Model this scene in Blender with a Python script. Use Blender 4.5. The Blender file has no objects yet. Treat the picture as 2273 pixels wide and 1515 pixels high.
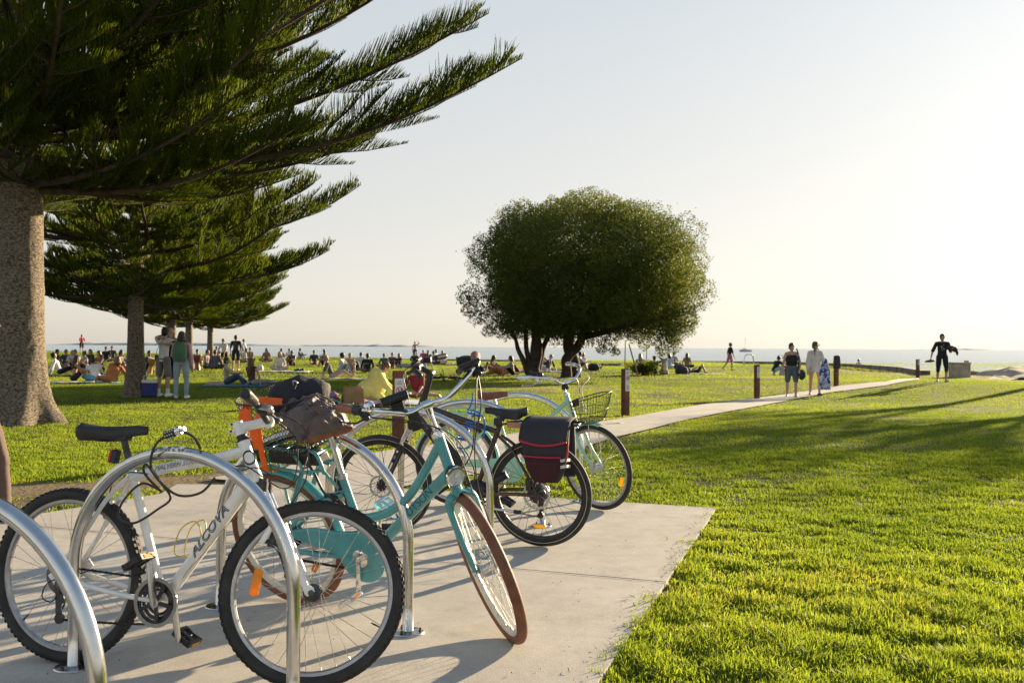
import bpy, bmesh, math, random
import numpy as np
from math import sin, cos, pi, sqrt, atan2, radians as rad
from mathutils import Vector as V, Matrix, Euler, noise as mnoise
random.seed(7)
RNG = np.random.default_rng(7)
S = bpy.context.scene
COL = S.collection

# ------------------------------------------------------------------ camera
FPX = 2210.0
EYE = np.array([0, 0, 1.3])
_p = math.atan(12.5 / FPX); _r = 0.0057
_F = np.array([0, cos(_p), sin(_p)]); _U0 = np.array([0, -sin(_p), cos(_p)]); _R0 = np.array([1., 0, 0])
CR = _R0 * cos(_r) + _U0 * sin(_r); CU = _U0 * cos(_r) - _R0 * sin(_r); CF = _F
cam = bpy.data.cameras.new('camera'); cam_o = bpy.data.objects.new('camera', cam); COL.objects.link(cam_o)
cam.sensor_width = 36.0; cam.lens = FPX / 2273 * 36
cam.clip_start = 0.05; cam.clip_end = 60000
mw = Matrix.Identity(4)
for i in range(3):
    mw[i][0] = CR[i]; mw[i][1] = CU[i]; mw[i][2] = -CF[i]; mw[i][3] = EYE[i]
cam_o.matrix_world = mw
cam.dof.use_dof = True; cam.dof.focus_distance = 4.9; cam.dof.aperture_fstop = 7.0
S.camera = cam_o

# ------------------------------------------------------------------ sky, sun, exposure
SUN_AZ = rad(40); SUN_EL = rad(11.5)
W = bpy.data.worlds.new("World"); S.world = W; W.use_nodes = True
nt = W.node_tree; nt.nodes.clear()
sky = nt.nodes.new('ShaderNodeTexSky'); sky.sky_type = 'NISHITA'; sky.sun_disc = False
sky.sun_elevation = SUN_EL; sky.sun_rotation = SUN_AZ
sky.altitude = 0; sky.air_density = 1.0; sky.dust_density = 2.2; sky.ozone_density = 1.0
bg = nt.nodes.new('ShaderNodeBackground'); bg.inputs[1].default_value = 0.11
wo = nt.nodes.new('ShaderNodeOutputWorld')
gm = nt.nodes.new('ShaderNodeGamma'); gm.inputs[1].default_value = .19          # thin even haze: a flatter sky
ml = nt.nodes.new('ShaderNodeMix'); ml.data_type = 'RGBA'; ml.blend_type = 'MULTIPLY'; ml.inputs[0].default_value = 1; ml.inputs[7].default_value = (2.12, 2.12, 2.12, 1); ml.clamp_result = False
hs_ = nt.nodes.new('ShaderNodeHueSaturation'); hs_.inputs['Saturation'].default_value = .62
nt.links.new(sky.outputs[0], gm.inputs[0]); nt.links.new(gm.outputs[0], hs_.inputs['Color']); nt.links.new(hs_.outputs[0], ml.inputs[6]); 
wt = nt.nodes.new('ShaderNodeTexCoord'); ws = nt.nodes.new('ShaderNodeSeparateXYZ'); nt.links.new(wt.outputs['Generated'], ws.inputs[0])
wr_ = nt.nodes.new('ShaderNodeValToRGB'); we = wr_.color_ramp.elements; nt.links.new(ws.outputs[2], wr_.inputs[0])     # sea haze: paler and warmer low down
we[0].position = 0; we[0].color = (.975, .935, .86, 1); we[1].position = .45; we[1].color = (.70, .785, .865, 1); wk = we.new(.14); wk.color = (.875, .875, .855, 1); wk = we.new(.80); wk.color = (.30, .42, .60, 1)
m3 = nt.nodes.new('ShaderNodeMix'); m3.data_type = 'RGBA'; m3.blend_type = 'MULTIPLY'; m3.inputs[0].default_value = 1; m3.clamp_result = False
nt.links.new(ml.outputs[2], m3.inputs[6]); nt.links.new(wr_.outputs[0], m3.inputs[7]); nt.links.new(m3.outputs[2], bg.inputs[0]); nt.links.new(bg.outputs[0], wo.inputs[0])
sl = bpy.data.lights.new('sun', 'SUN'); sl.energy = 5.0; sl.angle = rad(0.55); sl.color = (1.0, 0.79, 0.52)
so = bpy.data.objects.new('sun', sl); COL.objects.link(so)
sdir = V((sin(SUN_AZ) * cos(SUN_EL), cos(SUN_AZ) * cos(SUN_EL), sin(SUN_EL)))
so.rotation_euler = sdir.to_track_quat('Z', 'Y').to_euler(); so.location = (20, 20, 20)
S.view_settings.view_transform = 'Standard'; S.view_settings.look = 'None'
S.view_settings.exposure = 1.52; S.view_settings.gamma = 1
S.render.engine = 'CYCLES'
S.cycles.use_denoising = True
S.cycles.max_bounces = 8; S.cycles.transparent_max_bounces = 8
S.cycles.sample_clamp_indirect = 6

# ------------------------------------------------------------------ helpers
def hz(x, y):
    """height of the lawn"""
    x = np.asarray(x, float); y = np.asarray(y, float)
    far = np.clip((y - 14) / 50, 0, 1)
    h = 0.62 * np.clip((-x - 8) / 32, 0, 1.3) * np.clip((y - 40) / 50, 0, 1)
    h = h - 0.17 * np.exp(-((x - 8.8) ** 2 / 60 + (y - 30) ** 2 / 90))
    h = h + 0.16 * np.exp(-((x - 16) ** 2 / 30 + (y - 36) ** 2 / 40))
    h = h + far * 0.05 * (np.sin(x * .31 + y * .12) + np.sin(y * .23 - x * .17 + 1))
    return h

def pray(x, y):
    return CF + CR * (x - 1136.5) / FPX - CU * (y - 757.5) / FPX

def G(x, y, z=None):
    """point of the lawn seen at photograph pixel x, y"""
    d = pray(x, y); zz = 0.0 if z is None else z
    for _ in range(12):
        t = (zz - EYE[2]) / d[2] if d[2] < -1e-5 else 120 / d[1]
        if t * d[1] > 97: t = 97 / d[1]
        P = EYE + d * t
        if z is None: zz = float(hz(P[0], P[1]))
        else: break
    return V((P[0], P[1], zz))

def at_depth(x, y, Y):
    d = pray(x, y); return V(EYE + d * (Y / d[1]))

class MB:
    """collects shapes, then links them as one mesh object"""
    def __init__(s, T=None):
        s.v = []; s.f = []; s.m = []; s.T = T
    def add(s, vs, fs, mi=0):
        b = len(s.v)
        if s.T is not None: vs = [s.T @ V(p) for p in vs]
        s.v.extend(tuple(p) for p in vs)
        for f in fs:
            s.f.append(tuple(i + b for i in f)); s.m.append(mi)
    def tube(s, pts, r, n=8, mi=0, cap=True, closed=False, flat=None):
        pts = [V(p) for p in pts]; k = len(pts)
        rs = r if isinstance(r, (list, tuple)) else [r] * k
        tang = []
        for i in range(k):
            if closed: d = pts[(i + 1) % k] - pts[i - 1]
            else: d = pts[min(i + 1, k - 1)] - pts[max(i - 1, 0)]
            tang.append(d.normalized() if d.length > 1e-9 else V((0, 0, 1)))
        t0 = tang[0]
        ref = V((0, 1, 0)) if abs(t0.y) < .9 else V((1, 0, 0))
        nn = (ref - t0 * ref.dot(t0)).normalized()
        vs = []
        for i in range(k):
            t = tang[i]; nn = nn - t * nn.dot(t)
            nn = nn.normalized() if nn.length > 1e-6 else t.orthogonal().normalized()
            bb = t.cross(nn)
            for j in range(n):
                a = 2 * pi * j / n
                ca, sa = cos(a), sin(a)
                if flat: ca *= flat[0]; sa *= flat[1]
                vs.append(pts[i] + (nn * ca + bb * sa) * rs[i])
        fs = []
        for i in range(k if closed else k - 1):
            i2 = (i + 1) % k
            for j in range(n):
                j2 = (j + 1) % n
                fs.append((i * n + j, i2 * n + j, i2 * n + j2, i * n + j2)[::-1])
        if cap and not closed:
            fs.append(tuple(range(n))); fs.append(tuple((k - 1) * n + j for j in range(n))[::-1])
        s.add(vs, fs, mi)
    def box(s, c, size, R=None, mi=0, taper=1.0):
        c = V(c); hx, hy, hz_ = size[0] / 2, size[1] / 2, size[2] / 2
        vs = []
        for z in (-1, 1):
            k = taper if z > 0 else 1
            for x, y in ((-1, -1), (1, -1), (1, 1), (-1, 1)):
                p = V((x * hx * k, y * hy * k, z * hz_))
                if R is not None: p = R @ p
                vs.append(c + p)
        s.add(vs, [(3, 2, 1, 0), (4, 5, 6, 7), (0, 1, 5, 4), (1, 2, 6, 5), (2, 3, 7, 6), (3, 0, 4, 7)], mi)
    def bar(s, a, b, w, h, side=(0, 1, 0), mi=0):
        a = V(a); b = V(b); d = (b - a); L = d.length; d.normalize()
        sd = V(side); sd = (sd - d * sd.dot(d)).normalized(); up = d.cross(sd)
        R = Matrix((d, sd, up)).transposed()
        s.box((a + b) / 2, (L, w, h), R, mi)
    def ell(s, c, r, n=12, m=8, R=None, mi=0):
        c = V(c); r = V(r if isinstance(r, (tuple, list, V)) else (r, r, r)); vs = []; fs = []
        for i in range(1, m):
            th = pi * i / m
            for j in range(n):
                a = 2 * pi * j / n
                p = V((r.x * sin(th) * cos(a), r.y * sin(th) * sin(a), r.z * cos(th)))
                vs.append(c + (R @ p if R is not None else p))
        top = V((0, 0, r.z)); 
        if R is not None: top = R @ top
        vs.append(c + top); vs.append(c - top); T_, B_ = len(vs) - 2, len(vs) - 1
        for i in range(m - 2):
            for j in range(n):
                j2 = (j + 1) % n
                fs.append((i * n + j, (i + 1) * n + j, (i + 1) * n + j2, i * n + j2))
        for j in range(n):
            j2 = (j + 1) % n
            fs.append((T_, j, j2)); fs.append((B_, (m - 2) * n + j2, (m - 2) * n + j))
        s.add(vs, fs, mi)
    def lathe(s, prof, o, ax=(0, 1, 0), n=24, mi=0, closed_prof=False, phase=0):
        """prof: (radius, along axis) pairs"""
        o = V(o); ax = V(ax).normalized()
        e1 = ax.orthogonal().normalized() if abs(ax.y) < .99 else V((1, 0, 0)); e2 = ax.cross(e1)
        vs = []; fs = []; k = len(prof)
        for j in range(n):
            a = 2 * pi * j / n + phase
            d = e1 * cos(a) + e2 * sin(a)
            for (r, h) in prof: vs.append(o + d * r + ax * h)
        for j in range(n):
            j2 = (j + 1) % n
            for i in range(k if closed_prof else k - 1):
                i2 = (i + 1) % k
                fs.append((j * k + i, j * k + i2, j2 * k + i2, j2 * k + i))
        s.add(vs, fs, mi)
    def disc(s, o, ax, r, h, n=24, mi=0, r2=None):
        r2 = r if r2 is None else r2
        s.lathe([(0.0001, 0), (r, 0), (r2, h), (0.0001, h)], o, ax, n, mi)
    def prism(s, outline, o, ex, ey, th, mi=0):
        o = V(o); ex = V(ex); ey = V(ey); nz = ex.cross(ey).normalized() * (th / 2)
        k = len(outline); vs = [o + ex * a + ey * b - nz for a, b in outline] + [o + ex * a + ey * b + nz for a, b in outline]
        fs = [tuple(range(k))[::-1], tuple(range(k, 2 * k))] + [(i, (i + 1) % k, (i + 1) % k + k, i + k) for i in range(k)]
        s.add(vs, fs, mi)
    def grid(s, rows, mi=0, wrap=False):
        k = len(rows[0]); vs = [p for r in rows for p in r]; fs = []
        for i in range(len(rows) - 1):
            for j in range(k if wrap else k - 1):
                j2 = (j + 1) % k
                fs.append((i * k + j, i * k + j2, (i + 1) * k + j2, (i + 1) * k + j))
        s.add(vs, fs, mi)
    def build(s, name, mats, parent=None, sharp=35, bevel=0, loc=None, solid=0):
        me = bpy.data.meshes.new(name); me.from_pydata(s.v, [], s.f)
        if not isinstance(mats, (list, tuple)): mats = [mats]
        for m in mats: me.materials.append(m)
        me.polygons.foreach_set('material_index', np.array(s.m, dtype=np.int32))
        me.polygons.foreach_set('use_smooth', np.ones(len(s.f), dtype=bool))
        me.update()
        if sharp: me.set_sharp_from_angle(angle=rad(sharp))
        o = bpy.data.objects.new(name, me); COL.objects.link(o)
        if parent is not None: o.parent = parent
        if loc is not None: o.location = loc
        if bevel:
            b = o.modifiers.new('edge', 'BEVEL'); b.width = bevel; b.segments = 2; b.limit_method = 'ANGLE'; b.angle_limit = rad(40)
        if solid:
            b = o.modifiers.new('solid', 'SOLIDIFY'); b.thickness = solid; b.offset = 0
        return o

def np_mesh(name, verts, faces, mats, parent=None, smooth=False, midx=None, attr=None):
    me = bpy.data.meshes.new(name); n = len(verts); m, k = faces.shape
    me.vertices.add(n); me.vertices.foreach_set('co', np.ascontiguousarray(verts, dtype=np.float32).ravel())
    me.loops.add(m * k); me.loops.foreach_set('vertex_index', np.ascontiguousarray(faces, dtype=np.int32).ravel())
    me.polygons.add(m); me.polygons.foreach_set('loop_start', np.arange(0, m * k, k, dtype=np.int32))
    me.polygons.foreach_set('use_smooth', np.full(m, smooth, dtype=bool))
    if not isinstance(mats, (list, tuple)): mats = [mats]
    for x in mats: me.materials.append(x)
    if midx is not None: me.polygons.foreach_set('material_index', midx.astype(np.int32))
    if attr is not None:
        a = me.attributes.new('tint', 'FLOAT', 'POINT'); a.data.foreach_set('value', attr.astype(np.float32))
    me.update(calc_edges=True)
    o = bpy.data.objects.new(name, me); COL.objects.link(o)
    if parent is not None: o.parent = parent
    return o

def tag(o, label=None, cat=None, group=None, kind=None):
    if label: o['label'] = label
    if cat: o['category'] = cat
    if group: o['group'] = group
    if kind: o['kind'] = kind
    return o

def thing(name, label, cat, loc=(0, 0, 0), rz=0, group=None):
    o = bpy.data.objects.new(name, None); COL.objects.link(o)
    o.location = loc; o.rotation_euler = (0, 0, rz); o.empty_display_size = .1
    return tag(o, label, cat, group)

# ------------------------------------------------------------------ materials
def mat(name, c, rough=.5, metal=0, var=.12, vs=9.0, bump=0, bs=80, coat=0, c2=None, spec=.5, sheen=0, mixs=None, detail=4, trans=0):
    m = bpy.data.materials.new(name); m.use_nodes = True
    n = m.node_tree.nodes; l = m.node_tree.links; b = n['Principled BSDF']
    b.inputs['Roughness'].default_value = rough; b.inputs['Metallic'].default_value = metal
    b.inputs['Coat Weight'].default_value = coat; b.inputs['Specular IOR Level'].default_value = spec
    b.inputs['Sheen Weight'].default_value = sheen
    tc = n.new('ShaderNodeTexCoord')
    nz = n.new('ShaderNodeTexNoise'); nz.inputs['Scale'].default_value = vs; nz.inputs['Detail'].default_value = detail
    l.new(tc.outputs['Object'], nz.inputs['Vector'])
    rp = n.new('ShaderNodeValToRGB'); e = rp.color_ramp.elements
    lo = [x * (1 - var) for x in c]; hi = [min(1, x * (1 + var)) for x in (c2 or c)]
    e[0].position = .35 if mixs is None else mixs[0]; e[1].position = .65 if mixs is None else mixs[1]
    e[0].color = (*lo, 1); e[1].color = (*hi, 1)
    l.new(nz.outputs['Fac'], rp.inputs['Fac']); l.new(rp.outputs['Color'], b.inputs['Base Color'])
    if bump:
        n2 = n.new('ShaderNodeTexNoise'); n2.inputs['Scale'].default_value = bs; n2.inputs['Detail'].default_value = 5
        l.new(tc.outputs['Object'], n2.inputs['Vector'])
        bp = n.new('ShaderNodeBump'); bp.inputs['Strength'].default_value = bump; bp.inputs['Distance'].default_value = .02
        l.new(n2.outputs['Fac'], bp.inputs['Height']); l.new(bp.outputs['Normal'], b.inputs['Normal'])
    if rough < .5 and not bump:   # smudges
        mr = n.new('ShaderNodeMapRange'); mr.inputs['To Min'].default_value = rough * .75; mr.inputs['To Max'].default_value = rough * 1.5
        n3 = n.new('ShaderNodeTexNoise'); n3.inputs['Scale'].default_value = vs * 3; l.new(tc.outputs['Object'], n3.inputs['Vector'])
        l.new(n3.outputs['Fac'], mr.inputs['Value']); l.new(mr.outputs['Result'], b.inputs['Roughness'])
    if trans:
        tr = n.new('ShaderNodeBsdfTranslucent'); l.new(rp.outputs['Color'], tr.inputs['Color'])
        mx = n.new('ShaderNodeMixShader'); mx.inputs['Fac'].default_value = trans
        out = n['Material Output']; l.new(b.outputs[0], mx.inputs[1]); l.new(tr.outputs[0], mx.inputs[2]); l.new(mx.outputs[0], out.inputs[0])
    return m

K = {}
def cm(c, rough=.8, **k):
    """cached cloth / plain material by colour"""
    key = (tuple(c), rough, tuple(sorted(k.items())))
    if key not in K: K[key] = mat('plain', c, rough, **k)
    return K[key]
STEEL = mat('stainless steel', (.66, .65, .63), .16, 1, .06, 20)
CHROME = mat('chrome', (.78, .78, .78), .09, 1, .04, 20)
ALLOY = mat('brushed alloy', (.62, .62, .62), .3, 1, .08, 30)
DARKM = mat('dark metal', (.06, .06, .065), .38, .6, .3, 30)
BLACKP = mat('black plastic', (.018, .018, .02), .42, 0, .2, 20)
RUBBER = mat('rubber', (.026, .025, .024), .72, 0, .35, 14, bump=.15, bs=120)
SPOKE = mat('spoke steel', (.62, .6, .56), .28, 1, .1, 30)
SPOKEB = mat('black spoke', (.03, .03, .03), .35, .6, .1, 30)
WHITEP = mat('white bike paint', (.84, .83, .79), .3, 0, .07, 16, coat=.4, detail=8)
TEALP = mat('teal bike paint', (.080, .330, .365), .28, 0, .10, 14, coat=.5, detail=8)
BROWNP = mat('dark brown bike paint', (.045, .026, .022), .25, .2, .12, 5, coat=.6)
MINTP = mat('mint bike paint', (.32, .62, .47), .3, 0, .06, 5, coat=.5)
LEATHER = mat('brown leatherette', (.26, .10, .05), .48, 0, .16, 22, bump=.06, bs=150)
BTYRE = mat('brown tyre', (.19, .072, .036), .62, 0, .2, 16, bump=.12, bs=150)
AMBER = mat('amber reflector', (.95, .36, .01), .22, 0, .1, 50, trans=.35)
YREF = mat('yellow reflector', (1.0, .62, .02), .22, 0, .1, 50, trans=.35)
REDREF = mat('red reflector', (.6, .02, .02), .25, 0, .1, 40, trans=.2)
CREAM = mat('cream rim', (.72, .68, .58), .35, 0, .06, 20)
GLASS = mat('lamp glass', (.70, .74, .78), .12, .25, .25, 60)
INK = mat('lettering ink', (.035, .035, .04), .5, 0, .1)
RIMM = mat('rim alloy', (.40, .40, .41), .36, 1, .1, 30)
CHAINM = mat('oily chain', (.05, .042, .035), .45, .7, .4, 120)
GRASS_BANDS = [(2.9, 5.2, 10500, .054, .0074, True), (5.2, 8.2, 7000, .052, .0082, True), (8.2, 13, 3400, .048, .009, True),
               (13, 22, 1300, .042, .010, False), (22, 40, 520, .045, .013, False), (40, 97, 100, .055, .026, False)]
# trees outside the picture that shade the lawn: distance along the sun's azimuth, sideways offset, crown centre height, crown half-sizes, clumps
SHADERS = [(44, -5.0, 6.15, (3.4, 3.0, 1.1), 60, 38), (53, -8.0, 7.0, (2.4, 2.4, .5), 22, 26)]
# ------------------------------------------------------------------ the lawn, slab, path, sea
def vnoise(x, y, s, seed=0):
    g = np.random.default_rng(seed).random((64, 64))
    u = np.asarray(x) / s + 1000.3; v = np.asarray(y) / s + 1000.7
    i = np.floor(u).astype(int); j = np.floor(v).astype(int); fu = u - i; fv = v - j
    fu = fu * fu * (3 - 2 * fu); fv = fv * fv * (3 - 2 * fv)
    a = g[i % 64, j % 64]; b = g[(i + 1) % 64, j % 64]; c = g[i % 64, (j + 1) % 64]; d = g[(i + 1) % 64, (j + 1) % 64]
    return (a * (1 - fu) + b * fu) * (1 - fv) + (c * (1 - fu) + d * fu) * fv

def inpoly(x, y, poly):
    ins = np.zeros(len(x), bool); k = len(poly)
    for i in range(k):
        x1, y1 = poly[i][:2]; x2, y2 = poly[(i + 1) % k][:2]
        c = ((y1 > y) != (y2 > y)) & (x < (x2 - x1) * (y - y1) / (y2 - y1 + 1e-12) + x1)
        ins ^= c
    return ins

FAR_E = [G(*p) for p in [(461, 1064), (640, 1036), (800, 1010), (1000, 983), (1200, 955), (1388, 929), (1480, 912), (1560, 898), (1674, 884), (1770, 870), (1858, 857.5), (1968, 846.5), (2040, 839)]]
NEAR_E = [G(*p) for p in [(815, 1100), (963, 1068), (1113, 1046), (1240, 1012), (1365, 972), (1440, 954), (1500, 938), (1560, 925), (1717, 895), (1780, 882), (1842, 871), (1968, 853.5), (2040, 843)]]
PC = V((1.657, 8.046, 0)); AR = V((-.30, -.954, 0)).normalized(); AC = V((-.94, .36, 0)).normalized()
J0 = V((0.93, 5.43, 0)); AJ = V((-.937, .350, 0)).normalized()
PAD_FAR_L = V((-3.10, 9.0, 0)); 
PAD = [PC + AR * 9, PC, PC + AC * 3.1, PAD_FAR_L + V((0, .25, 0)), G(356, 1098), G(60, 1148), G(-160, 1178), V((-5.4, 5.4, 0)), V((-5.6, -2, 0))]
PATHP = [*FAR_E, *NEAR_E[::-1]]

def dirt(x, y):
    """bare sandy ground, 0 to 1"""
    def seg(ax, ay, bx, by, w):
        dx, dy = bx - ax, by - ay; t = np.clip(((x - ax) * dx + (y - ay) * dy) / (dx * dx + dy * dy), 0, 1)
        return np.clip(1.6 - np.hypot(x - ax - t * dx, y - ay - t * dy) / w, 0, 1)
    n = vnoise(x, y, .8, 3) * .6 + vnoise(x, y, .22, 4) * .4
    a = seg(-5.6, 8.3, -3.1, 9.6, .55); a = np.maximum(a, seg(-3.1, 9.6, -1.9, 11.6, .28)); a = np.maximum(a, seg(-6.5, 7.6, -4.2, 8.0, .5))
    a = np.maximum(a, .8 * np.exp(-((x - 1.2) ** 2 / 14 + (y - 33.5) ** 2 / 10)))
    a = np.maximum(a, .75 * np.exp(-((x - 10.5) ** 2 / 16 + (y - 35) ** 2 / 3)))
    a = np.maximum(a, .9 * np.clip((x - 17) / 4, 0, 1) * np.clip((y - 36) / 4, 0, 1))
    a = np.maximum(a, .55 * np.exp(-((x + 1.5) ** 2 / 1.5 + (y - 13.6) ** 2 / 1.2)))
    a = np.maximum(a, .35 * np.exp(-((x - 4.5) ** 2 / 6 + (y - 27) ** 2 / 6)))
    return np.clip((a - .15) * 1.4 * (0.35 + 1.3 * n), 0, 1)

ys = np.concatenate([np.linspace(-4, 12, 110), 12 + 86 * np.linspace(0, 1, 130)[1:] ** 1.6])
xs = np.sign(np.linspace(-1, 1, 221)) * (np.abs(np.linspace(-1, 1, 221)) ** 1.9) * 75
X, Y = np.meshgrid(xs, ys)
Z = hz(X, Y)
Z = Z - 3.0 * np.clip((X - 21) / 5, 0, 1) * np.clip((Y - 55) / 10, 0, 1)
Z = Z + .010 * (vnoise(X, Y, .35, 1) - .5) - .012
vv = np.stack([X.ravel(), Y.ravel(), Z.ravel()], 1)
nr, nc = X.shape; q = np.arange(nr * nc).reshape(nr, nc)
ff = np.stack([q[:-1, :-1], q[:-1, 1:], q[1:, 1:], q[1:, :-1]], -1).reshape(-1, 4)
m = bpy.data.materials.new('lawn ground'); m.use_nodes = True; n = m.node_tree.nodes; l = m.node_tree.links; b = n['Principled BSDF']
b.inputs['Roughness'].default_value = .95; b.inputs['Specular IOR Level'].default_value = .1
at = n.new('ShaderNodeAttribute'); at.attribute_name = 'tint'
tc = n.new('ShaderNodeTexCoord')
nz = n.new('ShaderNodeTexNoise'); nz.inputs['Scale'].default_value = .55; nz.inputs['Detail'].default_value = 8; nz.inputs['Roughness'].default_value = .7
l.new(tc.outputs['Object'], nz.inputs['Vector'])
rp = n.new('ShaderNodeValToRGB'); e = rp.color_ramp.elements; e[0].position = .3; e[1].position = .72
e[0].color = (.032, .046, .008, 1); e[1].color = (.085, .095, .018, 1); l.new(nz.outputs['Fac'], rp.inputs['Fac'])
n2 = n.new('ShaderNodeTexNoise'); n2.inputs['Scale'].default_value = 24; n2.inputs['Detail'].default_value = 6; l.new(tc.outputs['Object'], n2.inputs['Vector'])
r2 = n.new('ShaderNodeValToRGB'); e = r2.color_ramp.elements; e[0].position = .3; e[1].position = .7
e[0].color = (.14, .105, .055, 1); e[1].color = (.30, .235, .14, 1); l.new(n2.outputs['Fac'], r2.inputs['Fac'])
mx = n.new('ShaderNodeMix'); mx.data_type = 'RGBA'; l.new(at.outputs['Fac'], mx.inputs[0]); l.new(rp.outputs['Color'], mx.inputs[6]); l.new(r2.outputs['Color'], mx.inputs[7])
l.new(mx.outputs[2], b.inputs['Base Color'])
bp = n.new('ShaderNodeBump'); bp.inputs['Strength'].default_value = .5; bp.inputs['Distance'].default_value = .03; l.new(n2.outputs['Fac'], bp.inputs['Height']); l.new(bp.outputs['Normal'], b.inputs['Normal'])
tag(np_mesh('ground', vv, ff, m, smooth=True, attr=dirt(X.ravel(), Y.ravel())), kind='structure')

# concrete
m = bpy.data.materials.new('concrete'); m.use_nodes = True; n = m.node_tree.nodes; l = m.node_tree.links; b = n['Principled BSDF']
b.inputs['Roughness'].default_value = .88; b.inputs['Specular IOR Level'].default_value = .25
tc = n.new('ShaderNodeTexCoord')
def nz_(sc, det=6, ro=.6):
    k = n.new('ShaderNodeTexNoise'); k.inputs['Scale'].default_value = sc; k.inputs['Detail'].default_value = det; k.inputs['Roughness'].default_value = ro
    l.new(tc.outputs['Object'], k.inputs['Vector']); return k
a1 = nz_(1.1, 8, .7); a2 = nz_(180, 2); a3 = nz_(7, 6, .7)
rp = n.new('ShaderNodeValToRGB'); e = rp.color_ramp.elements; e[0].position = .3; e[1].position = .7
e[0].color = (.43, .395, .34, 1); e[1].color = (.57, .53, .465, 1); l.new(a1.outputs['Fac'], rp.inputs['Fac'])
def mul(src, noise, lo, hi, p0=.3, p1=.7):
    r = n.new('ShaderNodeMapRange'); r.inputs['From Min'].default_value = p0; r.inputs['From Max'].default_value = p1
    r.inputs['To Min'].default_value = lo; r.inputs['To Max'].default_value = hi; l.new(noise.outputs['Fac'], r.inputs['Value'])
    x = n.new('ShaderNodeMix'); x.data_type = 'RGBA'; x.blend_type = 'MULTIPLY'; x.inputs[0].default_value = 1
    l.new(src, x.inputs[6]); l.new(r.outputs['Result'], x.inputs[7]); return x.outputs[2]
c = mul(rp.outputs['Color'], a2, .84, 1.1); c = mul(c, a3, .88, 1.06); a4 = nz_(42, 3); c = mul(c, a4, .78, 1.0, .27, .34); a5 = nz_(2.6, 7, .75); c = mul(c, a5, .80, 1.0, .30, .46)
l.new(c, b.inputs['Base Color'])
bp = n.new('ShaderNodeBump'); bp.inputs['Strength'].default_value = .35; bp.inputs['Distance'].default_value = .004; l.new(a2.outputs['Fac'], bp.inputs['Height']); l.new(bp.outputs['Normal'], b.inputs['Normal'])
CONC = m

def clip_half(poly, o, nrm, keep=1):
    out = []; k = len(poly)
    for i in range(k):
        a, b_ = poly[i], poly[(i + 1) % k]; da = (a - o).dot(nrm) * keep; db = (b_ - o).dot(nrm) * keep
        if da >= 0: out.append(a)
        if (da >= 0) != (db >= 0): out.append(a + (b_ - a) * (da / (da - db)))
    return out
padm = MB(); nrm = V((-AJ.y, AJ.x, 0)); 
if nrm.y < 0: nrm = -nrm
def panel(poly, z):
    k = len(poly); 
    padm.add([(p.x, p.y, z) for p in poly] + [(p.x, p.y, z - .08) for p in poly], [tuple(range(k))] + [(i, i + k, (i + 1) % k + k, (i + 1) % k) for i in range(k)])
P2 = [V((p.x, p.y, 0)) for p in PAD]
area = sum(P2[i].x * P2[(i + 1) % len(P2)].y - P2[(i + 1) % len(P2)].x * P2[i].y for i in range(len(P2)))
if area < 0: P2 = P2[::-1]
panel(clip_half(P2, J0 + nrm * .042, nrm, 1), .013)
strip_ = clip_half(clip_half(P2, J0 + nrm * .029, nrm, -1), J0 + nrm * .005, nrm, 1); panel(strip_, .012)
mid = clip_half(P2, J0 - nrm * .008, nrm, -1)
panel(clip_half(mid, J0 - nrm * 3.0, nrm, 1), .013); panel(clip_half(mid, J0 - nrm * 3.012, nrm, -1), .013)
tag(padm.build('pavement', CONC), kind='structure')
pm = MB(); rows = []
def resample(pts, n_):
    pts = [V(p) for p in pts]; d = [0]
    for i in range(len(pts) - 1): d.append(d[-1] + (pts[i + 1] - pts[i]).length)
    out = []
    for k in range(n_):
        t = d[-1] * k / (n_ - 1); i = 0
        while i < len(d) - 2 and d[i + 1] < t: i += 1
        out.append(pts[i].lerp(pts[i + 1], (t - d[i]) / (d[i + 1] - d[i])))
    return out
NP_ = 60
fe, ne = resample(FAR_E, NP_), resample(NEAR_E, NP_)
for a, b_ in zip(fe, ne):
    row = []
    for k in range(5):
        p = a.lerp(b_, k / 4); row.append(V((p.x, p.y, float(hz(p.x, p.y)) + .017)))
    rows.append(row)
pm.grid(rows[:7]); pm.grid([[p.lerp(q2, .004) for p, q2 in zip(rows[6], rows[7])]] + rows[7:])
po = pm.build('path', CONC, sharp=0); tag(po, kind='structure')

# sea, far shore
m = mat('sea water', (.09, .19, .24), .22, 0, .2, .02)
n = m.node_tree.nodes; l = m.node_tree.links; b = n['Principled BSDF']
tc = n.new('ShaderNodeTexCoord'); mp = n.new('ShaderNodeMapping'); mp.inputs['Scale'].default_value = (.25, .9, 1); l.new(tc.outputs['Object'], mp.inputs[0])
nz = n.new('ShaderNodeTexNoise'); nz.inputs['Scale'].default_value = .5; nz.inputs['Detail'].default_value = 9; nz.inputs['Roughness'].default_value = .72; l.new(mp.outputs[0], nz.inputs['Vector'])
bp = n.new('ShaderNodeBump'); bp.inputs['Strength'].default_value = .5; bp.inputs['Distance'].default_value = .5; l.new(nz.outputs['Fac'], bp.inputs['Height']); l.new(bp.outputs['Normal'], b.inputs['Normal'])
for lk in list(b.inputs['Roughness'].links): l.remove(lk)
b.inputs['Roughness'].default_value = .16
sm = MB(); sm.add([(-40000, 60, -1.7), (40000, 60, -1.7), (40000, 50000, -1.7), (-40000, 50000, -1.7)], [(0, 1, 2, 3)])
tag(sm.build('water', m), kind='structure')
HILL = mat('haze-tinted far hills', (.33, .36, .38), .95, 0, .15, .002, c2=(.40, .41, .40))  # distance haze painted into the hills' pale blue-grey base colour
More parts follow.
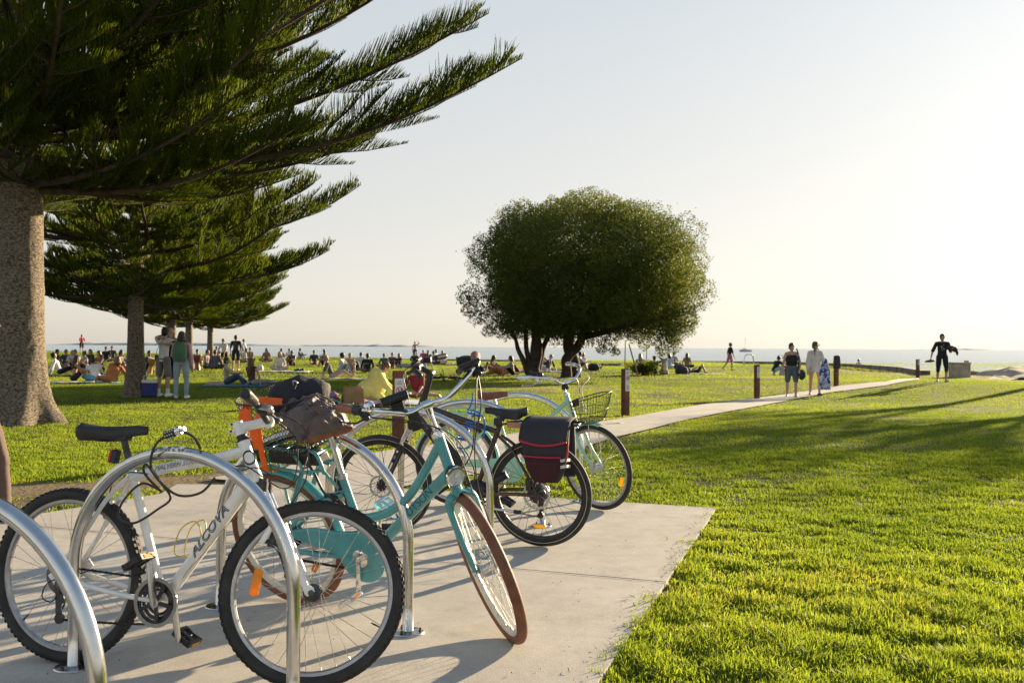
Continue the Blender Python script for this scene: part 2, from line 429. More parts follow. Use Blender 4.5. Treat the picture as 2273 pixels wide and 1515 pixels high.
def far_hill(name, x0, x1, Y, prof):
    hm = MB(); rows = []
    for i in range(len(prof)):
        x = x0 + (x1 - x0) * i / (len(prof) - 1); h = prof[i]
        rows.append([V((x, Y, -2)), V((x, Y + 60, h * .7)), V((x, Y + 250, h)), V((x, Y + 700, -2))])
    hm.grid(rows); return tag(hm.build(name, HILL, sharp=0), kind='structure')
_rr = random.Random(3)
def hillprof(n_, H, env):
    return [max(-1, H * env(i / (n_ - 1)) * (.7 + .5 * mnoise.noise(V((i * .23, H, 0))) + .18 * mnoise.noise(V((i * .9, 3, 1))))) for i in range(n_)]
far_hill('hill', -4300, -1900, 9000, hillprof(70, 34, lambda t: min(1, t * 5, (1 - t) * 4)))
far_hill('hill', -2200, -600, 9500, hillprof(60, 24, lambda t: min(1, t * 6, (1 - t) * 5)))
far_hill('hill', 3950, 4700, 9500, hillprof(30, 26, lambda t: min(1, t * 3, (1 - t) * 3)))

# seawall, dune, block
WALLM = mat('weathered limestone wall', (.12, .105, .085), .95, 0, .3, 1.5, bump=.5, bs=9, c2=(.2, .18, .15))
wm = MB()
wl = [(-20, 97.2, .16), (0, 97.2, .06), (20, 96.4, .06), (25.5, 90, .12), (25.0, 72, .22), (23.5, 60, .24), (20.9, 50.3, .24)]
rows = []
for i, (x, y, z) in enumerate(wl):
    j = min(i, len(wl) - 2); d = V((wl[j + 1][0] - wl[j][0], wl[j + 1][1] - wl[j][1], 0)).normalized(); nn = V((-d.y, d.x, 0)) * .22
    rows.append([V((x, y, -2.2)) - nn, V((x, y, z)) - nn, V((x, y, z)) + nn, V((x, y, -2.2)) + nn])
wm.grid(rows); k = len(rows); wm.add(rows[-1], [(0, 1, 2, 3)])
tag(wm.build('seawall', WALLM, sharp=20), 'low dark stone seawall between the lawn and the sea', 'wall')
bt = thing('concrete_block', 'square pale limestone block at the end of the seawall by the sand', 'block', (20.95, 46.6, float(hz(20.95, 46.6)) - .05), rad(-8))
bmk = MB(); bmk.box((0, 0, .33), (.80, .7, .70)); bmk.build('block_body', mat('pale limestone', (.42, .36, .26), .9, 0, .2, 3, bump=.3, bs=20), bt, bevel=.03)
bmk = MB(); bmk.box((0, 0, .71), (.84, .74, .06)); bmk.build('capping', mat('pale limestone cap', (.36, .31, .23), .9, 0, .2, 3, bump=.3, bs=20), bt, bevel=.015)
SAND = mat('beach sand', (.36, .29, .20), .95, 0, .2, .9, bump=.6, bs=3, c2=(.44, .37, .27))
gx = np.linspace(20.5, 44, 50); gy = np.linspace(43, 60, 40); GX, GY = np.meshgrid(gx, gy)
GZ = -.35 + .55 * np.exp(-((GX - 24.6) ** 2 / 2.2 + (GY - 48.5) ** 2 / 5)) + .55 * np.exp(-((GX - 30) ** 2 / 22 + (GY - 51) ** 2 / 9)) + .9 * np.exp(-((GX - 37) ** 2 / 30 + (GY - 52) ** 2 / 9)) + .42 * (vnoise(GX, GY, 1.1, 8) - .5) + .22 * (vnoise(GX, GY, .5, 9) - .5) + .28 * np.clip((52 - GY) / 8, 0, 1)
q = np.arange(GX.size).reshape(GX.shape); ff = np.stack([q[:-1, :-1], q[:-1, 1:], q[1:, 1:], q[1:, :-1]], -1).reshape(-1, 4)
tag(np_mesh('terrain', np.stack([GX.ravel(), GY.ravel(), GZ.ravel()], 1), ff, SAND, smooth=True), kind='structure')

ROCK = mat('limestone rock', (.16, .13, .10), .95, 0, .3, 4, bump=.6, bs=12, c2=(.32, .27, .20)); R1 = random.Random(12)
for i in range(16):
    x = R1.uniform(22, 32); y = 50.5 + R1.uniform(-2.5, 3) + .15 * (x - 22); m_ = MB(); r0 = R1.uniform(.12, .34); m_.ell((0, 0, 0), (r0 * R1.uniform(1, 1.6), r0, r0 * .75), 12, 8)
    m_.v = [tuple(V(v) * (1 + .35 * mnoise.noise(V(v) * 3.2 + V((i * 3, 0, 0))))) for v in m_.v]
    z_ = float(GZ[int(np.clip((y - 43) / 17 * 39, 0, 39)), int(np.clip((x - 20.5) / 23.5 * 49, 0, 49))])
    tag(m_.build('rock', ROCK, None, sharp=25, loc=V((x, y, z_ + r0 * .2))), 'weathered limestone rock lying on the sand mound past the pale block', 'rock', 'rocks on the sand')

# ------------------------------------------------------------------ grass
m = bpy.data.materials.new('grass blades'); m.use_nodes = True; n = m.node_tree.nodes; l = m.node_tree.links; b = n['Principled BSDF']
at = n.new('ShaderNodeAttribute'); at.attribute_name = 'tint'
rp = n.new('ShaderNodeValToRGB'); e = rp.color_ramp.elements; e[0].position = 0; e[0].color = (.05, .095, .012, 1); e[1].position = 1; e[1].color = (.225, .195, .06, 1)
k = rp.color_ramp.elements.new(.45); k.color = (.11, .155, .02, 1); k = rp.color_ramp.elements.new(.82); k.color = (.165, .215, .028, 1)
l.new(at.outputs['Fac'], rp.inputs['Fac']); l.new(rp.outputs['Color'], b.inputs['Base Color'])
b.inputs['Roughness'].default_value = .6; b.inputs['Specular IOR Level'].default_value = .18
hs = n.new('ShaderNodeMix'); hs.data_type = 'RGBA'; hs.blend_type = 'MULTIPLY'; hs.inputs[0].default_value = 1; hs.inputs[7].default_value = (2.8, 2.65, 1.2, 1); hs.clamp_result = False
l.new(rp.outputs['Color'], hs.inputs[6])
tr = n.new('ShaderNodeBsdfTranslucent'); l.new(hs.outputs[2], tr.inputs['Color'])
mx = n.new('ShaderNodeMixShader'); mx.inputs['Fac'].default_value = .45
l.new(b.outputs[0], mx.inputs[1]); l.new(tr.outputs[0], mx.inputs[2]); l.new(mx.outputs[0], n['Material Output'].inputs[0])
GRASS = m
def scatter(y0, y1, dens, margin=1.2, half=.56):
    """points of the lawn between two depths, inside a widened view wedge"""
    w1 = y1 * half + margin; nn = int((y1 - y0) * 2 * w1 * dens)
    y = RNG.uniform(y0, y1, nn); x = RNG.uniform(-w1, w1, nn)
    k = np.abs(x) < y * half + margin; x, y = x[k], y[k]
    jx = x + RNG.normal(0, .022, len(x)); jy = y + RNG.normal(0, .022, len(x))
    # the turf creeps over the slab's edge unevenly
    wob = .10 * (vnoise(x, y, .22, 21) - .42) + .05 * (vnoise(x, y, .07, 22) - .5)
    d = ~inpoly(jx + wob * 1.6 , jy, PAD) & ~inpoly(jx, jy + wob, PATHP)
    x, y = x[d], y[d]
    return x, y
def blade_mesh(x, y, h, w, lean, near):
    k = len(x); z = hz(x, y) - .014; az = RNG.uniform(0, 2 * pi, k); fa = RNG.uniform(0, 2 * pi, k)
    lx, ly = np.cos(az) * lean, np.sin(az) * lean
    wx, wy = np.cos(fa) * w / 2, np.sin(fa) * w / 2
    vr = 1.0 if near else .45; tint = np.clip(.10 + .34 * vnoise(x, y, 1.7, 11) + .30 * vnoise(x, y, 5.5, 13) + .22 * vnoise(x, y, .3, 12) + vr * RNG.normal(0, .13, k), 0, .86)
    dry = RNG.random(k) < (.018 + .2 * dirt(x, y)); pt = np.clip((vnoise(x, y, 2.3, 36) - .60) * 4, 0, 1); tint = np.clip(tint + pt * RNG.uniform(0, .42, k), 0, .93); tint[dry] = RNG.uniform(.86, 1, dry.sum())
    if near:
        v = np.empty((k, 5, 3)); c = .55
        v[:, 0] = np.stack([x - wx, y - wy, z], 1); v[:, 1] = np.stack([x + wx, y + wy, z], 1)
        v[:, 2] = np.stack([x - wx * .8 + lx * .35 * h, y - wy * .8 + ly * .35 * h, z + h * c], 1); v[:, 3] = np.stack([x + wx * .8 + lx * .35 * h, y + wy * .8 + ly * .35 * h, z + h * c], 1)
        v[:, 4] = np.stack([x + lx * h, y + ly * h, z + h * (1 - .25 * lean)], 1)
        o = (np.arange(k) * 5)[:, None, None]; f = np.array([[0, 1, 3], [0, 3, 2], [2, 3, 4]])[None] + o; nv = 5
    else:
        v = np.empty((k, 3, 3)); v[:, 0] = np.stack([x - wx, y - wy, z], 1); v[:, 1] = np.stack([x + wx, y + wy, z], 1); v[:, 2] = np.stack([x + lx * h, y + ly * h, z + h], 1)
        f = (np.arange(k) * 3)[:, None, None] + np.array([[0, 1, 2]])[None]; nv = 3
    return v.reshape(-1, 3), f.reshape(-1, 3), np.repeat(tint, nv)
GV, GF, GA = [], [], []; off = 0
for (y0, y1, dens, hh, ww, near) in GRASS_BANDS:
    x, y = scatter(y0, y1, dens)
    dr = dirt(x, y); keep = RNG.random(len(x)) > dr * (1.1 if y0 < 13 else .65); x, y = x[keep], y[keep]
    cl = vnoise(x, y, .16, 31) * .7 + vnoise(x, y, .5, 32) * .3
    keep = RNG.random(len(x)) < (.12 + 1.5 * cl) * (1 - .75 * np.clip((vnoise(x, y, 1.6, 35) - .72) * 5, 0, 1)); x, y, cl = x[keep], y[keep], cl[keep]
    hol = vnoise(x, y, .9, 33); h = hh * (.30 + .95 * cl) * (.72 + .5 * hol) * RNG.uniform(.6, 1.25, len(x)); w = ww * RNG.uniform(.6, 1.3, len(x)); lean = np.abs(RNG.normal(.55, .35, len(x)))
    v, f, a = blade_mesh(x, y, h, w, lean, near)
    GV.append(v); GF.append(f + off); GA.append(a); off += len(v)
tag(np_mesh('grass', np.concatenate(GV), np.concatenate(GF), GRASS, attr=np.concatenate(GA)), kind='stuff')
del GV, GF, GA
# dead leaves and twigs along the slab's edge and on the concrete
lm = MB(); R1 = random.Random(5)
for i in range(210):
    if i < 100:
        t = R1.random() * 5.0; p = PC + AR * t + V((-AR.y, AR.x, 0)) * -abs(R1.gauss(0, .05)) 
        if (p - PC).dot(AC) < 0: p = PC + AR * t + AC * abs(R1.gauss(0.0, .05))
    else:
        p = V((R1.uniform(-3, 1.2), R1.uniform(3.6, 8), 0))
        if not inpoly(np.array([p.x]), np.array([p.y]), PAD)[0]: continue
    L = R1.uniform(.006, .022) if i % 5 else R1.uniform(.025, .05); a = R1.uniform(0, pi); d = V((cos(a), sin(a), R1.uniform(-.1, .2))) * L
    if i >= 100: d *= .5
    z = .019; p.z = z
    lm.tube([p, p + d * .5 + V((0, 0, .004)), p + d], [.0016, .0028, .001], 4, flat=(1, .5))
tag(lm.build('leaf_litter', mat('dead leaf', (.16, .09, .045), .9, 0, .5, 40)), kind='stuff')
# ------------------------------------------------------------------ trees
def leafmat(name, lo, hi, trans, tcol):
    m = bpy.data.materials.new(name); m.use_nodes = True; n = m.node_tree.nodes; l = m.node_tree.links; b = n['Principled BSDF']
    at = n.new('ShaderNodeAttribute'); at.attribute_name = 'tint'
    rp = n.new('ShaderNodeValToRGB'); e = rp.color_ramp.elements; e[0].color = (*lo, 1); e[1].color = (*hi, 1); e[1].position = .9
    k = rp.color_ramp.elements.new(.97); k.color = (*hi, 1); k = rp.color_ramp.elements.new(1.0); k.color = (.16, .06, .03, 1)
    l.new(at.outputs['Fac'], rp.inputs['Fac']); l.new(rp.outputs['Color'], b.inputs['Base Color']); b.inputs['Roughness'].default_value = .6; b.inputs['Specular IOR Level'].default_value = .12
    hs = n.new('ShaderNodeMix'); hs.data_type = 'RGBA'; hs.blend_type = 'MULTIPLY'; hs.inputs[0].default_value = 1; hs.inputs[7].default_value = (*tcol, 1); hs.clamp_result = False
    l.new(rp.outputs['Color'], hs.inputs[6]); tr = n.new('ShaderNodeBsdfTranslucent'); l.new(hs.outputs[2], tr.inputs['Color'])
    mx = n.new('ShaderNodeMixShader'); mx.inputs['Fac'].default_value = trans; l.new(b.outputs[0], mx.inputs[1]); l.new(tr.outputs[0], mx.inputs[2]); l.new(mx.outputs[0], n['Material Output'].inputs[0])
    return m
PINE = leafmat('pine foliage', (.078, .120, .012), (.185, .225, .026), .58, (2.3, 2.1, .8))
BUSH = leafmat('dense dark leaves', (.044, .066, .016), (.120, .145, .034), .38, (2.2, 2.0, .9))
BARK = mat('rough pine bark', (.075, .054, .038), .95, 0, .25, 21, bump=1.0, bs=26, c2=(.34, .275, .20), mixs=(.40, .60), detail=12)
for n_ in BARK.node_tree.nodes:
    if n_.type == 'TEX_NOISE':
        mp_ = BARK.node_tree.nodes.new('ShaderNodeMapping'); mp_.inputs['Scale'].default_value = (1, 1, 1.7); lk_ = n_.inputs['Vector'].links[0]; src_ = lk_.from_socket; BARK.node_tree.links.new(src_, mp_.inputs[0]); BARK.node_tree.links.new(mp_.outputs[0], n_.inputs['Vector']); n_.inputs['Roughness'].default_value = .72
    if n_.type == 'BUMP': n_.inputs['Distance'].default_value = .06
LIMB = mat('limb bark', (.07, .05, .038), .92, 0, .35, 7, bump=.5, bs=30)

def unit(a): return a / np.maximum(np.linalg.norm(a, axis=-1, keepdims=True), 1e-9)

def ropes(P, D, L, R, bend, tint):
    """curved needle-clad twigs: three-sided tapering ropes from P along D, bending towards bend"""
    k = len(P); D = unit(D); side = unit(np.cross(D, np.array([.31, .22, .93]) + RNG.normal(0, .2, (k, 3)))); up = np.cross(side, D)
    vs = np.empty((k, 4, 3, 3))
    cen = [P, P + D * (L * .38)[:, None] + bend * (L * .05)[:, None], P + D * (L * .72)[:, None] + bend * (L * .19)[:, None], P + D * (L * .97)[:, None] + bend * (L * .40)[:, None]]
    for i, rr in enumerate((.75, 1.0, .9, .28)):
        for j in range(3):
            a = 2 * pi * j / 3 + i * .5
            vs[:, i, j] = cen[i] + (side * cos(a) + up * sin(a)) * (R * rr)[:, None]
    f = []
    for i in range(3):
        for j in range(3):
            j2 = (j + 1) % 3; f.append([i * 3 + j, i * 3 + j2, (i + 1) * 3 + j2, (i + 1) * 3 + j])
    F = np.array(f)[None] + (np.arange(k) * 12)[:, None, None]
    return vs.reshape(-1, 3), F.reshape(-1, 4), np.repeat(tint, 12)

class Rope:
    def __init__(s): s.P = []; s.D = []; s.L = []; s.R = []; s.B = []; s.T = []
    def add(s, P, D, L, R, B, T): s.P.append(P); s.D.append(D); s.L.append(L); s.R.append(R); s.B.append(B); s.T.append(T)
    def mesh(s, name, mt, parent):
        v, f, t = ropes(np.concatenate(s.P), np.concatenate(s.D), np.concatenate(s.L), np.concatenate(s.R), np.concatenate(s.B), np.concatenate(s.T))
        return np_mesh(name, v, f, mt, parent, smooth=True, attr=t)

def frond(rp, path, L0, rr, step, rnd, tint0, updir, wid=1.0, neat=False):
    """twigs in two rows along a curved axis (path: (n,3)), longest in the middle, swept forward and up"""
    seg = np.linalg.norm(np.diff(path, axis=0), axis=1); d = np.concatenate([[0], np.cumsum(seg)]); tot = d[-1]
    n = max(4, int(tot / step)); t = (np.arange(n) + RNG.random(n) * .6) * tot / n
    P = np.stack([np.interp(t, d, path[:, i]) for i in range(3)], 1)
    e = .02; P2 = np.stack([np.interp(np.minimum(t + .1, tot), d, path[:, i]) for i in range(3)], 1); P1 = np.stack([np.interp(np.maximum(t - .1, 0), d, path[:, i]) for i in range(3)], 1)
    A = unit(P2 - P1); up = unit(updir - A * (A @ updir)[:, None]); sd = np.cross(A, up)
    prof = np.clip((tot - t) / (tot * .55), .18, 1) * np.clip(.55 + t / (tot * .3), .5, 1)
    if neat: prof = np.clip((tot - t) / (tot * .42), .10, 1) ** .8 * np.clip(.6 + t / (tot * .25), .5, 1)
    for s_ in (-1, 1):
        keep = RNG.random(n) < (.985 if neat else .94)
        j = RNG.normal(0, .035 if neat else .10, (n, 3))
        D = A * .74 + sd * (s_ * .46 * wid) + up * (.62 if neat else .50) + j
        L = L0 * prof * (RNG.uniform(.93, 1.06, n) if neat else RNG.uniform(.75, 1.15, n))
        T = np.clip(tint0 + RNG.normal(0, .13, n), 0, .9); T[RNG.random(n) < .006] = 1.0
        rp.add(P[keep], D[keep], L[keep], np.full(keep.sum(), rr), (A * .5 + up * .55)[keep], T[keep])

def pine(name, label, loc, H, whorls, trunk_r, step, rr, seed, flare=1.5, limb_detail=8, rope_L=.42, group=None, override=None, lat_step=.3, bark_lean=0):
    R = random.Random(seed); root = thing(name, label, 'tree', loc, 0, group)
    # trunk
    tm = MB(); big = trunk_r > .3; n = 150 if big else 50; na = 64 if big else 28
    rows = []
    for i in range(n):
        z = -.15 + (H + .15) * (i / (n - 1)) ** 1.25; base = trunk_r * (1 - .86 * max(0, z) / H) + trunk_r * (flare - 1) * math.exp(-max(z, 0) / .42)
        row = []
        for j in range(na):
            a = 2 * pi * j / na
            lob = 1 + .10 * math.exp(-max(z, 0) / .5) * sin(a * 5 + 1.1) * flare + .05 * mnoise.noise(V((cos(a) * 1.7, sin(a) * 1.7, z * 1.1 + seed))) + .022 * mnoise.noise(V((cos(a) * 6, sin(a) * 6, z * 4))) + (.045 * max(0, mnoise.noise(V((cos(a) * 9, sin(a) * 9, z * 16)))) + .03 * abs(mnoise.noise(V((cos(a) * 3, sin(a) * 3, z * 22)))) if big else 0)
            row.append(V((cos(a) * base * lob + bark_lean * z, sin(a) * base * lob, z)))
        rows.append(row)
    tm.grid(rows, wrap=True); tr = tm.build('trunk', BARK, root, sharp=0)
    lm_ = MB(); rp = Rope()
    for (z0, nb, L, slope, turn) in whorls:
        off = R.uniform(0, 2 * pi)
        for b in range(nb):
            az = off + 2 * pi * b / nb + R.uniform(-.2, .2); Lb = L * R.uniform(.82, 1.1); sl = slope + R.uniform(-.07, .07)
            make_branch(lm_, rp, R, z0 + R.uniform(-.28, .28), az, Lb, sl, turn, trunk_r * (1 - .8 * z0 / H), step, rr, rope_L, lat_step)
    for o in (override or []): make_branch(lm_, rp, R, *o, trunk_r * .8, step, rr, rope_L, lat_step)
    lm_.build('branch', LIMB, root, sharp=0)
    rp.mesh('crown', PINE, root)
    return root

def make_branch(lm_, rp, R, z0, az, L, slope, turn, r0, step, rr, rope_L, lat_step):
    """a limb that runs out from the trunk, dips a little and turns up at its tip"""
    N = 15; d = np.array([cos(az), sin(az), 0]); sd = np.array([-sin(az), cos(az), 0])
    t = np.linspace(0, 1, N); w1, w2 = R.uniform(-.05, .05), R.uniform(0, 6)
    rad_ = L * (t - .04 * t ** 3); hgt = L * (slope * t - .045 * np.sin(pi * t) + turn * t ** 2.6)
    lat = L * w1 * np.sin(t * 4 + w2)
    path = np.stack([d[0] * rad_ + sd[0] * lat, d[1] * rad_ + sd[1] * lat, z0 + hgt], 1)
    rb = min(.085, .012 * L + .012) * (1.25 if rr > .012 else 1)
    lm_.tube([tuple(p) for p in path], [max(.006, rb * (1 - .9 * x)) for x in t], 6)
    upv = np.array([0, 0, 1.0])
    tb = R.uniform(.25, .6)
    # end of the limb carries its own twigs
    i0 = int(N * .62); frond(rp, path[i0:], rope_L * 1.3, rr * 1.25, step * .95, R, tb + .15, upv, .5, True)
    # side shoots
    s = L * R.uniform(.07, .17); side = 1
    while s < L * .93:
        tt = s / L; P = np.array([np.interp(tt, t, path[:, i]) for i in range(3)]); P2 = np.array([np.interp(min(1, tt + .04), t, path[:, i]) for i in range(3)])
        A = (P2 - P) / max(1e-6, np.linalg.norm(P2 - P)); Ls = (.35 + .27 * L * (1 - tt) ** .75) * R.uniform(.7, 1.15); Ls = min(Ls, 2.0)
        D = A * .66 + sd * side * R.uniform(.55, .85) + upv * R.uniform(-.22, .30)
        D /= np.linalg.norm(D); q = np.linspace(0, 1, 7)[:, None]
        sp = P + D * Ls * q + A * (.22 * Ls) * q ** 2 + upv * (Ls * R.uniform(.05, .3)) * q ** 2.2
        if R.random() < .85: lm_.tube([tuple(p) for p in sp[::2]], [.014, .011, .008, .004], 4, cap=False)
        frond(rp, sp, rope_L * R.uniform(.75, 1.1), rr, step, R, tb + R.uniform(-.15, .2), upv, .85)
        side = -side; s += lat_step * R.uniform(.6, 1.4)

# the big pine: limbs whose azimuth 0 runs to +x, and the long ones that reach over the slab
W1 = [(4.0, 6, 4.6, .10, .12), (4.55, 6, 6.2, .12, .14), (5.2, 6, 6.9, .16, .14), (5.9, 6, 6.8, .2, .14), (6.6, 6, 6.6, .24, .14), (7.4, 6, 6.3, .26, .14), (8.3, 5, 5.8, .28, .14), (9.3, 5, 5.2, .3, .14), (10.4, 5, 4.6, .32, .14), (11.8, 5, 3.8, .34, .14), (13.4, 5, 3.0, .36, .14), (15.2, 5, 2.1, .4, .14)]
OV = [(4.4, rad(-2), 8.7, .09, .09), (4.75, rad(3), 8.1, .19, .08), (3.9, rad(-16), 5.6, .06, .08), (4.7, rad(-30), 6.6, .10, .1), (5.4, rad(-42), 6.4, .14, .1), (5.5, rad(6), 7.4, .27, .1),
      (5.2, rad(-14), 7.6, .22, .1), (6.2, rad(-4), 7.0, .32, .1), (4.2, rad(18), 6.2, .07, .09), (4.9, rad(-58), 5.6, .10, .1), (6.0, rad(-30), 6.8, .24, .1), (4.0, rad(34), 5.0, .02, .1), (4.5, rad(-78), 5.0, .08, .1)]
pine('pine_tree', 'tallest pine with the thick pale flaking trunk, long limbs reaching over the bicycles', (-8.2, 16.6, 0), 18, W1, .39, .036, .0078, 11, flare=1.68, group='row of pines on the lawn', override=OV, lat_step=.27, rope_L=.44)
W2 = [(2.55, 5, 2.9, .02, .12), (2.85, 6, 4.5, .02, .12), (3.2, 7, 5.3, .05, .15), (3.8, 7, 5.5, .09, .16), (4.5, 7, 5.4, .14, .17), (5.3, 6, 5.1, .2, .18), (6.2, 6, 4.7, .26, .18), (7.0, 6, 4.2, .30, .18), (7.8, 6, 3.7, .36, .18), (8.9, 5, 3.1, .4, .18), (10.1, 5, 2.4, .44, .18), (11.4, 5, 1.6, .5, .18)]
p2 = pine('pine_tree', 'pine with grey mottled trunk beside the blue cooler box and the hugging people', (-9.45, 25, 0), 13.5, W2, .215, .052, .0105, 5, flare=1.6, group='row of pines on the lawn', rope_L=.40, lat_step=.32)
p2.rotation_euler.z = .4
def copy_tree(o, parent=None):
    c = o.copy(); COL.objects.link(c); c.parent = parent
    for ch in o.children: copy_tree(ch, c)
    return c
for x, y, s_, rz, lb in [(-13.0, 38, .92, 1.9, 'slim pine straight behind the hugging people'), (-17.2, 53, .98, 3.1, 'distant pine between the green backpack and the drummers'), (-19.4, 64, .95, 4.4, 'last pine of the row, its leaning trunk ends beside the hand drum')]:
    c = copy_tree(p2); c.location = (x, y, float(hz(x, y))); c.scale = (s_, s_, s_); c.rotation_euler.z = rz; c['label'] = lb

# ---- broad trees built from leaf clumps
def leaf_cloud(centres, radii, per, size, tint, squash=.85, lobes=None):
    """small leaf faces spread through the outer part of each clump"""
    k = len(centres); N = per.sum(); idx = np.repeat(np.arange(k), per)
    d = unit(RNG.normal(0, 1, (N, 3))); r = np.where(RNG.random(N) < .75, RNG.uniform(.80, 1.0, N), RNG.random(N) ** .5)
    wob = 1 + .22 * np.sin(d[:, 0] * 7 + idx) * np.sin(d[:, 2] * 6 + idx * 2) 
    P = centres[idx] + d * (r * radii[idx] * wob)[:, None] * np.array([1, 1, squash])
    stray = RNG.random(N) < .025; P[stray] += d[stray] * (RNG.random(stray.sum()) * .28 * radii[idx][stray])[:, None]
    tg = unit(np.cross(d, RNG.normal(0, 1, (N, 3)))); ax = unit(tg + d * .45 + np.array([0, 0, .25]) + RNG.normal(0, .18, (N, 3))); sd = unit(np.cross(ax, d + RNG.normal(0, .45, (N, 3))))
    L = size * RNG.uniform(.6, 1.5, N); w = L * .30
    v = np.empty((N, 4, 3)); v[:, 0] = P; v[:, 1] = P + ax * (L * .5)[:, None] + sd * w[:, None]; v[:, 2] = P + ax * L[:, None]; v[:, 3] = P + ax * (L * .5)[:, None] - sd * w[:, None]
    f = np.arange(N * 4).reshape(N, 4); t = np.clip(tint[idx] + RNG.normal(0, .14, N), 0, .95)
    return v.reshape(-1, 3), f, np.repeat(t, 4)

def limb(mb, pts, rs, n=9):
    pts = [V(p) for p in pts]; fine = []; fr = []
    for i in range(len(pts) - 1):
        for k in range(4):
            t = k / 4; a = pts[max(i - 1, 0)]; b = pts[i]; c = pts[i + 1]; d = pts[min(i + 2, len(pts) - 1)]
            p = .5 * ((2 * b) + (c - a) * t + (2 * a - 5 * b + 4 * c - d) * t * t + (3 * b - a - 3 * c + d) * t ** 3)
            fine.append(p); fr.append((rs[i] * (1 - t) + rs[i + 1] * t) * (1 + .06 * mnoise.noise(p * 3)))
    fine.append(pts[-1]); fr.append(rs[-1]); mb.tube(fine, fr, n)

RT = V((3.4, 44, float(hz(3.4, 44)))); RTZ = RT.z
rt = thing('round_tree', 'big dome-shaped dark green tree on several bare trunks by the sea', 'tree', RT)
def px(x, y, Y=44): return V(at_depth(x, y, Y)) - RT
tm = MB()
limb(tm, [px(1186, 842), px(1186, 815), px(1194, 780, 43.9), px(1190, 745, 43.8), px(1180, 700, 43.5), px(1160, 640, 43)], [.36, .24, .21, .19, .16, .08])
limb(tm, [px(1176, 838), px(1162, 800), px(1150, 775), px(1143, 750), px(1120, 715)], [.16, .12, .10, .08, .05])
limb(tm, [px(1181, 838), px(1174, 800), px(1168, 770), px(1166, 735), px(1150, 690)], [.2, .13, .11, .1, .06])
limb(tm, [px(1190, 830, 44.3), px(1200, 790, 44.4), px(1208, 765, 44.6), px(1230, 720, 45)], [.2, .16, .12, .08])
limb(tm, [px(1190, 833, 44.8), px(1186, 790, 45), px(1189, 750, 45), px(1200, 690, 45.4)], [.22, .2, .18, .1])
tm.build('trunk', LIMB, rt, sharp=0); tm = MB()
limb(tm, [px(1256, 846), px(1258, 820), px(1256, 800), px(1266, 785), px(1280, 772), px(1292, 748), px(1310, 690), px(1340, 620)], [.30, .22, .21, .21, .21, .19, .16, .08])
limb(tm, [px(1275, 842, 44.7), px(1272, 800, 44.8), px(1262, 770, 44.8), px(1262, 735, 45), px(1250, 660, 45.4)], [.38, .28, .25, .26, .12])
limb(tm, [px(1292, 748), px(1350, 735, 43), px(1420, 715, 42.4), px(1480, 705, 42)], [.16, .12, .09, .04])
limb(tm, [px(1300, 730), px(1400, 690, 44), px(1500, 655, 44.5)], [.14, .1, .05])
tm.build('trunk', LIMB, rt, sharp=0)
C = []; Rr = []; Tn = []
c0 = np.array([-.05, 0, 4.62 - RTZ])
R1 = random.Random(21)
for i in range(190):          # clumps over the dome
    z = 1 - 2 * (i + .5) / 190; a = i * 2.39996; r = sqrt(1 - z * z)
    d = np.array([r * cos(a), r * sin(a), z])
    if d[2] < -.74: continue
    ex = np.array([4.68, 4.7, 3.08]) 
    if d[2] < -.05: ex = ex * np.array([1, 1, .92])
    s_ = (abs(d[0]) ** 2.15 + abs(d[1]) ** 2.15 + abs(d[2]) ** 2.15) ** (-1 / 2.15)
    p = c0 + d * ex * s_ * R1.uniform(.80, 1.0)
    p[0] -= .25 * max(0, d[2]) * 1.2 - .02 * p[2]
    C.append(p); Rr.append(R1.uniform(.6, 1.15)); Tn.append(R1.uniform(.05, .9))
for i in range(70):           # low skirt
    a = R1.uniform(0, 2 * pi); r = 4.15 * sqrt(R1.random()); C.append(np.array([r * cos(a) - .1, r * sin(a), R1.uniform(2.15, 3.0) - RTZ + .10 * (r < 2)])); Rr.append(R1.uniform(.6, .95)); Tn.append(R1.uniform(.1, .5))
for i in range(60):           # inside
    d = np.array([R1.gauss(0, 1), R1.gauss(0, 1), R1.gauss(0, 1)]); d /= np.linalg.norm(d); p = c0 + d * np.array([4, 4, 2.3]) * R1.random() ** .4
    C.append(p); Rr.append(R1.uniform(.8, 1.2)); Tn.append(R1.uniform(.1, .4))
def extra(x, y, Y, r, t): C.append(np.array(px(x, y, Y))); Rr.append(r); Tn.append(t)
for q in [(1045, 650, 43.6, .62), (1035, 665, 43.2, .4), (1065, 675, 43.5, .65), (1090, 700, 43.4, .6), (1060, 705, 43.6, .42), (1110, 730, 43.4, .5), (1135, 735, 43.6, .42), (1040, 690, 43.8, .35), (1085, 735, 43.6, .32),
          (1440, 720, 42.4, .55), (1470, 725, 42.2, .62), (1490, 740, 42.0, .55), (1480, 760, 42.2, .5), (1455, 750, 42.4, .5), (1495, 765, 42.1, .4), (1470, 778, 42.3, .32), (1410, 745, 42.8, .4), (1500, 725, 42.2, .4), (1430, 765, 42.8, .28),
          (1330, 745, 43, .5), (1350, 762, 43, .38), (1380, 735, 43, .5), (1300, 755, 43.2, .4), (1240, 745, 43.2, .55), (1215, 735, 43, .5), (1270, 740, 43, .5), (1335, 775, 43.2, .25), (1365, 780, 43, .2)]:
    extra(*q[:4], R1.uniform(.2, .7))
C = np.array(C); Rr = np.array(Rr); Tn = np.array(Tn)
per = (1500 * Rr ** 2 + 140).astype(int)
v, f, t = leaf_cloud(C, Rr, per, .072, Tn); np_mesh('crown', v, f, BUSH, rt, attr=t)

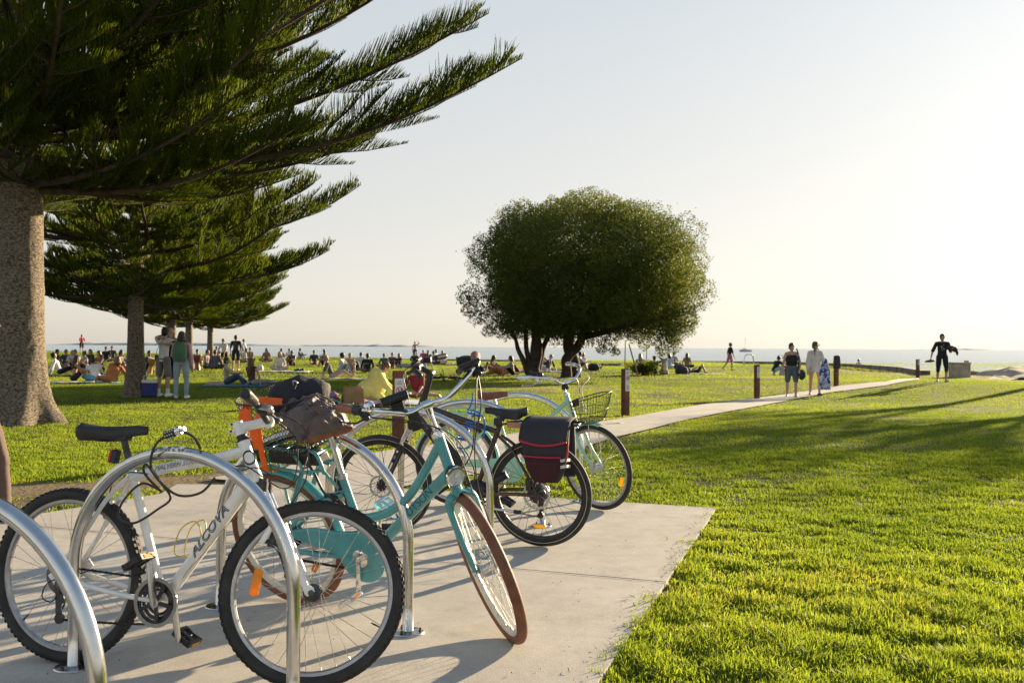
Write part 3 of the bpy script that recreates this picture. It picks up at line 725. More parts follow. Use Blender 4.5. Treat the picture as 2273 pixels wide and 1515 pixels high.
def bush_tree(label, loc, cz, ex, ncl, per, group, name='shade_tree'):
    """spreading tree of leaf clumps on one trunk, standing outside the picture and shading the lawn"""
    root = thing(name, label, 'tree', loc, 0, group); tb = MB()
    limb(tb, [(0, 0, -.1), (.1, 0, cz * .45), (-.05, .05, cz * .8), (0, 0, cz)], [.3, .22, .2, .12])
    for k in range(6):
        a = k * 1.05; limb(tb, [(0, 0, cz * .7), (cos(a) * ex[0] * .4, sin(a) * ex[1] * .4, cz - .2), (cos(a) * ex[0] * .75, sin(a) * ex[1] * .75, cz + .2)], [.13, .09, .04])
    tb.build('trunk', LIMB, root, sharp=0)
    C = []; Rr = []
    R = random.Random(int(loc[0] * 10))
    for i in range(ncl):
        d = np.array([R.gauss(0, 1), R.gauss(0, 1), R.gauss(0, 1)]); d /= np.linalg.norm(d); C.append(np.array([0, 0, cz]) + d * np.array(ex) * R.random() ** .33); Rr.append(R.uniform(.5, .9))
    C = np.array(C); Rr = np.array(Rr); v, f, t = leaf_cloud(C, Rr, np.full(ncl, per), .2, np.full(ncl, .4)); np_mesh('crown', v, f, BUSH, root, attr=t)
    return root
for (t_, s_, cz, ex, ncl, per_) in SHADERS:
    x = s_ * cos(SUN_AZ) + t_ * sin(SUN_AZ); y = -s_ * sin(SUN_AZ) + t_ * cos(SUN_AZ)
    bush_tree('bushy tree standing past the edge of the lawn with its shade across the near grass', (x, y, -.05), cz, ex, ncl, per_, 'trees shading the near lawn')
# young shrub between stakes
sh = thing('shrub', 'low young bush tied between thin wooden stakes on the lawn', 'shrub', G(1428, 832))
cs = np.array([[random.gauss(0, .36), random.gauss(0, .25), abs(random.gauss(.32, .16))] for _ in range(30)]); v, f, t = leaf_cloud(cs, np.full(30, .2), np.full(30, 90), .09, np.random.default_rng(1).uniform(.3, .9, 30)); np_mesh('foliage', v, f, BUSH, sh, attr=t)
sb = MB(); [sb.tube([(0, 0, -.05), tuple(c * .8)], [.012, .004], 4) for c in cs[:12]]; sb.build('stem', LIMB, sh)
TIMBER = mat('raw stake timber', (.30, .21, .12), .85, 0, .25, 12)
for (b, t_, lb) in [((1387, 818), (1388, 759), 'thin upright wooden stake that rises behind the sign post by the path'), ((1418, 836), (1396, 763), 'slanting wooden stake that leans in front of the young bush'), ((1434, 812), (1436, 765), 'upright wooden stake behind the young bush')]:
    g = G(*b); s2 = at_depth(*t_, g.y); mb = MB(); mb.tube([g - V((0, 0, .1)), s2], [.035, .03], 7); tag(mb.build('stake', TIMBER), lb, 'stake', 'stakes around the young bush')
# ------------------------------------------------------------------ bicycle rack
def hoop(cx, cy, az, label, Wd=1.06, Ht=.905, r=.0245, dirty=1):
    t = thing('bike_rack_hoop', label, 'bike rack', (cx, cy, .013), az, 'steel hoops of the bike rack')
    mb = MB(); a = Wd / 2; hleg = .40; b = Ht - r - hleg
    pts = [(-a, 0, -.05), (-a, 0, .15), (-a, 0, .3)] + [(-a * cos(pi * i / 40), 0, hleg + b * sin(pi * i / 40) ** 1.0) for i in range(41)] + [(a, 0, .3), (a, 0, .15), (a, 0, -.05)]
    mb.tube(pts, r, 20); mb.build('hoop_tube', STEEL, t, sharp=0)
    for s in (-1, 1):
        fb = MB(); fb.lathe([(r - .002, .014), (r + .006, .012), (.072, .009), (.076, .004), (.076, -.004)], (s * a, 0, 0), (0, 0, 1), 28)
        f = fb.build('base_flange', STEEL, t)
        for k in range(3):
            an = k * 2.094 + .5; bb = MB(); bb.disc((s * a + .055 * cos(an), .055 * sin(an), .008), (0, 0, 1), .0075, .007, 6); bb.disc((s * a + .055 * cos(an), .055 * sin(an), .016), (0, 0, 1), .005, .008, 8)
            bb.build('bolt', mat_rust, f)
    return t
mat_rust = mat('rusty bolt', (.16, .075, .04), .85, .3, .4, 60)
HO = [(-1.52, 2.72, -24, 'hoop nearest the camera, only its curved end showing beside the white bicycle'), (-1.255, 3.76, -24, 'hoop over the white bicycle, with the cable lock and a torn sticker on top'),
      (-.945, 4.70, -24, 'hoop the teal bicycle leans on, in front of its frame'), (-.655, 6.30, -17, 'hoop between the teal bicycle and the brown electric bicycle'),
      (-.305, 7.34, -17, 'hoop with the blue coil cable, behind the black saddle'), (.065, 8.50, -17, 'last hoop of the row, arching in front of the mint bicycle')]
for i, (x, y, a, lb) in enumerate(HO): hoop(x, y, rad(a), lb, Wd=1.06 if i < 3 else 1.10)
# torn sticker on the second hoop
smb = MB(); rows = []
for i in range(7):
    th = rad(86 + i * 2.6); row = []
    for j in range(7):
        ph = rad(20 + 25 * j); rr_ = .0258
        c = V((-.53 * cos(pi - th) * 1, 0, .40 + .4805 * sin(th))); nrm_ = V((cos(th) * .48, 0, sin(th) * .53)).normalized()
        row.append(c + nrm_ * rr_ * sin(ph) + V((0, -1, 0)) * rr_ * cos(ph))
    rows.append(row)
smb.grid(rows); stk = smb.build('sticker', mat('torn sticker', (.5, .5, .5), .6, 0, .75, 45, mixs=(.45, .55)), None, sharp=0)
stk.location = (-1.255, 3.76, .013); stk.rotation_euler.z = rad(-24); stk.parent = None
for o in COL.objects:
    if o.get('label', '').startswith('hoop over the white'): stk.parent = o; stk.location = (0, 0, 0); stk.rotation_euler = (0, 0, 0)

# ------------------------------------------------------------------ bicycles (x forward, y to the rider's left, z up; origin under the rear axle)
def bike_root(name, label, pose):
    x, y, psi, lean = pose
    t = thing(name, label, 'bicycle', (x, y, .014)); uf = V((cos(psi), sin(psi), 0)); lf = V((-sin(psi), cos(psi), 0)); up = V((0, 0, 1))
    v = up * cos(lean) + lf * sin(lean); w = lf * cos(lean) - up * sin(lean)
    t.rotation_mode = 'QUATERNION'; t.rotation_quaternion = Matrix((uf, w, v)).transposed().to_quaternion()
    return t

def steer_T(top, bot, ang):
    a = V(bot); ax = (V(top) - a).normalized()
    return Matrix.Translation(a) @ Matrix.Rotation(ang, 4, ax) @ Matrix.Translation(-a)

def sagline(a, b, sag=.05, n=10, side=(0, 0, 0)):
    a, b = V(a), V(b); out = []
    for i in range(n + 1):
        t = i / n; out.append(a.lerp(b, t) + V((0, 0, -sag)) * 4 * t * (1 - t) + V(side) * 4 * t * (1 - t))
    return out

def spline(pts, k=6):
    pts = [V(p) for p in pts]; out = []
    for i in range(len(pts) - 1):
        a = pts[max(i - 1, 0)]; b = pts[i]; c = pts[i + 1]; d = pts[min(i + 2, len(pts) - 1)]
        for j in range(k):
            t = j / k; out.append(.5 * ((2 * b) + (c - a) * t + (2 * a - 5 * b + 4 * c - d) * t * t + (3 * b - a - 3 * c + d) * t ** 3))
    return out + [pts[-1]]

def wheel(root, c, T, R, tw, tyre, rimm, spm, refm=None, n=32, rimh=.020, rimw=.022, hubr=.02, hubw=.09, knob=False, line=None, hubm=None, refl=None, valve=True, name='wheel', th=None):
    c = V(c); th = th or tw * .95
    mb = MB(T); rr = R - th; prof = [(rr + .004, -rimw / 2), (rr - rimh * .55, -rimw / 2 * .95), (rr - rimh, -rimw * .2), (rr - rimh, rimw * .2), (rr - rimh * .55, rimw / 2 * .95), (rr + .004, rimw / 2)]
    mb.lathe(prof, c, (0, 1, 0), 72, closed_prof=True); w = mb.build(name, rimm, root, sharp=40)
    mb = MB(T); pr = []
    for i in range(14):
        a = 2 * pi * i / 14; pr.append((R - th / 2 + th / 2 * sin(a), tw / 2 * cos(a)))
    mb.lathe(pr, c, (0, 1, 0), 96, closed_prof=True)
    if knob:
        nk = 84
        for i in range(nk):
            for (yy, ph, sz) in ((-.62, .5, .0105), (-.22, 0, .010), (.22, .5, .010), (.62, 0, .0105)):
                a = 2 * pi * (i + ph) / nk; ca, sa = cos(a), sin(a); rk = R - th / 2 + th / 2 * sqrt(1 - yy * yy) 
                Rm = Matrix(((ca, 0, -sa), (0, 1, 0), (sa, 0, ca))).to_3x3()
                # local x along radius
                Rm = Matrix((V((ca, 0, sa)), V((0, 1, 0)), V((-sa, 0, ca)))).transposed()
                mb.box(c + V((ca * rk, yy * tw / 2 * 1.06, sa * rk)), (.0035, sz * 1.05, sz * 1.3), Rm)
    ty = mb.build('tyre', [tyre], w, sharp=30 if knob else 60)
    if line:
        mb = MB(T)
        for s in (-1, 1): mb.lathe([(R - th * .60, s * tw * .488), (R - th * .66, s * tw * .483)], c, (0, 1, 0), 96)
        mb.build('reflective_stripe', line, ty)
    mb = MB(T); rs = rr - rimh + .002
    for i in range(n):
        side = 1 if i % 2 else -1; a = 2 * pi * i / n; lead = 1 if (i // 2) % 2 else -1
        ah = a + lead * rad(62); rh = hubr + .012
        p0 = c + V((rh * cos(ah), side * hubw * .38, rh * sin(ah))); p1 = c + V((rs * cos(a), side * .004, rs * sin(a)))
        mb.tube([p0, p1], .00125, 4, cap=False)
        mb.tube([p1, p1.lerp(p0, .045)], .0024, 5, cap=False)
    mb.build('spokes', spm, w)
    mb = MB(T); h = hubw / 2
    mb.lathe([(.005, -h - .022), (.008, -h - .02), (.008, -h), (hubr + .014, -h * .85), (hubr + .014, -h * .72), (hubr, -h * .6), (hubr * .85, 0), (hubr, h * .6), (hubr + .014, h * .72), (hubr + .014, h * .85), (.008, h), (.008, h + .02), (.005, h + .022)], c, (0, 1, 0), 20)
    mb.build('hub', hubm or ALLOY, w)
    if valve is not None:
        a = valve if not isinstance(valve, bool) else 0; mb = MB(T); d = V((cos(a), 0, sin(a))); mb.tube([c + d * (rr - rimh), c + d * (rr - rimh - .02), c + d * (rr - rimh - .034)], [.003, .004, .003], 6); mb.build('valve', BLACKP, w)
    for (a, rad_, ln, wd, ysd) in (refl or []):
        mb = MB(T); d = V((cos(a), 0, sin(a))); tn = V((-sin(a), 0, cos(a)))
        Rm = Matrix((tn, V((0, 1, 0)), d)).transposed()
        k = 12; out = [(ln / 2 * cos(2 * pi * i / k) * (1.0), wd / 2 * (1 if abs(sin(2 * pi * i / k)) > .3 else .75) * np.sign(sin(2 * pi * i / k) + 1e-9) * min(1, abs(sin(2 * pi * i / k)) * 2)) for i in range(k)]
        mb.prism(out, c + d * rad_ + V((0, ysd, 0)), tn, d, .009); mb.build('reflector', refm or AMBER, w, bevel=.0015)
    return w

def saddle(root, xb, xf, z, hw, mt, zt=0, nose=.02, rails=True, thick=.055, railm=None, kick=.007):
    mb = MB(); rows = []; L = xf - xb; n = 16
    for i in range(n + 1):
        t = i / n; x = xb + L * t
        w = (hw * sqrt(max(0, 1 - (1 - min(1, t / .16)) ** 2)) if t < .16 else hw * (1 - .0 * t) + (nose - hw) * (1 / (1 + math.exp(-(t - .47) * 11)))) if True else 0
        if t > .93: w *= sqrt(max(.02, 1 - ((t - .93) / .07) ** 2))
        w = max(w, .004)
        zc = z + zt * t + kick * (1 - min(1, t / .3)) ** 1.5 - .008 * sin(pi * min(1, t * 1.1)) - .012 * max(0, t - .8) * 5 * .5
        th = thick * (1.1 - .72 * t) if t < .95 else thick * .25
        th = max(.010, th * min(1, .45 + t * 5))
        row = []
        for j in range(11):
            u = -1 + 2 * j / 10; row.append(V((x, u * w, zc - .018 * abs(u) ** 2.4 * (1 - .3 * t))))
        row += [V((x, w * 1.0, zc - .018 - th * .55)), V((x, w * .86, zc - .018 - th * .85)), V((x, w * .5, zc - th * .55)), V((x, -w * .5, zc - th * .55)), V((x, -w * .86, zc - .018 - th * .85)), V((x, -w * 1.0, zc - .018 - th * .55))]
        rows.append(row)
    mb.grid(rows, wrap=True); k = len(rows[0]); mb.add(rows[0], [tuple(range(k))[::-1]]); mb.add(rows[-1], [tuple(range(k))])
    s = mb.build('saddle', mt, root, sharp=50)
    if rails:
        rb = MB()
        for sd in (-1, 1): rb.tube(spline([(xb + L * .10, sd * hw * .5, z - .03), (xb + L * .25, sd * .024, z - .062), (xb + L * .62, sd * .022, z - .06), (xb + L * .82, sd * .012, z - .026)], 5), .0036, 6)
        rb.build('saddle_rails', railm or DARKM, s)
    return s

def crankset(root, bb, ang, arm=.17, side=-1, ring=.085, ringm=None, armm=None, pedm=None, q=.075, guard=None, spider=5, both=True, platform=False, T=None, rings=2):
    bb = V(bb); out = []
    mb = MB(); mb.tube([bb + V((0, -q + .01, 0)), bb + V((0, q - .01, 0))], .019, 14); mb.build('bottom_bracket', ALLOY if armm is not DARKM else DARKM, root)
    if ring:
        mb = MB(); nt_ = int(ring * 500); y = side * .046
        for kk in range(rings):
            rg = ring * (1 - .2 * kk); yy = y - side * kk * .008
            prof = []
            oo = []
            for i in range(nt_ * 2):
                a = 2 * pi * i / (nt_ * 2); r_ = rg + (.003 if i % 2 else -.002); oo.append((r_ * cos(a), r_ * sin(a)))
            inn = [(rg * .80 * cos(2 * pi * i / (nt_ * 2)), rg * .80 * sin(2 * pi * i / (nt_ * 2))) for i in range(nt_ * 2)]
            k = nt_ * 2; vs = [bb + V((a, yy - .0015, b)) for a, b in oo] + [bb + V((a, yy + .0015, b)) for a, b in oo] + [bb + V((a, yy - .0015, b)) for a, b in inn] + [bb + V((a, yy + .0015, b)) for a, b in inn]
            fs = []
            for i in range(k):
                i2 = (i + 1) % k
                fs += [(i, i2, k + i2, k + i), (i, 2 * k + i, 2 * k + i2, i2), (k + i, k + i2, 3 * k + i2, 3 * k + i), (2 * k + i, 3 * k + i, 3 * k + i2, 2 * k + i2)]
            mb.add(vs, fs)
        for kk in range(spider):
            a = ang + 2 * pi * (kk + .5) / spider; mb.bar(bb + V((0, y + side * .006, 0)), bb + V((ring * .84 * cos(a), y + side * .003, ring * .84 * sin(a))), .016, .006, (-sin(a), 0, cos(a)))
            mb.disc(bb + V((ring * .80 * cos(a), y + side * .002, ring * .80 * sin(a))), (0, side, 0), .006, .007, 8)
        cr = mb.build('chainring', ringm or DARKM, root)
        if guard:
            gb = MB(); gb.lathe([(ring * .93, y + side * .006), (ring * 1.09, y + side * .007), (ring * 1.10, y + side * .009), (ring * .93, y + side * .009)], bb, (0, 1, 0), 48, closed_prof=True); gb.build('chain_guard_ring', guard, cr)
    for s_, a in ((side, ang), (-side, ang + pi)):
        mb = MB(); p0 = bb + V((0, s_ * (q - .012), 0)); p1 = bb + V((arm * cos(a), s_ * (q + .008), arm * sin(a)))
        mb.tube([p0 - (p1 - p0).normalized() * .012, p0, p0.lerp(p1, .5), p1, p1 + (p1 - p0).normalized() * .012], [.014, .021, .0175, .0155, .009], 10, flat=(1, .6))
        mb.disc(p0 + V((0, s_ * .010, 0)), (0, s_, 0), .0085, .004, 12, 1); c_ = mb.build('crank_arm', [armm or ALLOY, BLACKP], root)
        ped = MB(); pc = p1 + V((0, s_ * .058, 0)); ra = rad(32) * s_
        ped.tube([p1, p1 + V((0, s_ * .10, 0))], .0075, 8); Rm = Matrix.Rotation(ra, 3, 'Y')
        for dx in (-.040, .040): ped.box(pc + Rm @ V((dx, s_ * .004, 0)), (.014, .088, .026), Rm)
        for dy in (-.04, .045): ped.box(pc + Rm @ V((0, s_ * dy, 0)), (.068, .012, .022), Rm)
        ped.box(pc + Rm @ V((0, 0, 0)), (.066, .022, .02), Rm)
        po_ = ped.build('pedal', pedm or BLACKP, root, bevel=.002)
        [(lambda q_: (q_.box(pc + Rm @ V((dx, s_ * .004, 0)), (.003, .05, .013), Rm), q_.build('reflector', AMBER, po_)))(MB()) for dx in (.048, -.048)]

def chain_loop(root, bb, ra, r1, r2, y, mt=None, lower_sag=0.02, tens=None):
    bb = V(bb); ra = V(ra); pts = []
    d = (bb - ra); L = d.length; ux = d.normalized(); uz = V((-ux.z, 0, ux.x))
    if uz.z < 0: uz = -uz
    Y = V((0, y, 0)); n = 26
    for i in range(13): a = pi / 2 + pi * i / 12; pts.append(ra + Y + (ux * cos(a) + uz * sin(a)) * r2)
    low0 = ra + Y - uz * r2; low1 = bb + Y - uz * r1
    if tens is not None:
        tz = V(tens); pts = pts[:9] + [tz + V((.02, y, 0)), tz + V((.02, y, -.075)), tz + V((-.005, y, -.11)), tz + V((.02, y, -.135))]; low0 = tz + V((.03, y, -.135))
    for i in range(1, n): t = i / n; pts.append(low0.lerp(low1, t) + V((0, 0, -lower_sag)) * 4 * t * (1 - t))
    for i in range(13): a = -pi / 2 + pi * i / 12; pts.append(bb + Y + (ux * cos(a) + uz * sin(a)) * r1)
    for i in range(1, n): t = i / n; pts.append((bb + Y + uz * r1).lerp(ra + Y + uz * r2, t))
    mb = MB(); tot = len(pts)
    # separate links along the loop
    d_ = [0.0]
    for i in range(tot): d_.append(d_[-1] + (pts[(i + 1) % tot] - pts[i]).length)
    nl = int(d_[-1] / .0127); k = 0
    for i in range(nl):
        s = d_[-1] * i / nl
        while d_[k + 1] < s: k += 1
        a = pts[k]; b = pts[(k + 1) % tot]; dr = (b - a)
        if dr.length < 1e-6: continue
        p = a.lerp(b, (s - d_[k]) / max(1e-9, d_[k + 1] - d_[k])); dr.normalize()
        mb.bar(p - dr * .0052, p + dr * .0052, .0085 if i % 2 else .0055, .0085 if i % 2 else .007)
    return mb.build('chain', mt or CHAINM, root)

def cassette(root, ra, y0, dirn, n=7, r0=.022, r1=.05):
    mb = MB()
    for i in range(n): mb.disc(V(ra) + V((0, y0 + dirn * i * .0042, 0)), (0, 1, 0), r1 + (r0 - r1) * i / (n - 1), .002, 26)
    return mb.build('cassette', CHAINM, root)

def derailleur(root, tz, y, bodym=DARKM):
    tz = V(tz); mb = MB(); mb.tube([tz + V((-.01, y * .9, .03)), tz + V((0, y, 0)), tz + V((.005, y, -.03))], [.012, .018, .014], 8)
    mb.bar(tz + V((0, y, -.02)), tz + V((.01, y, -.14)), .004, .028)
    for dz in (-.05, -.128): mb.disc(tz + V((.012, y - .006, dz)), (0, 1, 0), .021, .012, 14)
    return mb.build('derailleur', bodym, root)

def rotor(root, c, T, y, r=.08, name='brake_disc'):
    c = V(c); mb = MB(T); k = 48
    vs = []
    for yy in (-.001, .001):
        for i in range(k): a = 2 * pi * i / k; w = 1 + .018 * sin(a * 12); vs.append(c + V((r * w * cos(a), y + yy, r * w * sin(a))))
        for i in range(k): a = 2 * pi * i / k; w = 1 + .018 * sin(a * 12 + 2); vs.append(c + V((r * .82 * w * cos(a), y + yy, r * .82 * w * sin(a))))
    fs = []
    for i in range(k):
        i2 = (i + 1) % k; fs += [(i, i2, k + i2, k + i), (2 * k + i, 3 * k + i, 3 * k + i2, 2 * k + i2), (i, 2 * k + i, 2 * k + i2, i2), (k + i, k + i2, 3 * k + i2, 3 * k + i)]
    mb.add(vs, fs)
    for i in range(6):
        a = 2 * pi * i / 6; mb.tube([c + V((.022 * cos(a), y, .022 * sin(a))), c + V((r * .55 * cos(a + .35), y, r * .55 * sin(a + .35))), c + V((r * .84 * cos(a + .5), y, r * .84 * sin(a + .5)))], .003, 4)
    o = mb.build(name, ALLOY, root)
    hb = MB(T)
    for i in range(24):
        a = 2 * pi * i / 24
        for s in (-1, 1): hb.disc(c + V((r * (.93 if i % 2 else .88) * cos(a), y + s * .0012, r * (.93 if i % 2 else .88) * sin(a))), (0, s, 0), .0028, .0004, 6)
    hb.build('drill_holes', BLACKP, o)
    return o

def grip(root, a, b, r, mt, T=None, bulge=0, cap=True):
    a, b = V(a), V(b); mb = MB(T); n = 14; rs = []; pts = []
    for i in range(n + 1):
        t = i / n; pts.append(a.lerp(b, t)); rs.append(r * (1 + bulge * t * sin(pi * min(1, t * .75)) + (.0 if 0 < i < n else -.12) + .04 * (i % 2)))
    pts.append(b + (b - a).normalized() * .004); rs.append(r * .7)
    mb.tube(pts, rs, 14); return mb.build('grip', mt, root, sharp=60)

def lever(root, piv, tip, mt, T=None, body=None, r=.006):
    piv, tip = V(piv), V(tip); mb = MB(T); m_ = piv.lerp(tip, .5) + V((.012, 0, -.012)); mb.tube(spline([piv, piv.lerp(tip, .25) + V((.012, 0, -.004)), m_, tip], 4), [r * 1.25 - (r * .5) * i / 12 for i in range(13)], 8, flat=(1, .7))
    mb.ell(tip, r * 1.15, 8, 6)
    if body: mb.bar(piv, V(body), .022, .026, (0, 0, 1)); mb.ell(piv, .014, 8, 6)
    return mb.build('brake_lever', mt, root)

def cables(root, lines, r=.0026, mt=BLACKP, name='cable'):
    for p in lines: mb = MB(); mb.tube(p, r, 6); mb.build(name, mt, root, sharp=0)

def text_on_tube(root, txt, a, b, R, h, along, side_ang, mt, R_slope=0, name='lettering', shear=0, squeeze=1.0, y_side=-1, stroke=None, outline=None, flip=False, T=None):
    """lettering wrapped on a tube from a to b; side_ang lifts it round the tube from the flank"""
    cu = bpy.data.curves.new('lettering', 'FONT'); cu.body = txt; cu.size = 1; cu.align_x = 'CENTER'; cu.align_y = 'CENTER'; cu.shear = shear
    if outline: cu.fill_mode = 'NONE'; cu.bevel_depth = outline; cu.bevel_resolution = 0
    elif stroke: cu.offset = stroke
    o = bpy.data.objects.new('lettering', cu); COL.objects.link(o)
    dg = bpy.context.evaluated_depsgraph_get(); me = bpy.data.meshes.new_from_object(o.evaluated_get(dg)); bpy.data.objects.remove(o)
    bm = bmesh.new(); bm.from_mesh(me)
    if outline: bmesh.ops.subdivide_edges(bm, edges=[e for e in bm.edges if e.calc_length() > .10], cuts=4, use_grid_fill=True)
    if not outline:
        bmesh.ops.triangulate(bm, faces=bm.faces[:]); bmesh.ops.subdivide_edges(bm, edges=[e for e in bm.edges if e.calc_length() > .12], cuts=3, use_grid_fill=True); bmesh.ops.triangulate(bm, faces=bm.faces[:])
    a, b = V(a), V(b); ax = (b - a).normalized(); flank = V((0, y_side, 0)); up = ax.cross(flank) * (1 if y_side < 0 else -1)
    if up.z < 0: up = -up
    base = a.lerp(b, along); sx = h * squeeze
    dirx = -ax if flip else ax
    for v in bm.verts:
        an = side_ang + v.co.y * h / R
        off = R + R_slope * v.co.x * sx + (.0016 if outline else .0011) + (v.co.z * h if outline else 0)
        v.co = base + dirx * (v.co.x * sx) + (flank * cos(an) + up * sin(an)) * off
        if T is not None: v.co = T @ v.co
    bm.to_mesh(me); bm.free(); me.materials.clear(); me.materials.append(mt); o = bpy.data.objects.new(name, me); COL.objects.link(o); o.parent = root
    return o

# ================= white mountain bike
def white_bike():
    t = bike_root('bicycle', 'white mountain bike with black knobbly tyres and ALCOVA on its down tube', (-1.81, 4.042, -.267, .0768))
    R = .350; RA = V((0, 0, R)); BB = V((.448, 0, .279)); ST = V((.267, 0, .785)); HT = V((.768, 0, .914)); HB = V((.838, 0, .756)); FA = V((1.084, 0, R))
    T = steer_T(HT, HB, .40)
    f = MB()
    f.tube([BB, ST, ST + (ST - BB).normalized() * .03], [.0175, .0175, .019], 14)
    f.tube(spline([ST + V((.006, 0, -.035)), V((.42, 0, .795)), V((.60, 0, .83)), HT.lerp(HB, .22)], 4), [.0215] * 6 + [.0205] * 7, 16)
    D0 = BB + V((.01, 0, .01)); D1 = HT.lerp(HB, .80); f.tube([D0, D0.lerp(D1, .5), D1], [.0235, .0265, .029], 18)
    f.tube([HT + (HT - HB).normalized() * .005, HT, HT.lerp(HB, .3), HT.lerp(HB, .7), HB], [.024, .024, .0215, .024, .027], 18)
    for s in (-1, 1):
        f.tube(spline([BB + V((-.02, s * .03, 0)), V((.28, s * .056, .30)), V((.12, s * .062, .327)), RA + V((.0, s * .066, 0))], 5), .0105, 10)
        f.tube(spline([ST + V((0, s * .018, -.03)), V((.19, s * .046, .66)), V((.10, s * .055, .52)), RA + V((.0, s * .066, .03))], 5), .0095, 10)
        f.bar(RA + V((-.025, s * .068, -.015)), RA + V((.05, s * .066, .05)), .006, .05)
    f.tube([V((.215, -.046, .655)), V((.21, 0, .668)), V((.215, .046, .655))], .009, 8)
    f.tube([V((.35, -.03, .285)), V((.36, .03, .285))], .009, 8)
    fr = f.build('frame', WHITEP, t, sharp=50)
    text_on_tube(fr, 'ALCOVA', D0, D1, .0267, .052, .54, .22, INK, shear=.3, squeeze=1.15, outline=.026, R_slope=.008)
    text_on_tube(fr, 'MALVERN STAR', V((.40, 0, .790)), V((.60, 0, .830)), .0222, .027, .42, .25, INK, shear=.3, squeeze=1.0, outline=.022)
    em = MB(); hn = (HT - HB).normalized(); ex_ = V((-hn.z, 0, hn.x)); c_ = HT.lerp(HB, .42)
    for (r0, m_) in ((.026, 0), (.019, 1)):
        rows = [[c_ + hn * (r0 * sin(2 * pi * i / 20) * 1.15) * k + (V((0, -1, 0)) * cos(r0 * cos(2 * pi * i / 20) * k / .0225 + .5) + (-ex_) * sin(r0 * cos(2 * pi * i / 20) * k / .0225 + .5)) * (.0248 + .0004 * m_) for i in range(20)] for k in (.02, 1)]
        em.grid(rows, m_, wrap=True)
    em.build('head_badge', [INK, WHITEP], fr)
    # gold pinstripes
    gp = MB(); ax_ = (HB - BB).normalized(); upv = ax_.cross(V((0, -1, 0)))
    if upv.z < 0: upv = -upv
    for k0, k1, an in ((.22, .50, -.55), (.50, .86, -.75), (.24, .34, .9)):
        gp.tube([BB.lerp(HB, k0 + (k1 - k0) * i / 8) + (V((0, -1, 0)) * cos(an + .12 * sin(i * .8)) + upv * sin(an + .12 * sin(i * .8))) * .0268 for i in range(9)], .0013, 4)
    gp.build('pinstripe', mat('gold stripe', (.35, .27, .12), .4, .3), fr)
    wh = dict(knob=True, tyre=RUBBER, rimm=RIMM, spm=SPOKE, tw=.054, th=.050, R=R, rimh=.014, rimw=.026)
    wheel(t, RA, None, n=32, hubm=DARKM, refl=None, valve=3.9, **wh)
    wheel(t, FA, T, n=32, hubm=DARKM, refl=[(rad(172), .215, .105, .034, -.012)], valve=-.42, **wh)
    ds = MB(); ds.lathe([(.075, .038), (.078, .036), (.02, .05)], RA, (0, -1, 0), 28); ds.build('spoke_guard', mat('smoked clear plastic', (.12, .11, .1), .3, 0, .1), t)
    cassette(t, RA, -.044, -1); derailleur(t, RA + V((.006, 0, -.035)), -.062)
    # fork with stanchions
    k = MB(T); ax = (HT - HB).normalized(); ra_ = FA - ax * ((FA - HB).dot(ax)) - HB
    cr0 = HB - ax * .035
    k.tube([HB - ax * .002, cr0], [.026, .03], 14, 0)
    k.bar(cr0 + V((0, -.085, 0)), cr0 + V((0, .085, 0)), .044, .036, (1, 0, 0), 0)
    low_ = None
    for s in (-1, 1):
        a0 = cr0 + V((.016, s * .066, .012)); b0 = FA + V((-.018, s * .058, .012)); dirv = (b0 - a0).normalized(); L = (b0 - a0).length
        k.tube([a0 + V((0, 0, .018)) , a0 - dirv * .0 - V((0, 0, .02))], [.021, .021], 12, 0); k.disc(a0 + V((0, 0, .018)), (0, 0, 1), .018, .012, 14, 3)
        k.tube([a0, a0 + dirv * .15], .0135, 14, 1)
        k.tube([a0 + dirv * .135, a0 + dirv * .155, a0 + dirv * .17, a0 + dirv * (L * .75), b0], [.019, .0205, .0185, .017, .013], 14, 2)
        k.tube([b0 - dirv * .012, b0 + V((.01, s * .004, -.006)), FA + V((.0, s * .062, -.004))], [.014, .020, .0165], 12, 2, flat=(.55, 1))
        k.disc(FA + V((0, s * .066, 0)), (0, s, 0), .011, .012, 14, 3)
    # arch
    aA = cr0 + V((.03, -.066, -.20)); k.tube(spline([aA, V((aA.x + .035, -.062, aA.z + .07)), V((aA.x + .045, 0, aA.z + .095)), V((aA.x + .035, .062, aA.z + .07)), V((aA.x, .066, aA.z))], 5), .011, 8, 2)
    k.build('fork', [BLACKP, CHROME, WHITEP, DARKM], t, sharp=45)
    vb = MB(T); q = cr0 + V((.06, -.04, -.19))
    for s in (-1, 1): vb.tube([q + V((0, .04 + s * .048, -.02)), q + V((.012, .04 + s * .040, .045)), q + V((.014, .04 + s * .022, .085))], [.010, .009, .006], 8); vb.box(q + V((-.014, .04 + s * .026, .0)), (.055, .012, .014))
    vb.tube([q + V((.014, .04 - .06, .085)), q + V((.014, .04 + .05, .09))], .003, 6); vb.build('brake', DARKM, t)
    rv = MB(); 
    for s in (-1, 1): rv.tube([V((.125, s * .05, .58)), V((.10, s * .042, .64)), V((.095, s * .02, .675))], [.011, .009, .006], 8); rv.box(V((.128, s * .03, .628)), (.05, .012, .014), Matrix.Rotation(.6, 3, 'Y'))
    rv.build('brake', DARKM, t)
    sm_ = MB(T); s0 = HT + ax * .055; clampc = s0 + V((.108, 0, .032))
    sm_.tube([HT, HT + ax * .006, HT + ax * .008, HT + ax * .03], [.026, .026, .021, .021], 16, 1)
    sm_.tube([s0 - ax * .030, s0 + ax * .024], .0215, 16, 0)
    sm_.tube([s0 + V((.0, 0, .002)), s0.lerp(clampc, .55), clampc], [.020, .0185, .021], 14, 0); sm_.tube([clampc + V((0, -.024, 0)), clampc + V((0, .024, 0))], .0245, 16, 0)
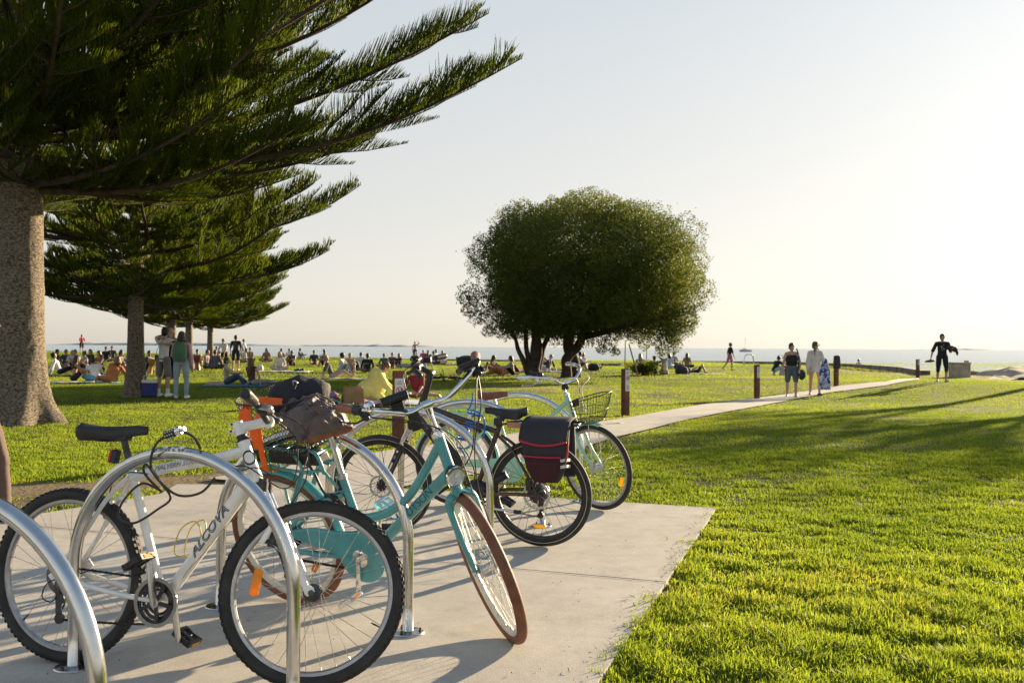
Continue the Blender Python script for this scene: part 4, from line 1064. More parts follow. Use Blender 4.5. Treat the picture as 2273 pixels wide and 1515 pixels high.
    for dz in (-.016, .012): sm_.box(s0 + V((-.026, 0, dz)), (.022, .026, .013), None, 0); sm_.disc(s0 + V((-.028, -.013, dz)), (0, -1, 0), .005, .002, 10, 1)
    sm_.build('stem', [WHITEP, BLACKP], t, sharp=40, bevel=0)
    hb = MB(T); hp = [clampc + V((-.045, .30, .052)), clampc + V((-.03, .18, .044)), clampc + V((-.012, .10, .018)), clampc + V((0, .045, 0)), clampc + V((0, -.045, 0)), clampc + V((-.012, -.10, .018)), clampc + V((-.03, -.18, .044)), clampc + V((-.045, -.30, .052))]
    hb.tube(spline(hp, 5), .0125, 12); h = hb.build('handlebar', BLACKP, t, sharp=0)
    for s in (-1, 1):
        grip(h, clampc + V((-.030, s * .185, .0445)), clampc + V((-.046, s * .312, .053)), .0185, BLACKP, T, bulge=.15)
        lever(h, clampc + V((.022, s * .15, .028)), clampc + V((.045, s * .285, .006)), ALLOY, T, clampc + V((-.022, s * .135, .036)))
        sb = MB(T); sb.ell(clampc + V((-.01, s * .118, .030)), (.026, .03, .022), 12, 8); sb.box(clampc + V((.012, s * .10, .02)), (.04, .03, .02)); sb.build('gear_shifter', BLACKP, h)
    # housings
    Tp = lambda p: T @ V(p)
    qv = q + V((.014, .10, .09))
    cables(t, [spline([Tp(clampc + V((.03, -.13, .02))), Tp(clampc + V((.15, -.08, -.03))), Tp(clampc + V((.17, .0, -.20))), Tp(qv + V((.04, 0, .06))), Tp(qv)], 8),
               spline([Tp(clampc + V((.03, -.11, .01))), Tp(clampc + V((.13, -.12, -.08))), Tp(clampc + V((.12, -.06, -.24))), HT.lerp(HB, .5) + V((.06, -.05, -.02)), V((.77, -.035, .80)), V((.70, -.026, .835))], 8),
               spline([Tp(clampc + V((.03, .12, .01))), Tp(clampc + V((.16, .05, -.10))), Tp(clampc + V((.10, -.03, -.26))), HT.lerp(HB, .6) + V((-.0, -.045, 0)), V((.70, -.03, .80)), V((.69, -.024, .832))], 8),
               spline([V((.36, -.022, .772)), V((.28, -.03, .775)), V((.215, -.035, .74)), V((.19, -.04, .66)), V((.15, -.03, .68)), V((.10, .0, .68))], 6),
               spline([V((.16, -.06, .39)), V((.08, -.07, .36)), V((-.03, -.075, .33)), V((-.06, -.075, .27)), V((-.02, -.072, .25)), V((0, -.07, .27))], 6)], .0026)
    sp = MB(); sp.tube([ST, V((.225, 0, .905))], .0135, 14); sp.box(V((.222, 0, .912)), (.05, .045, .022)); sp.tube([ST + V((0, 0, .0)), ST + V((-.004, 0, .018))], .023, 14); sp.build('seat_post', DARKM, t, bevel=.002)
    saddle(t, .015, .335, .962, .072, BLACKP, zt=.004, nose=.021)
    lt = MB(); lt.box(V((.190, 0, .835)), (.026, .032, .055), Matrix.Rotation(.2, 3, 'Y')); tl = lt.build('tail_light', BLACKP, t, bevel=.004); lt = MB(); lt.box(V((.172, 0, .835)), (.010, .03, .05), Matrix.Rotation(.2, 3, 'Y')); lt.build('lens', REDREF, tl)
    crankset(t, BB, rad(97), ringm=DARKM, armm=ALLOY, guard=mat('clear guard plastic', (.3, .28, .25), .25, 0, .1), rings=3, ring=.088)
    chain_loop(t, BB, RA, .086, .04, -.047, tens=RA + V((.006, 0, -.035)), lower_sag=.004)
    fd = MB(); fd.bar(V((.38, -.048, .365)), V((.44, -.048, .385)), .012, .03); fd.tube([V((.415, -.02, .39)), V((.41, -.045, .375))], .008, 6); fd.build('front_derailleur', ALLOY, t)
    cg = MB(); dn = (HB - BB).normalized(); pn = V((-dn.z, 0, dn.x)); b0 = BB.lerp(HB, .36) + pn * .03
    for s in (-1, 1):
        cg.tube(spline([b0 + dn * -.02, b0 + pn * .045 + V((0, s * .034, 0)) - dn * .035, b0 + pn * .085 + V((0, s * .036, 0)) + dn * .05, b0 + pn * .06 + V((0, s * .03, 0)) + dn * .115, b0 + pn * .012 + V((0, s * .014, 0)) + dn * .085, b0 + dn * .02], 5), .0028, 6)
    cgo = cg.build('bottle_cage', mat('yellow wire', (.62, .48, .05), .4, 0, .1), t); cgo['label'] = 'yellow wire bottle cage'
    pu = MB(); pu.tube([b0 + dn * .0 - pn * .004, b0 + dn * .09 - pn * .004], .011, 8); pu.tube([b0 + dn * .09, b0 + dn * .12], .007, 8); pu.build('pump_clip', BLACKP, t)
    return t, T
WB, _ = white_bike()

# ================= teal city bike
def fender(root, c, R, a0, a1, w, mt, T=None, name='mudguard', th=.0, drop=.018):
    c = V(c); mb = MB(T); rows = []; n = 40
    for i in range(n + 1):
        a = a0 + (a1 - a0) * i / n; d = V((cos(a), 0, sin(a))); rows.append([c + d * (R - drop * abs(u) ** 2) + V((0, u * w / 2, 0)) for u in (-1, -.75, -.4, 0, .4, .75, 1)])
    mb.grid(rows); return mb.build(name, mt, root, sharp=0, solid=.002)

def teal_bike():
    t = bike_root('bicycle', 'teal step-through electric bicycle with brown tyres, leaning towards the camera', (-1.0558, 4.9985, -.5059, -.2787))
    R = .35; RA = V((0, 0, R)); BB = V((.497, 0, .335)); ST = V((.420, 0, .705)); HT = V((.988, 0, .935)); HB = V((1.040, 0, .715)); FA = V((1.166, 0, R))
    T = steer_T(HT, HB, -.7037)
    f = MB()
    f.tube([BB, ST], .0185, 16)
    f.tube(spline([HT.lerp(HB, .12), V((.90, 0, .78)), V((.78, 0, .64)), V((.66, 0, .555)), V((.56, 0, .52)), BB.lerp(ST, .45)], 6), .0205, 16)
    D0 = BB + V((.02, 0, 0)); D1 = HT.lerp(HB, .72); f.tube([D1, D0.lerp(D1, .5), D0], [.026, .026, .026], 18)
    f.tube([HT, HT.lerp(HB, .5), HB], [.0255, .024, .027], 18)
    for s in (-1, 1):
        f.tube(spline([BB + V((-.02, s * .03, -.01)), V((.33, s * .055, .322)), V((.15, s * .066, .325)), RA + V((.02, s * .068, -.01))], 5), .0115, 10)
        f.tube(spline([ST + V((0, s * .02, -.08)), V((.24, s * .05, .565)), V((.10, s * .06, .45)), RA + V((.0, s * .068, .02))], 5), .0105, 10)
        f.bar(RA + V((-.02, s * .07, -.02)), RA + V((.05, s * .068, .015)), .007, .05)
    f.tube([V((.27, -.05, .59)), V((.27, .05, .59))], .009, 8)
    fr = f.build('frame', TEALP, t, sharp=50)
    text_on_tube(fr, 'DYSON', D0, D1, .0262, .056, .66, .15, mat('dark teal lettering', (.02, .075, .08), .4, 0, .1), squeeze=1.05, stroke=0)
    wh = dict(tyre=BTYRE, rimm=CREAM, spm=SPOKE, tw=.048, R=R, rimh=.022, rimw=.028)
    wheel(t, RA, None, n=36, hubr=.045, hubw=.11, hubm=DARKM, refl=[(rad(-38), .205, .07, .03, -.014)], **wh)
    wheel(t, FA, T, n=36, hubr=.021, hubw=.09, refl=[(rad(10), .245, .07, .03, .016)], **wh)
    fender(t, RA, R + .022, rad(-12), rad(172), .062, TEALP)
    # fork: crown, two blades, short mudguard
    k = MB(T); ax = (HT - HB).normalized(); cr = HB - ax * .045
    k.tube([HB, cr], [.024, .024], 14)
    for s in (-1, 1):
        k.tube(spline([cr + V((0, s * .006, .0)), cr + V((.004, s * .045, -.006)), cr + V((.012, s * .060, -.045)), cr.lerp(FA, .5) + V((-.004, s * .062, 0)), FA + V((-.010, s * .058, .04)), FA + V((0, s * .056, 0))], 6), [.023] * 7 + [.021] * 6 + [.018] * 6 + [.0145] * 6 + [.0115] * 6, 12, flat=(1.0, .85))
        k.disc(FA + V((0, s * .058, 0)), (0, s, 0), .012, .012, 12, 1)
    fo = k.build('fork', [TEALP, ALLOY], t, sharp=50)
    fender(t, FA, R + .020, rad(96), rad(132), .058, TEALP, T, 'mudguard')
    cal = MB(T); cal.tube([FA + V((-.07, .075, .09)), FA + V((-.05, .078, .02)), FA + V((0, .07, -.01))], [.012, .014, .01], 8); cal.box(FA + V((-.06, .066, .06)), (.04, .03, .07)); cal.build('brake', DARKM, t); rotor(t, FA, T, .048, .08)
    # lamp on the head tube
    hl = MB(T); lc = HB.lerp(HT, .30) + V((.062, 0, .0)); fw = V((.97, 0, -.08)).normalized()
    hl.lathe([(.001, -.045), (.022, -.043), (.036, -.03), (.043, -.005), (.043, .008), (.040, .012)], lc, fw, 28, 0); hl.lathe([(.041, .002), (.044, .004), (.044, .016), (.036, .018), (.035, .012)], lc, fw, 28, 1)
    hl.tube([HB + V((.02, 0, -.02)), lc + V((-.01, 0, -.045)), lc + V((0, 0, -.03))], .008, 8, 1); ho = hl.build('headlight', [BLACKP, CHROME], t)
    gl = MB(T); gl.lathe([(.0005, .0135), (.02, .0165), (.036, .014)], lc, fw, 24); gl.ell(lc + fw * .012, (.011, .011, .011), 10, 8, None); gl.build('lens', GLASS, ho)
    # quill stem and swept bar
    sm_ = MB(T); s1 = HT + ax * .135
    sm_.tube([HT - ax * .002, HT + ax * .012, HT + ax * .026, HT + ax * .03], [.027, .027, .022, .013], 16, 0); sm_.tube([HT + ax * .02, s1], .0135, 14, 0); sm_.tube([s1 - ax * .03, s1], [.017, .019], 12, 0); sm_.tube([s1 + V((.0, -.022, .012)), s1 + V((0, .022, .012))], .021, 14, 0)
    sm_.build('stem', [CHROME], t)
    c = s1 + V((0, 0, .012)); hb = MB(T)
    half = lambda s: [c + V((.0, s * .03, 0)), c + V((.022, s * .09, .004)), c + V((.028, s * .15, .034)), c + V((.006, s * .215, .062)), c + V((-.05, s * .265, .068)), c + V((-.10, s * .292, .066)), c + V((-.17, s * .315, .060))]
    hb.tube(spline(half(1)[::-1] + half(-1), 5), .0128, 14); h = hb.build('handlebar', CHROME, t, sharp=0)
    for s in (-1, 1):
        grip(h, c + V((-.085, s * .287, .066)), c + V((-.205, s * .328, .057)), .0175, LEATHER, T, bulge=.25)
        lever(h, c + V((.0, s * .262, .045)), c + V((-.14, s * .355, .02)), BLACKP, T, c + V((-.05, s * .268, .062)), r=.007)
        sb = MB(T); sb.tube([c + V((-.045, s * .262, .068)), c + V((-.085, s * .286, .066))], .022, 12); sb.box(c + V((-.05, s * .255, .045)), (.05, .03, .03)); sb.build('gear_shifter' if s < 0 else 'brake_clamp', BLACKP, h)
    bl = MB(T); bl.lathe([(.001, .036), (.014, .034), (.023, .024), (.024, .012), (.006, .006), (.006, 0)], c + V((-.012, -.236, .072)), (0.1, 0, 1), 20); bl.build('bell', CHROME, h)
    dp = MB(T); Rm = Matrix.Rotation(rad(-38), 3, 'Y') ; dp.box(c + V((.02, .22, .105)), (.07, .10, .014), Rm, 0); dp.box(c + V((.012, .215, .094)), (.04, .04, .02), Rm, 0); do = dp.build('display', BLACKP, h, bevel=.003); dp = MB(T); dp.box(c + V((.02, .22, .105)) + Rm @ V((0, 0, .008)), (.058, .088, .002), Rm); dp.build('screen', mat('grey screen', (.25, .26, .25), .25, 0, .1), do)
    lb = MB(T); lb.tube([c + V((.014, -.075, .085)), c + V((.018, -.19, .09))], .021, 14); lb.box(c + V((.02, -.13, .055)), (.035, .05, .035)); lb.tube([c + V((.022, -.10, .004)), c + V((.022, -.13, .05))], .016, 8)
    fl = MB(T); fl.tube([c + V((.03, -.075, -.0)), c + V((.035, -.075, -.075))], .022, 10, flat=(1.15, .5)); 
    lb.build('front_lamp', BLACKP, h); fl.build('rubber_strap', RUBBER, h)
    Tp = lambda p: T @ V(p)
    cables(t, [spline([Tp(c + V((.01, -.25, .05))), Tp(c + V((.10, -.16, .02))), Tp(c + V((.12, -.02, -.06))), Tp(c + V((.09, .05, -.22))), Tp(HB + V((.06, .05, -.05)))], 8),
               spline([Tp(c + V((.01, -.24, .04))), Tp(c + V((.12, -.10, .0))), Tp(c + V((.11, .05, -.14))), Tp(HB + V((.05, .08, .02))), HB.lerp(BB, .12) + V((0, .03, -.02))], 8),
               spline([Tp(c + V((.02, .25, .05))), Tp(c + V((.12, .20, -.04))), Tp(c + V((.13, .12, -.20))), Tp(HB + V((.06, .08, -.02))), Tp(FA + V((-.03, .075, .20))), Tp(FA + V((-.05, .078, .09)))], 8),
               spline([Tp(c + V((.02, .245, .05))), Tp(c + V((.11, .17, -.06))), Tp(c + V((.11, .10, -.24))), HB + V((-.02, .03, .02))], 8)], .0028)
    sp = MB(); sp.tube([ST, V((.388, 0, .91))], .0145, 14, 0); sp.tube([ST + V((0, 0, -.004)), ST + V((-.003, 0, .018))], .023, 14, 0); sp.box(V((.386, 0, .914)), (.05, .045, .022), None, 0); sp.bar(ST + V((-.02, -.02, .006)), ST + V((-.05, .03, .006)), .008, .012, (0, 0, 1), 0); sp.build('seat_post', ALLOY, t, bevel=.002)
    saddle(t, .245, .525, .975, .105, LEATHER, zt=.006, nose=.026, thick=.075, kick=.012)
    sps = MB()
    for s in (-1, 1): sps.tube([(.30 + .012 * cos(i * .9), s * .06 + .012 * sin(i * .9), .90 + i * .0012) for i in range(40)], .003, 5)
    sps.build('saddle_spring', DARKM, t)
    # rear carrier on two levels
    rk = MB(); zt = .848
    for s in (-1, 1):
        y = s * .066
        rk.tube(spline([(-.075, y, .795), (-.04, y, zt - .01), (.02, y, zt), (.14, y, zt + .006), (.20, y, zt - .012), (.235, y, zt - .06), (.245, y, zt - .10)], 5), .0085, 10)
        rk.tube(spline([(-.075, y, .795), (-.04, y, .775), (.12, y, .752), (.245, y, .745), (.30, y, .735)], 4), .008, 10)
        rk.tube([(.245, y, .745), (.145, y, .56), (.135, y * .95, .53)], .008, 8); rk.tube([(-.03, y, .775), (.0, y * 1.04, .37)], .0075, 8); rk.tube([(.235, y, .745), (.02, y * 1.04, .37)], .0075, 8)
    for s in (-1, 1):
        y = s * .066
        rk.tube(spline([(.20, y, zt - .012), (.30, y, zt + .008), (.345, y, zt - .01), (.365, y, zt - .06), (.37, y, .745)], 5), .0085, 10); rk.tube([(.245, y, .745), (.37, y, .762)], .0075, 8); rk.tube([(.37, y, .76), (.405, y * .4, .66)], .0075, 8)
    for x in (-.04, .05, .14): rk.tube([(x, -.066, zt - .004 - (.01 if x < 0 else 0)), (x, .066, zt - .004 - (.01 if x < 0 else 0))], .006, 8)
    for x in (.0, .12, .24): rk.tube([(x, -.066, .755), (x, .066, .755)], .006, 8)
    rk.tube([(.345, -.066, zt - .01), (.345, .066, zt - .01)], .008, 8)
    rk.build('carrier', TEALP, t, sharp=0)
    bt = MB(); bt.box((.12, 0, .799), (.34, .105, .062)); bt.box((.30, 0, .797), (.06, .10, .055), None, 0, .8); bo = bt.build('battery', BLACKP, t, bevel=.012)
    cables(t, [spline([(.25, -.03, .775), (.29, -.04, .73), (.34, -.05, .64), (.40, -.03, .60), (.42, -.02, .57)], 6)], .007)
    # chain case and crank
    cc = MB(); out = []
    for i in range(24): a = rad(-150 + 255 * i / 23); out.append((BB.x + .128 * cos(a), BB.z + .128 * sin(a)))
    out += [(.36, .452), (.22, .455), (.10, .432), (.082, .405), (.10, .388), (.30, .352), (.365, .325)]
    cc.prism(out, (0, -.052, 0), (1, 0, 0), (0, 0, 1), .022); co = cc.build('chain_case', TEALP, t, bevel=.006)
    cp = MB(); cp.lathe([(.001, .018), (.03, .017), (.042, .010), (.046, .0), (.046, -.004)], BB + V((0, -.062, 0)), (0, -1, 0), 30); cp.build('crank_cover', CHROME, co)
    crankset(t, BB, rad(-99), ring=0, armm=CHROME, pedm=CHROME, q=.086)
    cl = MB(); cl.bar((.38, -.047, .262), (.09, -.05, .272), .01, .008); cl.build('chain', CHAINM, t)
    derailleur(t, RA + V((.01, 0, -.04)), -.066); cassette(t, RA, -.05, -1, 6)
    kb = MB(); kb.tube([(.40, .05, .26), (.33, .07, .25), (.06, .085, .245)], .009, 8); kb.build('kickstand', BLACKP, t)
    lk = MB(); lk.box((.385, -.02, .60), (.03, .06, .05)); lk.box((.32, .0, .60), (.05, .02, .03)); lk.build('frame_lock', BLACKP, t, bevel=.004)
    # big wire-mesh basket on the carrier
    bk = MB(); b0 = V((.150, .0, .858)); 
    def ring(z, k=1.0, n=64): return [b0 + V(((.165 + .03 * z / .25) * k * (abs(cos(a)) ** .62) * np.sign(cos(a)), (.155 + .03 * z / .25) * k * (abs(sin(a)) ** .62) * np.sign(sin(a)), z)) for a in [2 * pi * i / n + .001 for i in range(n)]]
    top = ring(.25); bot = ring(.0)
    bk.tube(top, .0045, 8, closed=True); bk.tube(bot, .0035, 6, closed=True)
    n = 64
    for i in range(n):       # diamond mesh sides
        for sgn in (-1, 1):
            pts = []
            for k_ in range(5):
                z = .25 * k_ / 4; rg = RINGS.setdefault(k_, ring(z)); pts.append(rg[(i + sgn * k_ * 2) % n])
            bk.tube(pts, .0013, 3, cap=False)
    for i in range(12):
        x = -.18 + .36 * i / 11; bk.tube([b0 + V((x, -.14, 0)), b0 + V((x, .14, 0))], .0014, 4); y = -.15 + .3 * i / 11; bk.tube([b0 + V((-.17, y, 0)), b0 + V((.17, y, 0))], .0014, 4)
    bk.build('basket', BLACKP, t)
    return t, T
RINGS = {}
TB, _ = teal_bike()

# ================= dark brown electric bicycle
def brown_bike():
    t = bike_root('bicycle', 'dark brown electric bicycle with black wheels and a saddle bag over its rear wheel', (.1964, 6.4542, 2.7857, .1084))
    R = .35; RA = V((0, 0, R)); BB = V((.435, 0, .315)); ST = V((.262, 0, .775)); HT = V((.80, 0, .935)); HB = V((.858, 0, .80)); FA = V((1.126, 0, R))
    T = steer_T(HT, HB, .19); f = MB()
    f.tube([BB + V((0, 0, .05)), ST], .0175, 14); f.tube([ST + V((.014, 0, -.035)), HT.lerp(HB, .25)], [.019, .021], 14); f.tube([BB + V((.04, 0, .04)), HT.lerp(HB, .8)], [.028, .028], 14); f.tube([HT, HB], .0255, 16)
    for s in (-1, 1):
        f.tube(spline([BB + V((-.03, s * .035, .02)), V((.25, s * .06, .345)), V((.10, s * .068, .352)), RA + V((.0, s * .07, 0))], 5), .0125, 10); f.tube(spline([ST + V((.0, s * .02, -.06)), V((.15, s * .05, .62)), RA + V((.02, s * .07, .06)), RA + V((0, s * .07, .0))], 5), .0105, 10)
        f.bar(RA + V((-.02, s * .072, -.02)), RA + V((.05, s * .07, .03)), .007, .06)
    fr = f.build('frame', BROWNP, t, sharp=50)
    text_on_tube(fr, 'http://www.ebikes.com.au', V((.30, .066, .349)), V((.06, .066, .351)), .0128, .0135, .45, .1, mat('orange lettering', (.45, .16, .03), .5, 0, .1), y_side=1, stroke=.0)
    wh = dict(refm=YREF, tyre=RUBBER, rimm=BLACKP, spm=SPOKEB, tw=.046, R=R, rimh=.024, rimw=.026, line=mat('reflective stripe', (.75, .68, .55), .35, .2, .05))
    wheel(t, RA, None, n=32, hubr=.045, hubw=.11, hubm=DARKM, refl=[(rad(-90), .215, .085, .022, .014)], valve=2.6, **wh)
    wheel(t, FA, T, n=32, hubr=.022, hubw=.09, hubm=DARKM, refl=[(rad(215), .21, .075, .028, .014)], valve=.6, **wh)
    rotor(t, RA, None, .062, .092); rotor(t, FA, T, .05, .08)
    bc = MB(); bc.box(RA + V((.045, .072, .075)), (.035, .035, .07)); bc.build('brake', DARKM, t); bc = MB(T); bc.box(FA + V((-.055, .062, .06)), (.04, .035, .07)); bc.build('brake', DARKM, t)
    k = MB(T); ax = (HT - HB).normalized(); cr = HB - ax * .03; k.tube([HB, cr], .03, 12, 0); k.bar(cr + V((0, -.08, 0)), cr + V((0, .08, 0)), .045, .04, (1, 0, 0), 0)
    for s in (-1, 1):
        a0 = cr + V((.012, s * .063, .02)); b0 = FA + V((-.016, s * .058, .01)); dv = (b0 - a0).normalized(); L = (b0 - a0).length
        k.tube([a0 + V((0, 0, .02)), a0 - V((0, 0, .03))], .021, 12, 0); k.tube([a0, a0 + dv * .17], .0135, 12, 1); k.tube([a0 + dv * .16, a0 + dv * .18, a0 + dv * (L * .8), b0, FA + V((0, s * .058, 0))], [.021, .019, .017, .015, .012], 12, 0)
        k.disc(FA + V((0, s * .064, 0)), (0, s, 0), .01, .012, 12, 0)
    k.tube(spline([cr + V((.06, -.063, -.19)), cr + V((.1, -.05, -.13)), cr + V((.11, 0, -.115)), cr + V((.1, .05, -.13)), cr + V((.06, .063, -.19))], 5), .012, 8, 0)
    fo = k.build('fork', [BLACKP, CHROME], t, sharp=45)
    a0 = cr + V((.012, .063, .02)); b0 = FA + V((-.016, .058, .01)); dc = MB(T); dv = (b0 - a0).normalized(); dm_ = [mat('white decal', (.7, .7, .7), .5, 0, .05), mat('blue decal', (.1, .25, .5), .5, 0, .05)]
    for u, L_, m_ in ((.205, .016, 0), (.245, .026, 1), (.30, .055, 0)): p = a0 + dv * u + V((0, .0185, 0)); dc.bar(p, p + dv * L_, .002, .013, (0, 1, 0), m_)
    dc.build('decal', dm_, fo)
    # tall adjustable stem and bar
    st = MB(T); s0 = HT + ax * .05; s1 = V((s0.x - .045, 0, s0.z + .135)); s2 = s1 + V((.085, 0, .045)); st.tube([HT, HT + ax * .045, s1], [.026, .022, .022], 12); st.tube([s1 + V((0, -.03, 0)), s1 + V((0, .03, 0))], .024, 12); st.tube([s1, s2], .019, 12); st.tube([s2 + V((0, -.032, 0)), s2 + V((0, .032, 0))], .026, 12); st.build('stem', BLACKP, t, sharp=45)
    hb = MB(T); half = lambda s: [s2 + V((0, s * .03, 0)), s2 + V((-.01, s * .12, .012)), s2 + V((-.05, s * .22, .014)), s2 + V((-.10, s * .32, .01))]
    hb.tube(spline(half(1)[::-1] + half(-1), 5), .0125, 12); h = hb.build('handlebar', BLACKP, t, sharp=0)
    for s in (-1, 1): grip(h, s2 + V((-.055, s * .23, .014)), s2 + V((-.105, s * .335, .009)), .018, BLACKP, T, .1); lever(h, s2 + V((.02, s * .17, -.005)), s2 + V((-.02, s * .31, -.03)), DARKM, T, s2 + V((-.025, s * .165, .012))); sb = MB(T); sb.box(s2 + V((-.03, s * .14, .02)), (.05, .045, .04)); sb.build('gear_shifter', BLACKP, h, bevel=.006)
    di = MB(T); di.box(s2 + V((.0, .03, .045)), (.06, .09, .016), Matrix.Rotation(rad(30), 3, 'Y')); di.build('display', BLACKP, h, bevel=.003)
    ls = MB(T); ls.tube([s2 + V((.03, .05, -.02)), s2 + V((.08, .02, -.12)), s2 + V((.09, .04, -.22)), HT + V((.10, .02, -.02)), FA + V((-.03, .06, .25)), FA + V((-.05, .065, .1))], .0028, 6); ls.tube(spline([s2 + V((.03, -.15, 0)), s2 + V((.12, -.06, -.05)), s2 + V((.08, 0, -.22)), HB + V((.02, .03, .02))], 6), .0028, 6); ls.build('cable', BLACKP, t, sharp=0)
    # battery on the down tube, motor cover
    dn = (HB - BB).normalized(); pn = V((-dn.z, 0, dn.x)); bt = MB(); b1 = BB.lerp(HB, .30) + pn * .052; b2 = BB.lerp(HB, .84) + pn * .052
    bt.bar(b1, b2, .075, .085); bt.build('battery', BLACKP, t, bevel=.016)
    mo = MB(); mo.ell(BB + V((-.005, 0, .035)), (.085, .065, .07), 18, 12); mo.bar(BB + V((-.06, 0, .06)), BB + V((-.21, 0, .145)), .03, .05); mo.build('motor_cover', BLACKP, t, sharp=0)
    sp = MB(); sp.tube([ST, V((.228, 0, .845))], .0148, 12); sp.box(V((.225, 0, .848)), (.055, .045, .03)); sp.tube([ST, ST + V((-.003, 0, .022))], .023, 12); sp.box(ST + V((-.0, .0, .035)), (.06, .05, .045)); sp.build('seat_post', BLACKP, t, bevel=.003)
    saddle(t, .065, .360, .898, .078, BLACKP, zt=.006, nose=.022, kick=.012)
    rk = MB()
    for s in (-1, 1): rk.tube([(.22, s * .03, .80), (.12, s * .06, .805), (-.30, s * .06, .81)], .0065, 8); rk.tube([(-.22, s * .06, .81), (.0, s * .075, .38)], .006, 8); rk.tube([(-.02, s * .06, .807), (.01, s * .075, .38)], .006, 8)
    for x in (-.28, -.12, .05): rk.tube([(x, -.06, .808), (x, .06, .808)], .005, 8)
    ro = rk.build('carrier', BLACKP, t); 
    tg = MB(); tg.box((.135, .066, .80), (.09, .006, .034)); tgo = tg.build('tag', mat('orange tag', (.45, .2, .12), .6, 0, .15, 60), ro)
    crankset(t, BB, rad(-155), side=-1, ring=.075, armm=DARKM, pedm=BLACKP, rings=1, q=.082)
    chain_loop(t, BB, RA, .074, .035, -.045, tens=RA + V((.006, 0, -.035)), lower_sag=.004); cassette(t, RA, -.044, -1); derailleur(t, RA + V((.006, 0, -.035)), -.06)
    ks = MB(); ks.tube([(.36, .06, .25), (.25, .072, .245), (.15, .08, .24)], .009, 8, 0); ks.tube([(.15, .08, .24), (.095, .083, .238)], .013, 8, 1); ks.build('kickstand', [ALLOY, BLACKP], t)
    return t
BRB = brown_bike()

